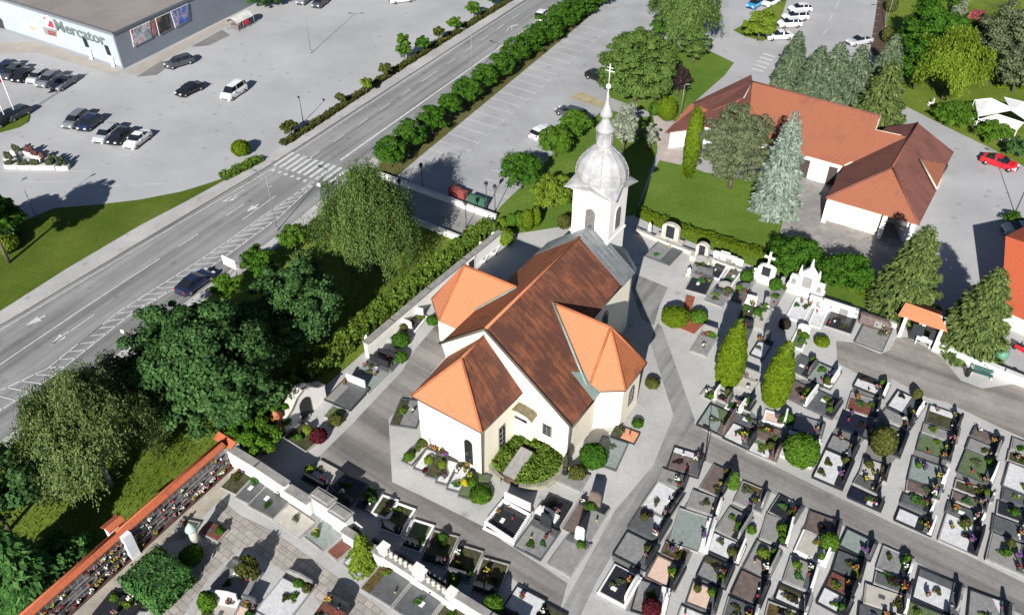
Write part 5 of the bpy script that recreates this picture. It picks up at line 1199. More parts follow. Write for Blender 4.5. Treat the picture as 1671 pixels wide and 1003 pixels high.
PATCH = []
for i_, (lf, sz) in enumerate((('olive', .07), ('hedge', .06), ('green', .07), ('grey', .06), ('olive', .06), ('conif', .07), ('bright', .06), ('plum', .06), ('hedge', .07), ('lime', .055))):
    n_ = 230; a_ = nr.uniform(0, 6.283, n_); q_ = np.sqrt(nr.uniform(0, 1, n_))*(.75+.25*np.sin(a_*3+i_)); q3 = np.stack([q_*.5*np.cos(a_), q_*.5*np.sin(a_), .03+nr.uniform(0, .28, n_)*(1-q_*.7)], 1)
    PATCH.append(leaf_mesh('planting', q3, unit(n_)+np.array([0, 0, .8]), sz*.7, sz*1.2, lm(lf)))
def headstone(parent, kind, m, w, h, x, rot=0.0):
    """upright stone on a plinth at local x, facing -x"""
    mb = MB(); th = .16; n = Vector((1, 0, 0))
    def up(prof, th=th):
        a = [Vector((x-th/2, y, z)) for y, z in prof]; b = [Vector((x+th/2, y, z)) for y, z in prof]; k = len(a)
        mb.mesh(a+b, [tuple(range(k))[::-1], tuple(range(k, 2*k))]+[(i, (i+1) % k, (i+1) % k+k, i+k) for i in range(k)])
    z0 = .22
    if kind == 'rect': up([(-w/2, z0), (w/2, z0), (w/2, h), (-w/2, h)])
    elif kind == 'arch': up([(-w/2, z0), (w/2, z0), (w/2, h*.78)]+[(w/2*math.cos(t), h*.78+h*.22*math.sin(t)) for t in (math.pi*k/8 for k in range(1, 8))]+[(-w/2, h*.78)])
    elif kind == 'wave': up([(-w/2, z0), (w/2, z0), (w/2, h*.7), (w*.3, h*.82), (w*.05, h*.96), (-w*.22, h), (-w/2, h*.9)])
    elif kind == 'gable': up([(-w/2, z0), (w/2, z0), (w/2, h*.75), (0, h), (-w/2, h*.75)])
    elif kind == 'tall': up([(-w*.26, z0), (w*.26, z0), (w*.22, h*1.35), (-w*.12, h*1.45), (-w*.24, h*1.3)], .2)
    elif kind == 'twin':
        up([(-w/2, z0), (-.05, z0), (-.05, h), (-w*.3, h*1.05), (-w/2, h*.85)]); up([(.05, z0), (w/2, z0), (w/2, h*.85), (w*.3, h*1.05), (.05, h)])
    elif kind == 'cross':
        up([(-.09, z0), (.09, z0), (.09, h*1.5), (-.09, h*1.5)], .14); up([(-.38, h*1.05), (.38, h*1.05), (.38, h*1.2), (-.38, h*1.2)], .15); up([(-w*.35, z0), (w*.35, z0), (w*.2, h*.5), (-w*.2, h*.5)], .3)
    elif kind == 'boulder': mb.ball((x, 0, h*.45), .25, w*.42, h*.5, 9, 0, .14, int(w*100))
    o = mb.build('headstone', m, parent)
    b = MB(); b.box(x, 0, .12, .34, w*1.1, .24); b.build('plinth', m, parent); return o
KN = ('rect', 'arch', 'wave', 'gable', 'tall', 'twin', 'rect', 'arch')
SHN = dict(rect='square topped', arch='round topped', wave='wavy topped', gable='pointed', tall='slender tall', twin='twin', cross='cross shaped', boulder='rough boulder')
NG = [0]
def grave(q, bed, frame='g', stone='k', place='', kind=None, items='', strip=None, h=None, extra_look=None, z0=.0, cloth=None):
    """q = 4 ground pixels: far-start, head side start, head side end, foot end; the stone stands on edge 1-2"""
    NG[0] += 1; i = NG[0]; r = random.Random(i*13+5)
    P = [at(x, y) for x, y in ((q[0], q[1]), (q[2], q[3]), (q[4], q[5]), (q[6], q[7]))]
    c = sum(P, Vector())/4; hx = ((P[1]+P[2])-(P[0]+P[3]))/2; wy = ((P[0]+P[1])-(P[3]+P[2]))/2
    hz_ = .55 if stone != '-' else 0; L = hx.length*1.02+hz_; c = c+hx.normalized()*(hz_/2); Wd = wy.length*1.07; z0 = z0+.0023*(i % 7); rot = math.atan2(hx.y, hx.x); bm, bn = BEDS[bed]
    kind = kind or KN[r.randrange(len(KN))]
    lk = extra_look or bn
    sn = '' if stone == '-' else ' and %s %s stone' % (HEADM[stone][1], SHN[kind])
    lab = '%s grave%s, %s' % (lk, sn, place)
    if len(lab.split()) > 16: lab = '%s grave, %s' % (lk, place)
    t = thing('grave', lab, 'grave', (c.x, c.y, .118+z0), rot, 'graves of the churchyard')
    mb = MB(); f = .10 if frame != 'w' else .18; zk = .16
    for a in (-1, 1): mb.box(0, a*(Wd/2-f/2), zk/2, L, f, zk); mb.box(a*(L/2-f/2), 0, zk/2, f, Wd-2*f-.004, zk)
    mb.build('kerb', KERB[frame], t)
    mb = MB(); slab = bed in 'KSDBRNCO'; zb = .22 if slab else .10; iw, il = Wd-2*f-.01, L-2*f-.01
    if strip:
        sb, frac, along_ = strip; b2 = BEDS[sb][0]
        if along_ == 'x': mb.box(-il*frac/2, 0, zb/2, il*(1-frac), iw, zb); s2 = MB(); s2.box(il*(1-frac)/2, 0, .07, il*frac-.006, iw, .14)
        elif along_ == 'd':   # a diagonal split
            s2 = MB(); mb.prism([(-il/2, -iw/2), (il/2, -iw/2), (-il/2+il*frac, iw/2), (-il/2, iw/2)], 0, zb); s2.prism([(il/2, -iw/2+.01), (il/2, iw/2), (-il/2+il*frac+.01, iw/2)], 0, .14)
        else: mb.box(0, -iw*frac/2, zb/2, il, iw*(1-frac), zb); s2 = MB(); s2.box(0, iw*(1-frac)/2, .07, il, iw*frac-.006, .14)
        s2.build('bed_strip', b2, t)
    else: mb.box(0, 0, zb/2, il, iw, zb)
    mb.build('slab' if slab else 'bed', bm, t)
    if stone != '-': pb = MB(); pb.box(L/2-f-.33, 0, .14, .62, iw-.03, .28 if slab else .24); pb.build('head_plate', r.choice((MATS['dark_grey_granite'], MATS['black_granite'], HEADM[stone][0])), t)
    hh = h or r.uniform(.9, 1.3)
    if stone != '-': headstone(t, kind, HEADM[stone][0], Wd*r.uniform(.6, .9), hh, L/2-.22)
    if r.random() < .5 and slab and not strip:
        mb = MB(); mb.box(-L*.1, Wd*r.uniform(-.2, .2), zb+.02, .45, .32, .04); mb.build('plaque', HEADM['w' if bed in 'KND' else 'd'][0], t)
    for k in range(r.choice((0, 1, 1, 1, 2, 2))):
        o = kid('planting', PATCH[r.randrange(10)], t, (r.uniform(-.33, .3)*L, r.uniform(-.3, .3)*Wd, zb), r.uniform(0, 6)); o.scale = (r.uniform(.5, 1.1), r.uniform(.5, 1.3), r.uniform(.6, 1.2))
    used = set(); CP = ('red', 'white', 'gold'); CF = ('red', 'yellow', 'white', 'pink', 'orange', 'violet')
    if not items: items = r.choice(('lf', 'f', 'l', 'lff', 'ff', '', 'lf', 'llf', 'lfs', 'f'))
    items += r.choice(('', 'l', 'f', 'll', 'lf')) if stone != '-' else ''
    for k in items:
        x, y = r.choice((r.uniform(-.32, .25)*L, L/2-r.uniform(.55, .75), L/2-r.uniform(.55, .7))), r.uniform(-.4, .4)*Wd; w = Vector((c.x+math.cos(rot)*x-math.sin(rot)*y, c.y+math.sin(rot)*x+math.cos(rot)*y, .118+z0+zb))
        cc = r.choice(CP if k == 'l' else CF if k == 'f' else ('green', 'olive', 'bright'))
        if (k, cc) in used: continue
        used.add((k, cc)); where = 'grave %s' % place
        if k == 'l': lantern_on(w, cc, '%s lantern on the %s' % (cc, where), 'lanterns on the graves')
        elif k == 'f': flowers_on(w, cc, 'pot of %s flowers on the %s' % (cc, where), 'flower pots on the graves', r.uniform(.7, 1.15))
        else: topiary(w, r.uniform(.22, .4), r.uniform(.2, .35), cc, 'little %s bush on the %s' % (dict(green='green', olive='dull olive', bright='bright green')[cc], where), 'shrub', 'dwarf_shrub', 'little bushes on the graves', 160, .09)
    return t

STRIP = ground_mat('grave_row_gravel', (.20, .195, .185), (.12, .118, .11), .3, fine=5)
def row(place, *gs):
    n = 0
    if len(gs) > 2:
        pr = [p for g in gs for p in ((g[0][2], g[0][3]), (g[0][4], g[0][5]))]; pl_ = [p for g in reversed(gs) for p in ((g[0][6], g[0][7]), (g[0][0], g[0][1]))]
        sheet('grave_row_ground', [(x+7, y-2) for x, y in pr]+[(x-1, y) for x, y in pl_], STRIP, .116+.0007*(NG[0] % 9))
    for g in gs:
        n += 1; q, bed, frame, stone = g[:4]; kw = g[4] if len(g) > 4 else {}
        grave(q, bed, frame, stone, '%s %s' % (ORD[n-1], place), **kw)
# below the cross path, from the church walk outwards
row('in the first row below the cross path',
 ((1103, 732, 1141, 746, 1128, 777, 1084, 766), 'B', 'k', 'k', dict(strip=('W', .3, 'y'), kind='tall', items='lf')),
 ((1081, 768, 1118, 779, 1102, 800, 1071, 788), 'S', 'g', 'k', dict(kind='arch', items='f')),
 ((1071, 789, 1104, 804, 1085, 848, 1047, 827), 'W', 'g', 'k', dict(kind='wave', items='fl')),
 ((1043, 830, 1085, 850, 1066, 884, 1025, 863), 'D', 'd', 'k', dict(strip=('W', .35, 'd'), kind='rect')),
 ((1023, 869, 1063, 890, 1046, 929, 999, 906), 'G', 'k', 'k', dict(kind='gable', items='fs')),
 ((1003, 926, 1039, 942, 1006, 986, 974, 966), 'K', 'w', 'w', dict(kind='arch', items='f', extra_look='white framed black slab')))
row('in the second row below the cross path',
 ((1162, 761, 1188, 771, 1170, 813, 1143, 798), 'B', 'g', 'k', dict(strip=('W', .3, 'x'), items='s')),
 ((1135, 802, 1170, 818, 1160, 842, 1115, 830), 'S', 'g', 'w', dict(kind='arch', items='l')),
 ((1114, 835, 1165, 852, 1135, 900, 1085, 884), 'L', 'g', 'w', dict(kind='wave', items='l')),
 ((1086, 886, 1124, 902, 1116, 921, 1079, 905), 'F', 'b', '-', dict(items='ff')),
 ((1072, 908, 1112, 929, 1086, 959, 1053, 944), 'P', 'b', 'k', dict(kind='twin', items='s')),
 ((1049, 948, 1083, 963, 1072, 1008, 1022, 997), 'G', 'k', 'w', dict(kind='cross', items='l')))
row('in the third row below the cross path',
 ((1211, 788, 1242, 802, 1236, 838, 1196, 822), 'S', 'g', 'g', dict(strip=('F', .28, 'y'), kind='arch', items='ls')),
 ((1188, 830, 1212, 842, 1202, 886, 1168, 867), 'S', 'g', 'g', dict(kind='rect', items='s')),
 ((1164, 871, 1206, 889, 1194, 919, 1150, 899), 'W', 'k', 'w', dict(strip=('E', .3, 'x'), kind='rect', items='l')),
 ((1151, 908, 1190, 926, 1170, 957, 1135, 941), 'G', 'k', 'k', dict(strip=('E', .3, 'y'), kind='arch', items='f')),
 ((1131, 951, 1165, 965, 1157, 1000, 1117, 985), 'P', 'd', 'k', dict(items='ss')),
 ((1112, 992, 1150, 1008, 1140, 1040, 1098, 1022), 'W', 'g', 'g', {}))
row('in the fourth row below the cross path',
 ((1268, 809, 1300, 826, 1287, 855, 1255, 838), 'K', 'g', 'd', dict(strip=('C', .35, 'd'), kind='wave', items='s')),
 ((1254, 840, 1284, 856, 1272, 890, 1234, 882), 'S', 'g', 'w', dict(items='ss')),
 ((1231, 885, 1267, 899, 1241, 944, 1214, 926), 'S', 'd', 'g', dict(strip=('P', .3, 'x'), kind='rect', items='fs')),
 ((1208, 931, 1245, 951, 1230, 987, 1191, 971), 'B', 'k', 'k', dict(kind='tall', items='l')),
 ((1189, 977, 1228, 992, 1215, 1030, 1175, 1015), 'D', 'g', 'w', {}))
row('in the fifth row below the cross path',
 ((1325, 838, 1366, 854, 1350, 881, 1306, 866), 'B', 'd', 'd', dict(kind='arch', items='fl')),
 ((1309, 868, 1348, 884, 1337, 922, 1295, 900), 'C', 'w', 'w', dict(kind='gable', items='ss')),
 ((1288, 912, 1324, 922, 1313, 968, 1277, 948), 'S', 'g', 'w', dict(kind='arch', items='fs')),
 ((1275, 957, 1313, 974, 1306, 999, 1258, 978), 'W', 'k', 'g', dict(strip=('E', .3, 'y'), kind='rect', items='l')),
 ((1256, 985, 1303, 1003, 1293, 1040, 1240, 1020), 'F', 'g', 'w', {}))
row('in the sixth row below the cross path',
 ((1380, 865, 1419, 883, 1409, 913, 1368, 892), 'L', 'k', 'd', dict(kind='gable', items='l')),
 ((1366, 901, 1405, 916, 1388, 945, 1355, 930), 'D', 'k', 'k', dict(kind='wave', items='f')),
 ((1354, 935, 1386, 949, 1379, 976, 1346, 956), 'R', 'k', 'k', dict(kind='arch', items='l')),
 ((1341, 959, 1382, 979, 1367, 1005, 1333, 985), 'W', 'k', 'k', dict(strip=('E', .35, 'x'), items='ss')))
row('in the seventh row below the cross path',
 ((1440, 892, 1478, 912, 1471, 946, 1428, 930), 'G', 'g', 'w', dict(strip=('W', .28, 'x'), kind='wave', items='ss')),
 ((1430, 936, 1475, 953, 1470, 971, 1422, 953), 'D', 'g', 'k', dict(strip=('E', .3, 'x'), kind='rect', items='f')),
 ((1416, 956, 1470, 975, 1462, 1004, 1402, 985), 'C', 'g', 'w', dict(kind='gable', items='l')),
 ((1404, 988, 1450, 1004, 1440, 1035, 1392, 1020), 'D', 'k', 'k', dict(items='ss')))
row('in the eighth row below the cross path',
 ((1499, 930, 1559, 955, 1548, 1003, 1486, 976), 'W', 'k', 'g', dict(strip=('D', .25, 'y'), kind='twin', items='l')),
 ((1482, 984, 1545, 1008, 1530, 1045, 1470, 1020), 'M', 'k', 'k', {}))
row('in the outermost row below the cross path', ((1586, 966, 1640, 988, 1628, 1030, 1570, 1010), 'G', 'k', 'g', dict(strip=('W', .55, 'd'), kind='arch')))
# between the cross path and the upper road
row('in the first row above the cross path',
 ((1150, 633, 1165, 640, 1160, 655, 1143, 648), 'C', 'g', 'w', dict(kind='rect', items='s')), ((1172, 640, 1188, 646, 1180, 660, 1164, 652), 'S', 'g', 'd', dict(kind='arch', items='s')),
 ((1156, 662, 1192, 676, 1173, 711, 1138, 694), 'L', 'k', 'b', dict(kind='rect', items='l', strip=('M', .25, 'd'))))
row('in the second row above the cross path',
 ((1193, 650, 1208, 657, 1200, 676, 1184, 668), 'C', 'w', 'w', dict(kind='rect')), ((1209, 648, 1224, 655, 1216, 672, 1201, 666), 'E', 'g', 'k', dict(items='s')),
 ((1200, 676, 1234, 690, 1228, 704, 1194, 690), 'D', 'k', 'k', dict(kind='twin', items='l')), ((1194, 692, 1226, 706, 1214, 733, 1180, 716), 'W', 'k', 'k', dict(strip=('E', .4, 'd'), kind='arch', items='f')))
row('in the third row above the cross path',
 ((1250, 672, 1278, 680, 1268, 695, 1242, 688), 'P', 'w', 'w', dict(kind='rect', items='f')), ((1241, 693, 1277, 708, 1267, 728, 1229, 714), 'B', 'b', 'k', dict(kind='rect', items='f')), ((1227, 716, 1266, 731, 1256, 754, 1218, 738), 'W', 'g', 'b', dict(strip=('M', .3, 'y'), kind='wave', items='s')))
row('in the fourth row above the cross path',
 ((1301, 679, 1338, 693, 1328, 713, 1288, 702), 'S', 'd', 'd', dict(kind='gable', items='l')), ((1287, 706, 1328, 722, 1314, 762, 1271, 744), 'W', 'w', 'w', dict(kind='rect', items='ff')))
row('in the fifth row above the cross path',
 ((1301, 580, 1326, 591, 1311, 618, 1290, 608), 'D', 'g', 'd', dict(kind='arch', items='s')), ((1329, 592, 1362, 606, 1347, 634, 1316, 620), 'L', 'k', 'w', dict(kind='rect', items='sf')), ((1291, 622, 1324, 638, 1308, 663, 1281, 650), 'B', 'd', 'w', dict(kind='rect', items='s')), ((1330, 639, 1363, 653, 1351, 684, 1316, 667), 'D', 'd', 'k', dict(kind='arch', items='ssl')))
row('in the sixth row above the cross path',
 ((1400, 612, 1443, 629, 1432, 648, 1392, 632), 'W', 'k', 'w', dict(strip=('K', .35, 'y'), kind='gable', items='s')), ((1389, 643, 1428, 657, 1419, 682, 1379, 670), 'R', 'g', 'k', dict(strip=('S', .35, 'y'), kind='arch', items='f')),
 ((1376, 674, 1419, 689, 1408, 716, 1364, 699), 'N', 'k', 'k', dict(kind='wave', items='lf')), ((1356, 712, 1396, 727, 1378, 747, 1348, 732), 'G', 'k', 'k', dict(kind='twin', items='ff')), ((1345, 737, 1377, 749, 1370, 800, 1325, 779), 'W', 'k', 'k', dict(kind='gable', items='sf')))
row('in the seventh row above the cross path',
 ((1460, 640, 1498, 654, 1488, 686, 1450, 664), 'W', 'k', 'w', dict(strip=('D', .5, 'x'), kind='twin', items='l')), ((1443, 670, 1483, 687, 1474, 703, 1436, 682), 'S', 'g', 'k', dict(kind='tall', items='ff')), ((1434, 690, 1470, 707, 1460, 745, 1416, 730), 'M', 'd', 'k', dict(kind='arch', items='f')),
 ((1411, 750, 1443, 763, 1432, 785, 1398, 774), 'C', 'g', 'k', dict(items='s')), ((1398, 778, 1426, 789, 1422, 808, 1392, 790), 'D', 'g', 'k', dict(kind='rect', items='l')), ((1388, 798, 1430, 815, 1427, 834, 1383, 813), 'N', 'k', 'k', dict(strip=('W', .45, 'x'), kind='gable', items='l')))
row('in the eighth row above the cross path',
 ((1517, 664, 1557, 678, 1554, 706, 1508, 690), 'E', 'd', 'k', dict(strip=('W', .3, 'y'), kind='tall')), ((1507, 694, 1556, 711, 1546, 724, 1502, 708), 'S', 'g', 'b', dict(kind='rect', items='f')), ((1501, 711, 1544, 726, 1540, 753, 1493, 736), 'M', 'd', 'k', dict(kind='rect', items='')),
 ((1489, 748, 1534, 765, 1528, 800, 1478, 783), 'L', 'd', 'w', dict(kind='cross', items='ffs')), ((1480, 786, 1523, 801, 1519, 815, 1476, 803), 'B', 'g', 'd', dict(kind='arch', items='ff')), ((1473, 808, 1513, 825, 1507, 840, 1467, 822), 'D', 'd', 'w', dict(kind='rect', items='lf')), ((1465, 833, 1513, 849, 1507, 875, 1459, 848), 'W', 'k', 'w', dict(strip=('K', .45, 'x'), kind='rect', items='l')))
row('in the ninth row above the cross path',
 ((1588, 699, 1625, 715, 1621, 730, 1583, 713), 'B', 'd', 'k', dict(kind='boulder', items='f')), ((1580, 717, 1618, 733, 1613, 750, 1574, 734), 'S', 'd', 'g', dict(kind='rect', items='l')), ((1572, 737, 1616, 752, 1608, 795, 1563, 771), 'M', 'd', 'w', dict(kind='arch', items='ss')),
 ((1559, 783, 1611, 806, 1606, 817, 1555, 800), 'E', 'g', 'd', dict(items='sf')), ((1555, 804, 1600, 822, 1595, 834, 1549, 817), 'B', 'g', 'k', dict(kind='arch', items='fl')), ((1547, 821, 1594, 840, 1589, 856, 1540, 836), 'D', 'd', 'w', dict(kind='wave', items='lf')), ((1542, 842, 1590, 860, 1584, 908, 1530, 881), 'W', 'g', 'k', dict(kind='gable', items='sf')))
row('in the outermost row above the cross path',
 ((1652, 717, 1695, 733, 1688, 750, 1646, 735), 'S', 'g', 'g', {}), ((1647, 738, 1690, 754, 1684, 768, 1640, 752), 'E', 'g', 'k', dict(items='ff')), ((1643, 757, 1692, 775, 1684, 816, 1635, 794), 'W', 'd', 'k', dict(strip=('E', .5, 'd'), items='sf')),
 ((1636, 799, 1682, 816, 1676, 833, 1631, 816), 'D', 'd', 'w', dict(kind='rect')), ((1629, 821, 1678, 840, 1672, 857, 1622, 840), 'K', 'g', 'k', dict(items='ls')), ((1621, 844, 1672, 862, 1666, 886, 1614, 866), 'D', 'd', 'w', dict(strip=('W', .3, 'x'))), ((1617, 872, 1668, 893, 1660, 938, 1606, 914), 'S', 'g', 'w', dict(kind='wave', items='fss')))
# under the lawn wall and between wall and church
def monument(px, py, label, w, h, kind='gothic'):
    p = at(px, py); t = thing('grave_monument', label, 'monument', p, math.radians(-34)); m = KERB['w']; t.scale = (1.3,)*3 if kind != 'plain' else (1, 1, 1)
    if kind == 'gothic':
        mb = MB(); mb.box(0, 0, .45, 3.0, .7, .9); mb.box(0, .05, 1.5, 1.35, .5, 1.3); mb.box(-1.05, .05, 1.15, .7, .45, .9); mb.box(1.05, .05, 1.15, .7, .45, .9)
        mb.mesh([(-.75, -.2, 2.1), (.75, -.2, 2.1), (0, -.2, 2.95), (-.75, .3, 2.1), (.75, .3, 2.1), (0, .3, 2.95)], [(0, 1, 2), (5, 4, 3), (0, 2, 5, 3), (1, 4, 5, 2)]); mb.build('body', m, t)
        for x, z in ((-.75, 2.7), (.75, 2.7), (0, 3.6)): mb = MB(); mb.lathe([(.16, z-.9), (.14, z-.5), (.02, z+.1)], 6, (x, .05)); mb.build('pinnacle', m, t)
        for x, w_, z0, hh in ((0, .75, .95, 1.05), (-1.05, .38, .85, .6), (1.05, .38, .85, .6)): mb = MB(); opening(mb, Vector((x, -.2, z0)), Vector((1, 0, 0)), w_, hh, x != 0, .04); mb.build('inscription_panel', MATS['grey_granite'], t)
    else:
        mb = MB(); mb.box(0, 0, .3, w, .7, .6); mb.box(0, .05, .6+h*.25, w*.62, .4, h*.5); a = [(-w*.31, .6+h*.5)]+[(w*.31*math.cos(math.pi-k*math.pi/8), .6+h*.5+h*.22*math.sin(k*math.pi/8)) for k in range(9)]
        f = [Vector((x, -.15, z)) for x, z in a]; b = [Vector((x, .25, z)) for x, z in a]; n = len(f); mb.mesh(f+b, [tuple(range(n))[::-1], tuple(range(n, 2*n))]+[(i, (i+1) % n, (i+1) % n+n, i+n) for i in range(n)]); mb.build('body', MATS['pale_stone'] if kind == 'stone' else m, t)
        if kind == 'cross':
            mb = MB(); mb.box(0, .05, .6+h*.5+.9, .16, .16, 1.5); mb.box(0, .05, .6+h*.5+1.1, .9, .15, .16); mb.build('cross', m, t)
        mb = MB(); opening(mb, Vector((0, -.15, .75)), Vector((1, 0, 0)), w*.3, h*.55, False, .04); mb.build('inscription_panel', BEDS['K'][0], t)
monument(1312, 482, 'white gothic monument with three pinnacles against the garden wall', 3, 3.5)
monument(1247, 460, 'white monument carrying a tall cross at the garden wall', 2.4, 1.6, 'cross'); mt2 = monument(1143, 428, 'pale stone monument with dark square panel below the lawn', 1.8, 2.0, 'stone'); monument(1092, 398, 'weathered arched stone monument heading the framed plot below the lawn', 2.6, 2.2, 'stone')
for px, py, w_, l in ((1366, 508, 3.2, 'white tomb wall with cross panel behind the black granite grave'), (1330, 497, 1.3, 'narrow white tomb wall beside the gothic monument'), (1424, 529, 2.6, 'brownish stepped tomb wall behind the big grey grave'), (1182, 427, 2.6, 'plain white tomb wall behind two narrow graves')):
    p = at(px, py, .4); t = thing('tomb_wall', l, 'monument', (p.x, p.y, 0), math.radians(-31)); m = MATS['brown_granite'] if 'brown' in l else KERB['w']; mb = MB(); mb.box(0, 0, .65, w_, .35, 1.3); mb.box(0, 0, 1.35, w_+.12, .45, .1); mb.build('wall', m, t)
    mb = MB(); opening(mb, Vector((w_*.2, -.175, .35)), Vector((1, 0, 0)), w_*.28, .75, False, .03); mb.build('inscription_panel', MATS['grey_granite'], t)
    mb = MB(); mb.box(-w_*.22, -.2, .75, .07, .05, .7); mb.box(-w_*.22, -.2, .88, .36, .05, .07); mb.build('cross', MATS['dark_grey_granite'], t)
def statue(px, py, h, label):
    t = thing('statue', label, 'statue', at(px, py), math.radians(-34)); mb = MB(); mb.box(0, 0, .3, .5, .5, .6); mb.build('pedestal', STONE, t)
    mb = MB(); mb.lathe([(.22, .6), (.26, .75), (.2, h*.7), (.26, h*.8), (.1, h*.9), (.13, h*.95), (.03, h+.03)], 8); mb.build('figure', KERB['w'], t)
statue(1059, 383, 1.7, 'small white statue standing in the grass beside the church tower'); statue(1123, 452, 1.3, 'white pillar figure beside the round green shrub below the lawn'); statue(600, 566, 1.6, 'pale domed shrine figure among the hedge at the wall')
row('below the lawn wall',
 ((1072, 396, 1115, 408, 1093, 437, 1055, 418), 'G', 'd', '-', dict(strip=('D', .4, 'x'), items='l', extra_look='grey stone framed')),)
def uprow(place, *gs):      # stone stands uphill: edge nearest the wall
    for n, g in enumerate(gs): q = g[0]; grave((q[6], q[7], q[0], q[1], q[2], q[3], q[4], q[5]), g[1], g[2], g[3], '%s %s' % (ORD[n], place), **(g[4] if len(g) > 4 else {}))
uprow('along the low garden wall',
 ((1133, 432, 1152, 440, 1140, 462, 1122, 452), 'S', 'g', 'g', dict(kind='arch', items='s')),
 ((1170, 424, 1190, 433, 1172, 459, 1154, 453), 'K', 'w', 'w', dict(kind='rect', items='f')), ((1193, 436, 1213, 443, 1192, 470, 1176, 462), 'D', 'w', 'w', dict(kind='arch', items='f')),
 ((1222, 448, 1236, 455, 1222, 478, 1206, 470), 'S', 'g', 'w', dict(kind='boulder', items='s')), ((1264, 468, 1282, 476, 1262, 508, 1246, 500), 'G', 'g', 'g', dict(items='s')),
 ((1300, 488, 1326, 497, 1310, 530, 1282, 520), 'W', 'w', '-', dict(items='ff')), ((1330, 504, 1350, 511, 1337, 538, 1318, 532), 'W', 'w', 'w', dict(kind='rect', items='l')),
 ((1356, 508, 1398, 524, 1386, 548, 1346, 535), 'K', 'g', 'w', dict(kind='twin', items='ll')), ((1410, 528, 1453, 545, 1437, 576, 1395, 560), 'S', 'd', 'b', dict(kind='gable', items='lf', strip=('B', .3, 'x'))))
uprow('behind the lime green bushes',
 ((1135, 447, 1161, 460, 1148, 489, 1121, 471), 'K', 'g', 'd', dict(kind='rect', items='l')), ((1168, 470, 1191, 483, 1176, 505, 1150, 492), 'G', 'g', 'g', dict(strip=('D', .4, 'x'), kind='wave', items='s')), ((1203, 473, 1222, 482, 1212, 500, 1194, 490), 'B', 'd', 'd', dict(items='s')),
 ((1214, 495, 1234, 503, 1222, 530, 1204, 520), 'E', 'g', 'w', dict(kind='rect')), ((1240, 503, 1256, 512, 1242, 545, 1226, 535), 'C', 'g', 'g', dict(kind='tall')), ((1238, 558, 1258, 566, 1244, 590, 1223, 580), 'W', 'k', 'd', dict(kind='tall', items='l')), ((1212, 535, 1226, 542, 1214, 570, 1200, 562), 'D', 'd', 'k', dict(items='f')),
 ((1211, 618, 1236, 628, 1225, 645, 1200, 634), 'C', 'g', 'g', dict(kind='rect', items='f')), ((1144, 549, 1166, 556, 1152, 586, 1125, 574), 'S', 'g', 'g', dict(kind='rect', items='ff')), ((1298, 545, 1318, 552, 1308, 575, 1288, 566), 'M', 'w', 'w', dict(items='ss')))
def downrow(place, *gs):
    for n, g in enumerate(gs): q = g[0]; grave((q[2], q[3], q[4], q[5], q[6], q[7], q[0], q[1]), g[1], g[2], g[3], '%s %s' % (ORD[n], place), **(g[4] if len(g) > 4 else {}))
# along the wall beside the church
uprow('along the white church wall',
 ((800, 392, 816, 400, 806, 420, 788, 410), 'G', 'w', 'w', dict(kind='arch', items='f')), ((783, 410, 797, 416, 790, 432, 774, 424), 'S', 'w', 'w', dict(kind='rect', items='l')),
 ((672, 515, 690, 526, 674, 548, 655, 534), 'K', 'w', 'w', dict(kind='rect', items='ll')), ((650, 535, 668, 546, 655, 566, 634, 552), 'D', 'g', 'w', dict(kind='arch', items='sf')), ((612, 581, 647, 596, 637, 611, 600, 591), 'D', 'd', 'k', dict(kind='wave', items='')),
 ((598, 592, 635, 612, 596, 645, 568, 627), 'L', 'g', 'k', dict(kind='rect', items='fl')), ((562, 626, 595, 643, 572, 675, 530, 652), 'D', 'k', 'w', dict(kind='rect', items='f', strip=('S', .35, 'y'))), ((548, 662, 566, 674, 552, 694, 530, 680), 'M', 'g', '-', dict(items='')))
grave((632, 687, 667, 652, 683, 660, 684, 710), 'G', 'd', '-', 'at the foot of the annex wall', items='f', strip=('E', .35, 'y'))
uprow('in the framed bed before the annex wall',
 ((683, 724, 697, 731, 673, 763, 655, 753), 'C', 'd', 'w', dict(kind='tall', items='s', strip=('M', .6, 'y'))), ((699, 732, 714, 740, 692, 774, 675, 765), 'W', 'd', 'g', dict(items='ff')), ((716, 741, 730, 748, 710, 785, 694, 776), 'E', 'd', 'd', dict(kind='boulder', items='ff')),
 ((732, 749, 748, 757, 728, 796, 712, 787), 'W', 'd', 'k', dict(kind='rect', items='fl')), ((750, 758, 768, 767, 748, 808, 730, 798), 'W', 'd', 'k', dict(kind='rect', items='ffs')), ((770, 768, 800, 783, 780, 824, 750, 810), 'M', 'd', '-', dict(items='sf')))
uprow('beside the nave wall', ((988, 712, 1020, 727, 1005, 775, 962, 752), 'L', 'd', '-', dict(items='ll')), ((1008, 694, 1042, 712, 1033, 728, 998, 712), 'O', 'k', '-', dict(items='', strip=('E', .4, 'y'))), ((925, 762, 962, 778, 945, 806, 908, 788), 'S', 'g', '-', dict(items='f')))
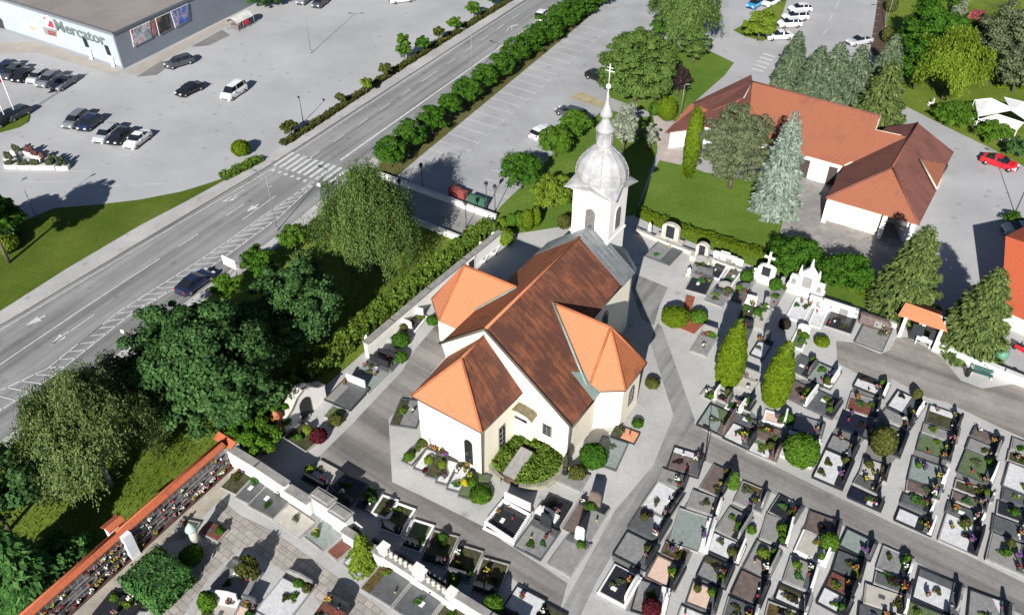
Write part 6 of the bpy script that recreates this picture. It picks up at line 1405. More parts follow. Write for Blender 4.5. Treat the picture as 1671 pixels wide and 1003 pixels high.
# on the pale square before the planter
uprow('on the square before the round planter', ((820, 824, 862, 845, 835, 890, 790, 862), 'K', 'w', 'w', dict(items='', extra_look='white balustered', kind='rect')), ((896, 808, 932, 827, 908, 865, 873, 846), 'K', 'k', '-', dict(items='f')), ((868, 858, 906, 877, 882, 918, 838, 893), 'G', 'd', 'k', dict(kind='tall', items='f', strip=('S', .4, 'y'))),
 ((948, 822, 985, 842, 965, 885, 912, 868), 'S', 'g', 'b', dict(kind='tall', items='s', strip=('B', .45, 'y'))), ((926, 882, 957, 898, 930, 945, 892, 922), 'S', 'g', 'w', dict(kind='tall', items='s')))
mb = MB()
for k in range(26):
    for A, B in (((793, 858), (821, 823)), ((821, 823), (864, 846)), ((864, 846), (838, 888)), ((838, 888), (793, 858))):
        if k % 2 == 0: p = at(*A).lerp(at(*B), k/26); mb.lathe([(.10, .1), (.13, .3), (.08, .5), (.14, .62), (.03, .72)], 6, (p.x, p.y))
for i, (px, py) in enumerate(((803, 395), (790, 406), (776, 417), (768, 431), (700, 478), (688, 492), (672, 505), (655, 519), (640, 532), (623, 545))):
    p = at(px, py, .9); t = thing('wall_memorial', 'white framed dark memorial tablet on the church wall, %s from its tower end' % ORD[i], 'memorial', (p.x, p.y, 0), math.radians(-124+180-2), 'memorial tablets along the white church wall'); m2 = MB(); m2.box(0, 0, .75, 1.25, .22, 1.5); m2.box(0, 0, 1.56, 1.4, .34, .12); m2.build('frame', KERB['w'], t); m2 = MB(); opening(m2, Vector((0, -.11, .2)), Vector((1, 0, 0)), .85, 1.2, i % 2 == 0, .03); m2.build('tablet', KERB['k'], t)
b = at(828, 856); bal = mb.build('grave_balusters', KERB['w'], None, (b.x, b.y, 0)); tag(bal, 'ring of small white balusters round the double plot', 'balustrade')
monument(893, 836+8, 'low white headpiece at the foot of the big black slab', 1.9, .5, 'plain')
# lower yard: along the white dividing wall and the tiled walk
uprow('below the tall white dividing wall',
 ((398, 760, 420, 774, 384, 812, 362, 796), 'E', 'g', '-', dict(items='ff', extra_look='flower edged')), ((422, 776, 442, 788, 406, 826, 385, 814), 'D', 'g', 'd', dict(kind='arch', items='f')), ((443, 789, 482, 812, 444, 850, 407, 828), 'D', 'g', 'd', dict(kind='wave', items='lff')),
 ((485, 815, 530, 842, 488, 878, 446, 853), 'C', 'g', 'g', dict(kind='rect', items='', strip=('S', .45, 'x'))), ((535, 846, 566, 864, 528, 900, 494, 880), 'L', 'g', 'r', dict(kind='rect', items='f')), ((575, 872, 590, 882, 552, 918, 532, 903), 'R', 'g', 'w', dict(items='sf', strip=('M', .5, 'x'))),
 ((603, 892, 625, 905, 588, 945, 555, 922), 'W', 'g', 'd', dict(items='sf', extra_look='pebble covered')), ((633, 912, 678, 941, 636, 994, 590, 962), 'D', 'g', 'd', dict(kind='gable', items='f', strip=('F', .3, 'y'))), ((684, 945, 728, 974, 690, 1025, 640, 998), 'D', 'g', 'd', dict(kind='rect', items='f')), ((735, 978, 775, 1003, 745, 1045, 695, 1028), 'E', 'g', 'k', dict(items='sff')))
uprow('below the tiled walk',
 ((375, 922, 420, 948, 395, 985, 350, 955), 'S', 'g', 'd', dict(kind='wave', items='l', extra_look='weeping yew shaded')), ((466, 940, 507, 968, 462, 1025, 418, 1000), 'W', 'g', 'g', dict(kind='gable', items='sss')), ((532, 980, 568, 1004, 540, 1040, 505, 1020), 'R', 'k', 'k', dict(items='lf')), ((340, 975, 385, 998, 370, 1035, 318, 1010), 'C', 'g', 'w', dict(items='f')), ((395, 985, 418, 1000, 400, 1030, 370, 1020), 'P', 'g', 'd', dict(items='fs')))
uprow('beside the urn wall walk',
 ((300, 845, 325, 858, 312, 880, 284, 868), 'S', 'g', '-', dict(items='f', strip=('E', .5, 'x'))), ((345, 850, 372, 868, 354, 888, 326, 870), 'R', 'g', '-', dict(items='s', extra_look='reddish planted')), ((190, 965, 232, 985, 205, 1030, 150, 1005), 'K', 'k', '-', dict(items='sff')), ((215, 950, 243, 985, 225, 1010, 205, 985), 'E', 'k', 'k', dict(items='s')))
# shaded row behind the dividing wall, along the dark path
downrow('in the shaded row behind the dividing wall',
 ((497, 690, 530, 712, 500, 740, 462, 716), 'E', 'g', '-', dict(items='s')), ((527, 752, 562, 775, 540, 800, 500, 776), 'C', 'd', 'k', dict(kind='rect', items='')), ((566, 776, 600, 794, 576, 822, 545, 804), 'K', 'd', 'k', dict(kind='gable', items='')), ((604, 796, 622, 806, 605, 842, 580, 826), 'K', 'd', '-', dict(items='')),
 ((628, 808, 648, 820, 630, 852, 606, 838), 'E', 'w', '-', dict(items='f')), ((652, 820, 676, 836, 655, 870, 630, 854), 'E', 'w', 'k', dict(items='fs')), ((680, 848, 706, 862, 690, 898, 660, 880), 'M', 'w', 'k', dict(items='s')), ((712, 864, 745, 882, 728, 925, 694, 902), 'E', 'g', 'k', dict(items='fs')), ((752, 888, 785, 905, 768, 950, 732, 926), 'E', 'g', 'd', dict(items='fss')), ((792, 908, 828, 928, 812, 972, 775, 952), 'E', 'g', 'k', dict(items='fs')),
 ((846, 955, 890, 985, 866, 1020, 822, 995), 'W', 'k', 'k', dict(kind='rect', items='')), ((892, 986, 925, 1005, 905, 1040, 868, 1022), 'E', 'k', 'g', {}))
# chapel-like white blue pillar shrine in the lower yard
p = at(322, 888); t = thing('column_shrine', 'pale column shrine with green copper cap among the dark shrubs', 'shrine', p, .4); mb = MB(); mb.box(0, 0, .2, .9, .9, .4); mb.lathe([(.36, .4), (.34, 2.0)], 10); mb.build('shaft', STONE, t); mb = MB(); mb.lathe([(.5, 2.0), (.45, 2.15), (.2, 2.55), (.03, 2.75)], 10); mb.build('cap', mat('pale_copper', (.36, .46, .40), .2, 2), t)
# round raised planter with memorial slab before the portal
p = at(858, 752); t = thing('round_planter', 'raised stone ring planter full of ivy with a sloping memorial slab', 'planter', p, math.radians(-34)); mb = MB(); N = 26
for k in range(N):
    a, b = 2*math.pi*k/N, 2*math.pi*(k+1)/N
    if 4.45 < a < 5.0: continue
    f = lambda r, q, z: (r*1.08*math.cos(q), r*math.sin(q), z); R0_, R1_ = 3.25, 2.9
    mb.mesh([f(R0_, a, 0), f(R0_, b, 0), f(R0_, b, .62), f(R0_, a, .62), f(R1_, a, .62), f(R1_, b, .62), f(R1_, b, 0), f(R1_, a, 0)], [(0, 1, 2, 3), (3, 2, 5, 4), (4, 5, 6, 7)])
mb.build('stone_ring', mat('mossy_stone', (.30, .29, .22), .35, 2, .9, 10), t); mb = MB(); mb.lathe([(2.95, .1), (2.9, .5), (1.5, .75), (.2, .85)], 20); mb.build('soil', SOIL, t)
d = unit(7000); d[:, 2] = np.abs(d[:, 2]); rr = np.sqrt(nr.uniform(0, 1, 7000))*2.95; aa = nr.uniform(0, 6.283, 7000); hz = .62+.45*(1-(rr/3)**2)+.3*np.sin(rr*3+aa*4)*.5+nr.uniform(-.1, .35, 7000)
P = np.stack([rr*1.06*np.cos(aa), rr*np.sin(aa), hz], 1); ok = ~((np.abs(P[:, 0]) < .75) & (P[:, 1] < .9)); P = P[ok]
crown_object(leaf_mesh('ivy', P, d[ok]+nr.normal(size=(len(P), 3))*.4, .10, .17, lm('hedge')), t, 'ivy')
mb = MB(); mb.mesh([(-.62, -2.6, .62), (.62, -2.6, .62), (.62, .2, 1.35), (-.62, .2, 1.35), (-.62, -2.6, .3), (.62, -2.6, .3), (.62, .2, .3), (-.62, .2, .3)], [(0, 1, 2, 3), (4, 5, 1, 0), (5, 6, 2, 1), (6, 7, 3, 2), (7, 4, 0, 3)]); mb.build('memorial_slab', MATS['grey_granite'], t)
# small vases and lanterns on the ledge of the urn wall
for i in range(116):
    p, d, n, L = LEDGE[0 if i % 2 else 1]; s = rng.uniform(.03, .97)*L; lv = rng.choice((0, 0, 1, 2)); w = p+d*s+n*((.5+rng.uniform(-.1, .1)) if lv == 0 else .44); w = Vector((w.x, w.y, (.2, .98, 1.78)[lv]))
    k = rng.choice(('red', 'white', 'white', 'pink', 'yellow')); where = ('ledge', 'middle shelf', 'top shelf')[lv]
    if rng.random() < .5 and k in LANT: lantern_on(w, k, '%s lantern on the %s of the long urn wall' % (k, where), 'lanterns on the urn wall')
    else: flowers_on(w, k, 'small pot of %s flowers on the %s of the long urn wall' % (k, where), 'flower pots on the urn wall', .75)
# ---------------------------------------------------------------- trees and shrubs
# wooded slope by the road
leafy_tree(335, 600, 6.0, 6.6, 5.6, 'chestnut', 'huge dark green chestnut tree between road and churchyard wall', N=50400, size=0.205, K=100, spread=.19, seed=1, trunk=.4)
leafy_tree(480, 498, 5.0, 4.6, 4.6, 'chestnut', 'mid sized dark green tree between the chestnut and the drooping birch', N=25200, size=0.180, K=60, spread=.22, seed=2)
leafy_tree(395, 560, 4.5, 3.6, 3.6, 'chestnut', 'dark tree filling the gap behind the huge chestnut', N=9450, size=0.223, K=26, seed=3)
leafy_tree(268, 540, 4.0, 2.8, 3.0, 'chestnut', 'small dark tree at the road edge of the huge chestnut', N=6720, size=0.211, K=22, seed=4)
weeping_tree(580, 372, 7.6, 5.0, 5.7, 'birch', 'tall drooping birch beside the zebra crossing', N=2100, per=44, size=.095, drop=(.45, 1.05), base=at(606, 440))
weeping_tree(142, 706, 6.6, 5.5, 5.6, 'paleb', 'broad pale green drooping birch beside the urn wall', N=2295, per=40, size=.095, drop=(.25, .65))
leafy_tree(205, 640, 5.0, 3.4, 3.6, 'grey', 'dusky loose tree between chestnut and pale birch', N=7980, size=0.174, K=26, seed=5)
conifer(at(45, 960), 7.5, 3.3, 'conif', 'dark fir at the frame corner outside the urn wall', N=7000, size=.42, name='fir_tree')
leafy_tree(-25, 800, 5, 4.0, 4.5, 'chestnut', 'dark tree cut by the frame edge beyond the pale birch', N=9450, size=0.223, K=26, seed=6)
leafy_tree(100, 905, 1.2, 1.9, 1.2, 'conif', 'low dark shrub on the rough grass outside the urn wall', 'shrub', N=3360, size=0.161, K=14, seed=7, name='leafy_shrub')
leafy_tree(420, 430, 2.2, 1.9, 1.9, 'green', 'small rounded tree behind the white sign board', N=3990, size=0.149, K=16, seed=8, h0=.8, trunk=.09)
leafy_tree(369, 468, 2.6, 1.55, 1.35, 'bright', 'small bright round tree standing beside the dark blue car', N=3570, size=0.124, K=16, seed=9, h0=1.3, trunk=.08)
leafy_tree(478, 384, 2.6, 1.65, 1.45, 'bright', 'small bright round tree beside the drooping birch at the pavement', N=3780, size=0.124, K=16, seed=10, h0=1.3, trunk=.08)
leafy_tree(492, 425, 1.5, 1.6, 1.2, 'birch', 'low olive shrub at the foot of the drooping birch', 'shrub', N=2100, size=0.136, K=12, seed=11, name='leafy_shrub')
leafy_tree(424, 718, 1.8, 1.9, 1.7, 'bright', 'yellow green shrub behind the tall white dividing wall', 'shrub', N=4200, size=0.136, K=16, seed=12, name='leafy_shrub')
leafy_tree(385, 700, 1.8, 1.7, 1.6, 'green', 'green shrub at the orange capped wall corner', 'shrub', N=3570, size=0.149, K=14, seed=13, name='leafy_shrub')
leafy_tree(448, 672, 1.6, 1.7, 1.5, 'green', 'green shrub climbing round the arched gate house', 'shrub', N=3150, size=0.136, K=14, seed=14, name='leafy_shrub')
leafy_tree(470, 632, 1.9, 1.4, 1.5, 'bright', 'yellow green shrub behind the turret of the arched gate', 'shrub', N=2940, size=0.136, K=14, seed=15, name='leafy_shrub')
HP = [at(500, 622, 0), at(560, 570, 0), at(640, 505, 0), at(720, 440, 0), at(800, 378, 0)]
hedge('ivy_hedge', [(p.x, p.y) for p in HP], 2.0, 1.5, 'hedge', 'long loose hedge along the outside of the white church wall', dens=75, size=.17, ragged=.18)
hedge('clipped_hedge', [tuple(at(*p))[:2] for p in ((1040, 352), (1110, 380), (1180, 402), (1262, 428))], .9, 1.0, 'cypress', 'thin yellow green hedge dividing lawn and graves behind the tower', dens=90, size=.1)
hedge('clipped_hedge', [tuple(at(*p))[:2] for p in ((1345, 455), (1395, 474), (1424, 490))], 1.0, .8, 'cypress', 'short yellow green hedge behind the gothic monument', dens=90, size=.1)
# clipped row along the road
RT = [(636, 246, 24), (669, 218, 24), (704, 194, 22), (734, 171, 18), (762, 147, 22), (791, 124, 20), (818, 106, 20), (841, 83, 23), (867, 66, 22), (892, 47, 25), (916, 27, 22), (934, 17, 20), (952, 4, 22), (978, -12, 22)]
rr = []
for i, (x, y, r) in enumerate(RT):
    k = FPX/math.hypot(at(x, y, 2.6).y*math.cos(DEP)+(HC-2.6)*math.sin(DEP), 0.0)
    rr.append(leafy_tree(x, y, 2.5, r/k*1.08, r/k*1.02, 'green', 'round green road tree, %s from the zebra crossing' % ORD[i], N=7140, size=0.124, K=46, spread=.27, even=1, seed=20+i, name='round_tree', group='round trees between road and car park', h0=1.2, trunk=.1))
for i, (x, y, r, k, z) in enumerate(((773, 13.5, 1.45, 'bright', 2.3), (741, 36, 1.25, 'bright', 2.3), (716, 52, 1.05, 'olive', 2.2), (689.5, 70, 1.25, 'green', 2.2), (658.5, 76, 1.35, 'bright', 2.8), (627.6, 112, 1.05, 'olive', 1.9), (596.6, 135, .9, 'lime', 1.9), (555, 159, .8, 'olive', 1.6), (471, 207, 1.1, 'olive', 1.7), (805, -4, 1.2, 'green', 2.2))):
    leafy_tree(x, y, z, r, r*(1.9 if i == 4 else .85), k, ('upright bushy sapling in the verge, tallest of the roadside saplings' if i == 4 else '%s leaved sapling in the verge, %s in line from the top edge' % (dict(bright='bright green', olive='thin olive', green='green', lime='lime green')[k], ORD[i])), N=900 if i != 4 else 1700, size=.2, K=12, seed=40+i, name='sapling', group='roadside saplings', h0=1.0, trunk=.06)
topiary(at(395, 252), 1.25, 1.0, 'cypress', 'bright ball shrub on the car park corner above the lawn', N=1500, size=.13)
HV = [(364, 293), (385, 283), (405, 273), (424, 262)]; hedge('clipped_hedge', [tuple(at(*p))[:2] for p in HV], 1.4, .7, 'hedge', 'short dark clipped hedge at the tip of the road lawn', dens=70, size=.14)
HV = [(462, 238), (520, 201), (580, 161), (640, 121), (700, 83), (760, 46), (835, 0), (880, -28)]; hedge('clipped_hedge', [tuple(at(*p))[:2] for p in HV], 1.1, .6, 'olive', 'long low hedge between car park and road pavement', dens=55, size=.15)
# car park median, lawn and the church side
leafy_tree(1041, 110, 5.4, 5.7, 5.6, 'walnut', 'big round walnut tree behind the church spire', N=39900, size=0.186, K=110, spread=.18, even=1, seed=60, trunk=.3)
weeping_tree(1116, 14, 7.0, 5.2, 5.0, 'birch', 'tall dark birch at the top edge beyond the walnut', N=900, per=32, size=.17, drop=(.3, .8))
leafy_tree(1136, 72, 3.2, 2.4, 3.0, 'walnut', 'slim grey green tree on the far lawn next to the walnut', N=5460, size=0.161, K=22, seed=61)
leafy_tree(1108, 130, 2.6, 1.9, 2.2, 'plum', 'dark brownish round tree beside the walnut', N=5040, size=0.124, K=20, seed=62)
leafy_tree(1084, 42, 2.4, 2.4, 2.0, 'green', 'dark green shrub between walnut and birch', 'shrub', N=4200, size=0.149, K=16, seed=63, name='leafy_shrub')
topiary(at(1087, 196), 1.35, 1.75, 'cypress', 'egg shaped bright green bush near the hall entrance', N=2200, size=.13); topiary(at(1066, 188), .8, 1.0, 'bright', 'small green bush beside the egg shaped bush', N=800, size=.12)
leafy_tree(938, 203, 2.7, 2.25, 1.9, 'bright', 'round tree beside the dark blue grey estate', N=7560, size=0.124, K=44, spread=.26, even=1, seed=64, h0=1.2, trunk=.1); leafy_tree(907, 228, 2.7, 2.35, 1.9, 'bright', 'round tree over the white hatchback by the lawn', N=7560, size=0.124, K=44, spread=.26, even=1, seed=65, h0=1.2, trunk=.1)
leafy_tree(851, 277, 2.9, 2.75, 2.1, 'green', 'broad green tree at the car park corner by the forecourt', N=10080, size=0.130, K=50, spread=.26, even=1, seed=66, h0=1.1, trunk=.12)
leafy_tree(902, 314, 2.2, 2.4, 2.0, 'lime', 'lime green tree standing beside the church tower', N=6300, size=0.149, K=24, seed=67, trunk=.1)
for x, y, rx, h, k, l in ((835, 372, .62, 1.6, 'bright', 'bright columnar shrub beside the forecourt lantern'), (848, 370, .6, 1.6, 'bright', 'second bright columnar shrub beside the forecourt lantern'), (861, 376, .68, 2.6, 'cypress', 'tall clipped column beside the paved church yard corner'), (875, 370, .5, 2.3, 'cypress', 'slimmer clipped column beside the paved church yard corner'), (818, 372, .7, .9, 'lime', 'low lime shrub at the end of the long loose hedge')):
    topiary(at(x, y), rx, h/2+.2, k, l, N=1100, size=.11)
topiary(at(825, 398), .95, 1.0, 'lime', 'lime green ball at the end of the white church wall', N=1300, size=.12)
topiary(at(920, 372), .8, .9, 'olive', 'dull green ball at the foot of the church tower', N=700, size=.12)
leafy_tree(1020, 206, 3.6, 1.9, 3.2, 'silver', 'silvery grey tree right behind the church tower', N=7140, size=0.149, K=26, seed=68)
leafy_tree(1062, 222, 2.2, 1.0, 1.8, 'silver', 'small silvery sapling near the hall courtyard', N=1680, size=0.136, K=10, seed=69, name='sapling')
topiary(at(1122, 292), 1.0, 5.0, 'cypress', 'tall narrow clipped cypress in front of the hall', N=5200, size=.14, name='columnar_cypress', cat='tree')
leafy_tree(1203, 241, 5.8, 4.7, 5.9, 'grey', 'big grey green tree with bare twigs on the hall lawn', N=31500, size=0.124, K=110, spread=.17, seed=70, trunk=.3)
conifer(at(1262, 345), 13.2, 3.1, 'blue', 'pale blue spruce on the hall lawn', N=19000, size=.26, arms=13, fat=.55, tier=.45, droop=.25)
leafy_tree(1298, 418, 2.0, 3.0, 2.0, 'green', 'wide green shrub tree before the hall court, behind the white monument', N=10920, size=0.124, K=40, spread=.26, seed=71, trunk=.1)
leafy_tree(1387, 443, 2.0, 2.75, 2.0, 'green', 'wide green shrub tree before the hall porch, beside the tall spruce', N=10080, size=0.124, K=40, spread=.26, seed=72, trunk=.1)
for x, y, h, r, l, k in ((1286, 140, 8.5, 2.6, 'slender spruce at the zebra crossing, end of the spruce group', 'spruce'), (1322, 160, 8.0, 3.0, 'dense grey green spruce second in the group behind the hall', 'spruce'), (1350, 165, 9.0, 3.2, 'grey green spruce in the middle of the group behind the hall', 'spruce'), (1384, 172, 9.2, 3.2, 'grey green spruce beside the olive one behind the hall', 'spruce'), (1436, 150, 9.0, 2.7, 'spruce at the soil bed behind the olive spruce', 'spruce'), (1430, 200, 9.2, 3.5, 'olive green spruce at the hall roof corner', 'spruceg')):
    conifer(at(x, y), h, r*1.12, k, l, N=11000, size=.33, group='spruces behind the hall', fat=.6, arms=13, tier=.45, droop=.25)
conifer(at(1468, 505), 10.5, 3.9, 'spruceg', 'tall olive spruce in front of the hall porch', N=17000, size=.28, tier=.42, fat=.62, arms=14, droop=.25)
conifer(at(1578, 565), 9.5, 3.7, 'spruceg', 'tall olive spruce between gate shelter and red roofed house', N=17000, size=.28, tier=.42, fat=.62, arms=14, droop=.25)
leafy_tree(1522, 50, 6, 4.6, 5.2, 'green', 'tall green garden tree at the top behind the willow', N=16800, size=0.198, K=44, seed=73)
leafy_tree(1505, 100, 4.5, 3.6, 4.2, 'green', 'green tree between willow and spruces', N=10500, size=0.186, K=30, seed=74)
weeping_tree(1560, 96, 6.5, 4.9, 4.6, 'lime', 'lime green weeping willow beside the lane', N=1000, per=32, size=.16, bark=BARK, name='willow_tree', drop=(.4, .95))
leafy_tree(1650, 56, 5, 4.6, 4.8, 'grey', 'dark grey green tree in the far garden', N=14700, size=0.186, K=44, seed=75); leafy_tree(1668, 110, 4, 3.6, 3.6, 'grey', 'dark grey green tree cut by the frame above the tent', N=9450, size=0.186, K=30, seed=76)
conifer(at(1561, 30), 6, 1.6, 'silver', 'pale narrow conifer beside the red shed', N=3000, size=.3); topiary(at(1578, 62), 2.3, 1.5, 'olive', 'rounded olive bush below the red shed', N=2200, size=.17)
leafy_tree(1558, 186, 1.7, 2.7, 1.6, 'bright', 'round bright shrub at the lane under the willow', 'shrub', N=6720, size=0.136, K=26, seed=77, name='leafy_shrub'); leafy_tree(1624, 214, 1.6, 2.3, 1.5, 'bright', 'round bright shrub before the white tent', 'shrub', N=5670, size=0.136, K=24, seed=78, name='leafy_shrub')
leafy_tree(1664, 240, 1.5, 1.9, 1.3, 'chestnut', 'dark shrub behind the red car', 'shrub', N=3360, size=0.149, K=14, seed=79, name='leafy_shrub'); hedge('clipped_hedge', [tuple(at(*p))[:2] for p in ((1625, 138), (1700, 148))], 2.2, 1.4, 'cypress', 'bright clipped hedge above the white tent', dens=50, size=.2)
leafy_tree(1242, 38, 3.0, 2.6, 2.4, 'lime', 'leafy yellow green tree at the upper parking lane', N=6720, size=0.174, K=26, seed=80); leafy_tree(1654, 356, .8, 1.3, .7, 'green', 'low shrub on the planted island by the silver car', 'shrub', N=1260, size=0.124, K=10, seed=81, name='leafy_shrub')
for x, y, l in ((1452, 20, 'upright hedge bush at the soil bed, upper one'), (1447, 70, 'upright hedge bush at the soil bed, lower one')): topiary(at(x, y), 1.1, 1.4, 'olive', l, N=900, size=.17)
leafy_tree(430, -6, 2.0, 3.2, 1.8, 'chestnut', 'dark shrubbery at the far corner of the store', 'shrub', N=5460, size=0.186, K=20, seed=82, name='leafy_shrub')
# lawn corner by the store approach
topiary(at(4, 385), 2.9, 2.2, 'chestnut', 'dark round bush at the edge of the road lawn', N=2600, size=.22); topiary(at(20, 375), 1.5, 1.1, 'green', 'smaller green bush on the road lawn beside the dark one', N=900, size=.18); topiary(at(8, 408), 1.7, .9, 'lime', 'yellow green low bush on the road lawn', N=1300, size=.18)
t = leafy_tree(-22, 350, 6.5, 3.0, 2.6, 'green', 'tall round tree beyond the frame edge shading the forecourt', N=9450, size=0.186, K=30, seed=83, h0=3.0)
# churchyard shrubs
topiary(at(1186, 622), 1.25, 3.9, 'cypress', 'big pointed clipped cypress next to the pale grave row', shape='cone', N=6500, size=.15, name='clipped_cypress', cat='tree'); topiary(at(1261, 655), 1.2, 3.9, 'cypress', 'big pointed clipped cypress split by a dark seam', shape='cone', N=6000, size=.15, name='clipped_cypress', cat='tree')
topiary(at(1100, 527), 1.37, 0.88, 'cypress', 'large yellow green ball bush beside the grey walk', N=2400, size=.12); topiary(at(1139, 524), 0.89, 0.64, 'bright', 'smaller bright green ball bush with red gravel edge', N=1300, size=.12); topiary(at(1161, 548), 0.67, 0.48, 'green', 'low green cushion behind the small grey plot', N=700, size=.11)
p = at(1116, 514); mb = MB(); mb.prism([tuple(at(*q)[:2]) for q in ((1120, 482), (1134, 486), (1128, 508), (1148, 530), (1132, 546), (1080, 523), (1112, 515))], .02, .14); o = mb.build('gravel_bed', mat('red_lava_gravel', (.33, .10, .05), .4, 4, .95, 14), None, (p.x, p.y, 0)); tag(o, 'red lava gravel bed under the two ball bushes', 'gravel bed')
topiary(at(1303, 752), 1.48, 1.40, 'bright', 'big round topiary on the white framed grave', N=3400, size=.12); topiary(at(1436, 737), 1.07, 1.36, 'olive', 'big brownish bush on the mossy grave', N=2200, size=.13); topiary(at(1350, 893), 0.70, 0.76, 'bright', 'bright ball topiary beside the beige grave', N=1300, size=.1)
topiary(at(1282, 690), 0.59, 0.60, 'green', 'dark green ball beside the pink gravel grave', N=900, size=.1); topiary(at(1195, 795), 0.46, 1.04, 'bright', 'slim bright cone on the brown grave by the path', shape='cone', N=900, size=.1); topiary(at(1319, 646), 0.48, 0.44, 'lime', 'lime ball on the brownish plot by the sandy lane', N=700, size=.1)
topiary(at(1217, 460), 0.70, 0.72, 'green', 'green ball at the garden wall beside the cross monument', N=1000, size=.11); topiary(at(1264, 472), 0.67, 0.68, 'green', 'green ball between the two white monuments', N=1000, size=.11); topiary(at(1235, 514), 0.41, 0.40, 'green', 'small potted ball on the pale pedestal walk', N=500, size=.09); topiary(at(1279, 535), 0.59, 0.56, 'plum', 'reddish brown ball shrub before the gothic monument', N=700, size=.11)
topiary(at(1340, 562), 0.74, 0.44, 'cypress', 'flat bright cushion bush by the upper path', N=900, size=.1); topiary(at(1312, 552), 0.44, 0.32, 'bright', 'small bright cushion beside the flat one', N=500, size=.1); topiary(at(1494, 650), 0.48, 0.56, 'olive', 'small olive ball at the corner of the upper road', N=600, size=.1)
topiary(at(1350, 628), 0.44, 0.40, 'olive', 'brown green ball on the speckled gravel grave', N=450, size=.1); topiary(at(1062, 1000), 0.70, 0.72, 'purple', 'dark red globe on the grey gravel grave', N=1300, size=.1); topiary(at(1256, 726), 0.30, 0.28, 'purple', 'small purple globe on the white gravel grave', N=350, size=.09)
topiary(at(967, 756), 1.18, 1.00, 'green', 'round green ball bush against the nave wall', N=2400, size=.11); topiary(at(942, 778), 0.70, 0.60, 'olive', 'brownish dome shrub beside the dark vase', N=900, size=.1); topiary(at(1040, 694), 0.52, 0.32, 'green', 'low green shrub at the transept corner', N=500, size=.1); topiary(at(1064, 630), 0.70, 0.44, 'olive', 'low olive mound under the transept eaves', N=700, size=.1)
t = thing('vase', 'tall dark vase with dark cypress twig at the nave corner', 'vase', at(922, 776)); mb = MB(); mb.lathe([(.2, 0), (.3, .5), (.18, .9), (.26, 1.1)], 10); mb.build('body', BLK, t); mb = MB(); mb.lathe([(.1, 1.1), (.28, 1.6), (.2, 2.4), (.03, 3.0)], 8); mb.build('twigs', inner('grey'), t)
conifer(at(594, 918), 3.6, 1.55, 'lime', 'yellow green weeping conifer at the dividing wall', N=3600, size=.22, name='weeping_conifer', tier=.4, arms=7, droop=.8)
topiary(at(805, 1000), 0.74, 0.96, 'bright', 'lime green bush at the end of the dividing wall', N=1300, size=.12); topiary(at(740, 950), 0.41, 0.56, 'cypress', 'small yellow green cypress in the shaded row', shape='cone', N=700, size=.1); topiary(at(341, 990), 0.63, 1.00, 'bright', 'bright green cone beside the tiled walk', shape='cone', N=1600, size=.1)
topiary(at(263, 958), 1.95, 0.95, 'conif', 'big square clipped dark hedge block by the tiled walk', shape='box', ry=1.7, N=4200, size=.13, rot=math.radians(-33)); topiary(at(262, 918), 0.67, 0.72, 'conif', 'dark rounded shrub behind the square hedge block', N=800, size=.13); topiary(at(314, 912), 0.89, 0.48, 'bright', 'bright spreading shrub under the column shrine', N=1000, size=.13)
weeping_tree(406, 925, 1.2, 1.15, .9, 'olive', 'weeping dwarf yew on the corner of the tiled walk', N=160, per=18, size=.1, bark=BARK, name='weeping_yew', cat='shrub'); topiary(at(655, 562), 0.89, 0.64, 'green', 'spreading green shrub on the grave by the church wall', N=1200, size=.12); topiary(at(654, 588), 0.67, 0.48, 'green', 'smaller green shrub on the dark grave by the church wall', N=800, size=.12)
topiary(at(521, 718), 0.74, 0.60, 'purple', 'dark red maple ball beside the church path', N=1200, size=.11); topiary(at(549, 690), 0.67, 0.48, 'olive', 'olive cushion before the arched gate', N=700, size=.11); topiary(at(503, 708), 0.41, 0.48, 'lime', 'small yellow green shrub before the arched gate', N=500, size=.11); topiary(at(707, 527), 0.67, 0.40, 'green', 'round green cover plant under the transept eaves', N=700, size=.1)
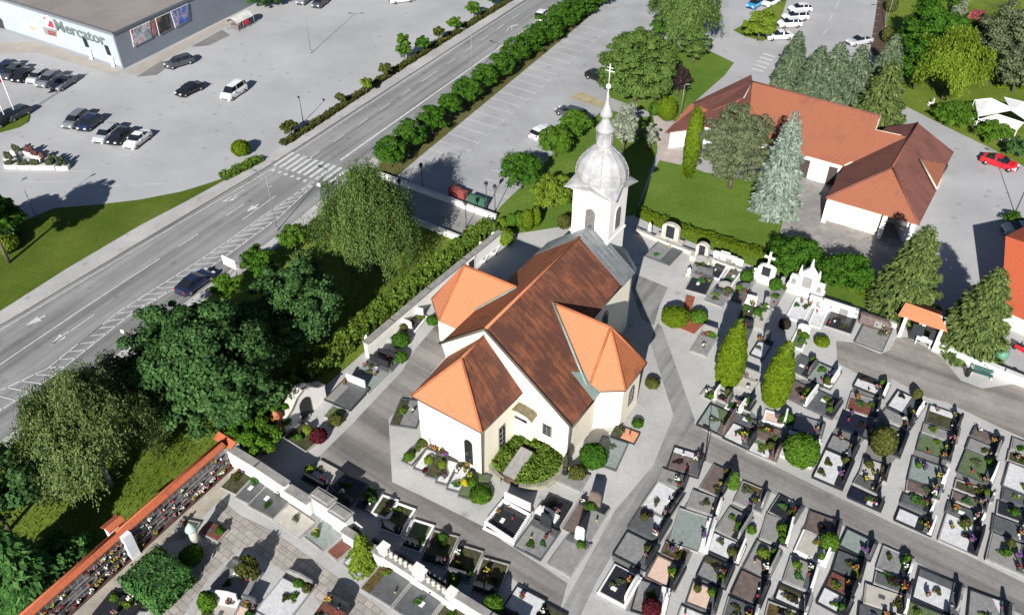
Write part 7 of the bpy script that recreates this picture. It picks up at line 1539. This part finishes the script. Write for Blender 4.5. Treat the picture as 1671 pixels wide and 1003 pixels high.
topiary(at(506, 772), 0.37, 0.48, 'lime', 'small lime shrub on the corner of the dark path', N=400, size=.1); topiary(at(771, 792), 0.37, 0.40, 'bright', 'lime ball on the bed before the annex', N=450, size=.08); topiary(at(785, 810), 0.96, 0.32, 'bright', 'low green carpet shrub at the end of the framed bed', N=1000, size=.1)
topiary(at(1225, 868), 0.37, 0.32, 'bright', 'moss green cushion at the plain grey slab grave', N=350, size=.09); topiary(at(1195, 905), 0.44, 0.32, 'olive', 'dark ground shrub beside the white square grave', N=400, size=.09); topiary(at(1277, 868), 0.55, 0.40, 'bright', 'tangled bright shrub on the grey slab by the lane', N=600, size=.1); topiary(at(1244, 908), 0.48, 0.40, 'lime', 'yellow green shrub on the pink strip grave', N=500, size=.09)
for x, y, r, k, l in ((668, 750, .5, 'bright', 'green cushion in the first plot of the framed bed'), (700, 755, .42, 'lime', 'yellow flowered cushion in the second plot of the framed bed'), (694, 770, .25, 'purple', 'dark purple dot of a plant in the second plot of the framed bed'), (722, 762, .4, 'lime', 'yellow green cushion in the middle of the framed bed'), (758, 790, .36, 'yellow', 'golden yellow cushion near the end of the framed bed'), (690, 728, .5, 'olive', 'olive climber against the annex wall by its corner'), (728, 740, .55, 'olive', 'olive climber against the annex wall beside the window')):
    topiary(at(x, y), r, r*.8, k, l, N=330, size=.075)
# grass tufts on the rough slope: one mass nobody could count
N = 6000; A = []; poly = [(60, 930), (180, 830), (350, 720), (330, 690), (480, 560), (640, 430), (760, 350), (640, 340), (560, 400), (430, 560), (300, 700), (120, 850)]
for i in range(N):
    k = rng.random(); a = at(70+k*640, 900-k*520); A.append((a.x+rng.uniform(-7, 5), a.y+rng.uniform(-4, 5), .16))
A = np.array(A); o = bpy.data.objects.new('grass_tufts', leaf_mesh('grass_tufts', A, unit(N)*np.array([1, 1, .25]), .04, .13, lm('bright'), np.tile([0, 0, 1.0], (N, 1))+nr.normal(size=(N, 3))*.3)); C.objects.link(o); tag(o, 'tufts of rough grass on the wooded slope', 'grass', kind='stuff')
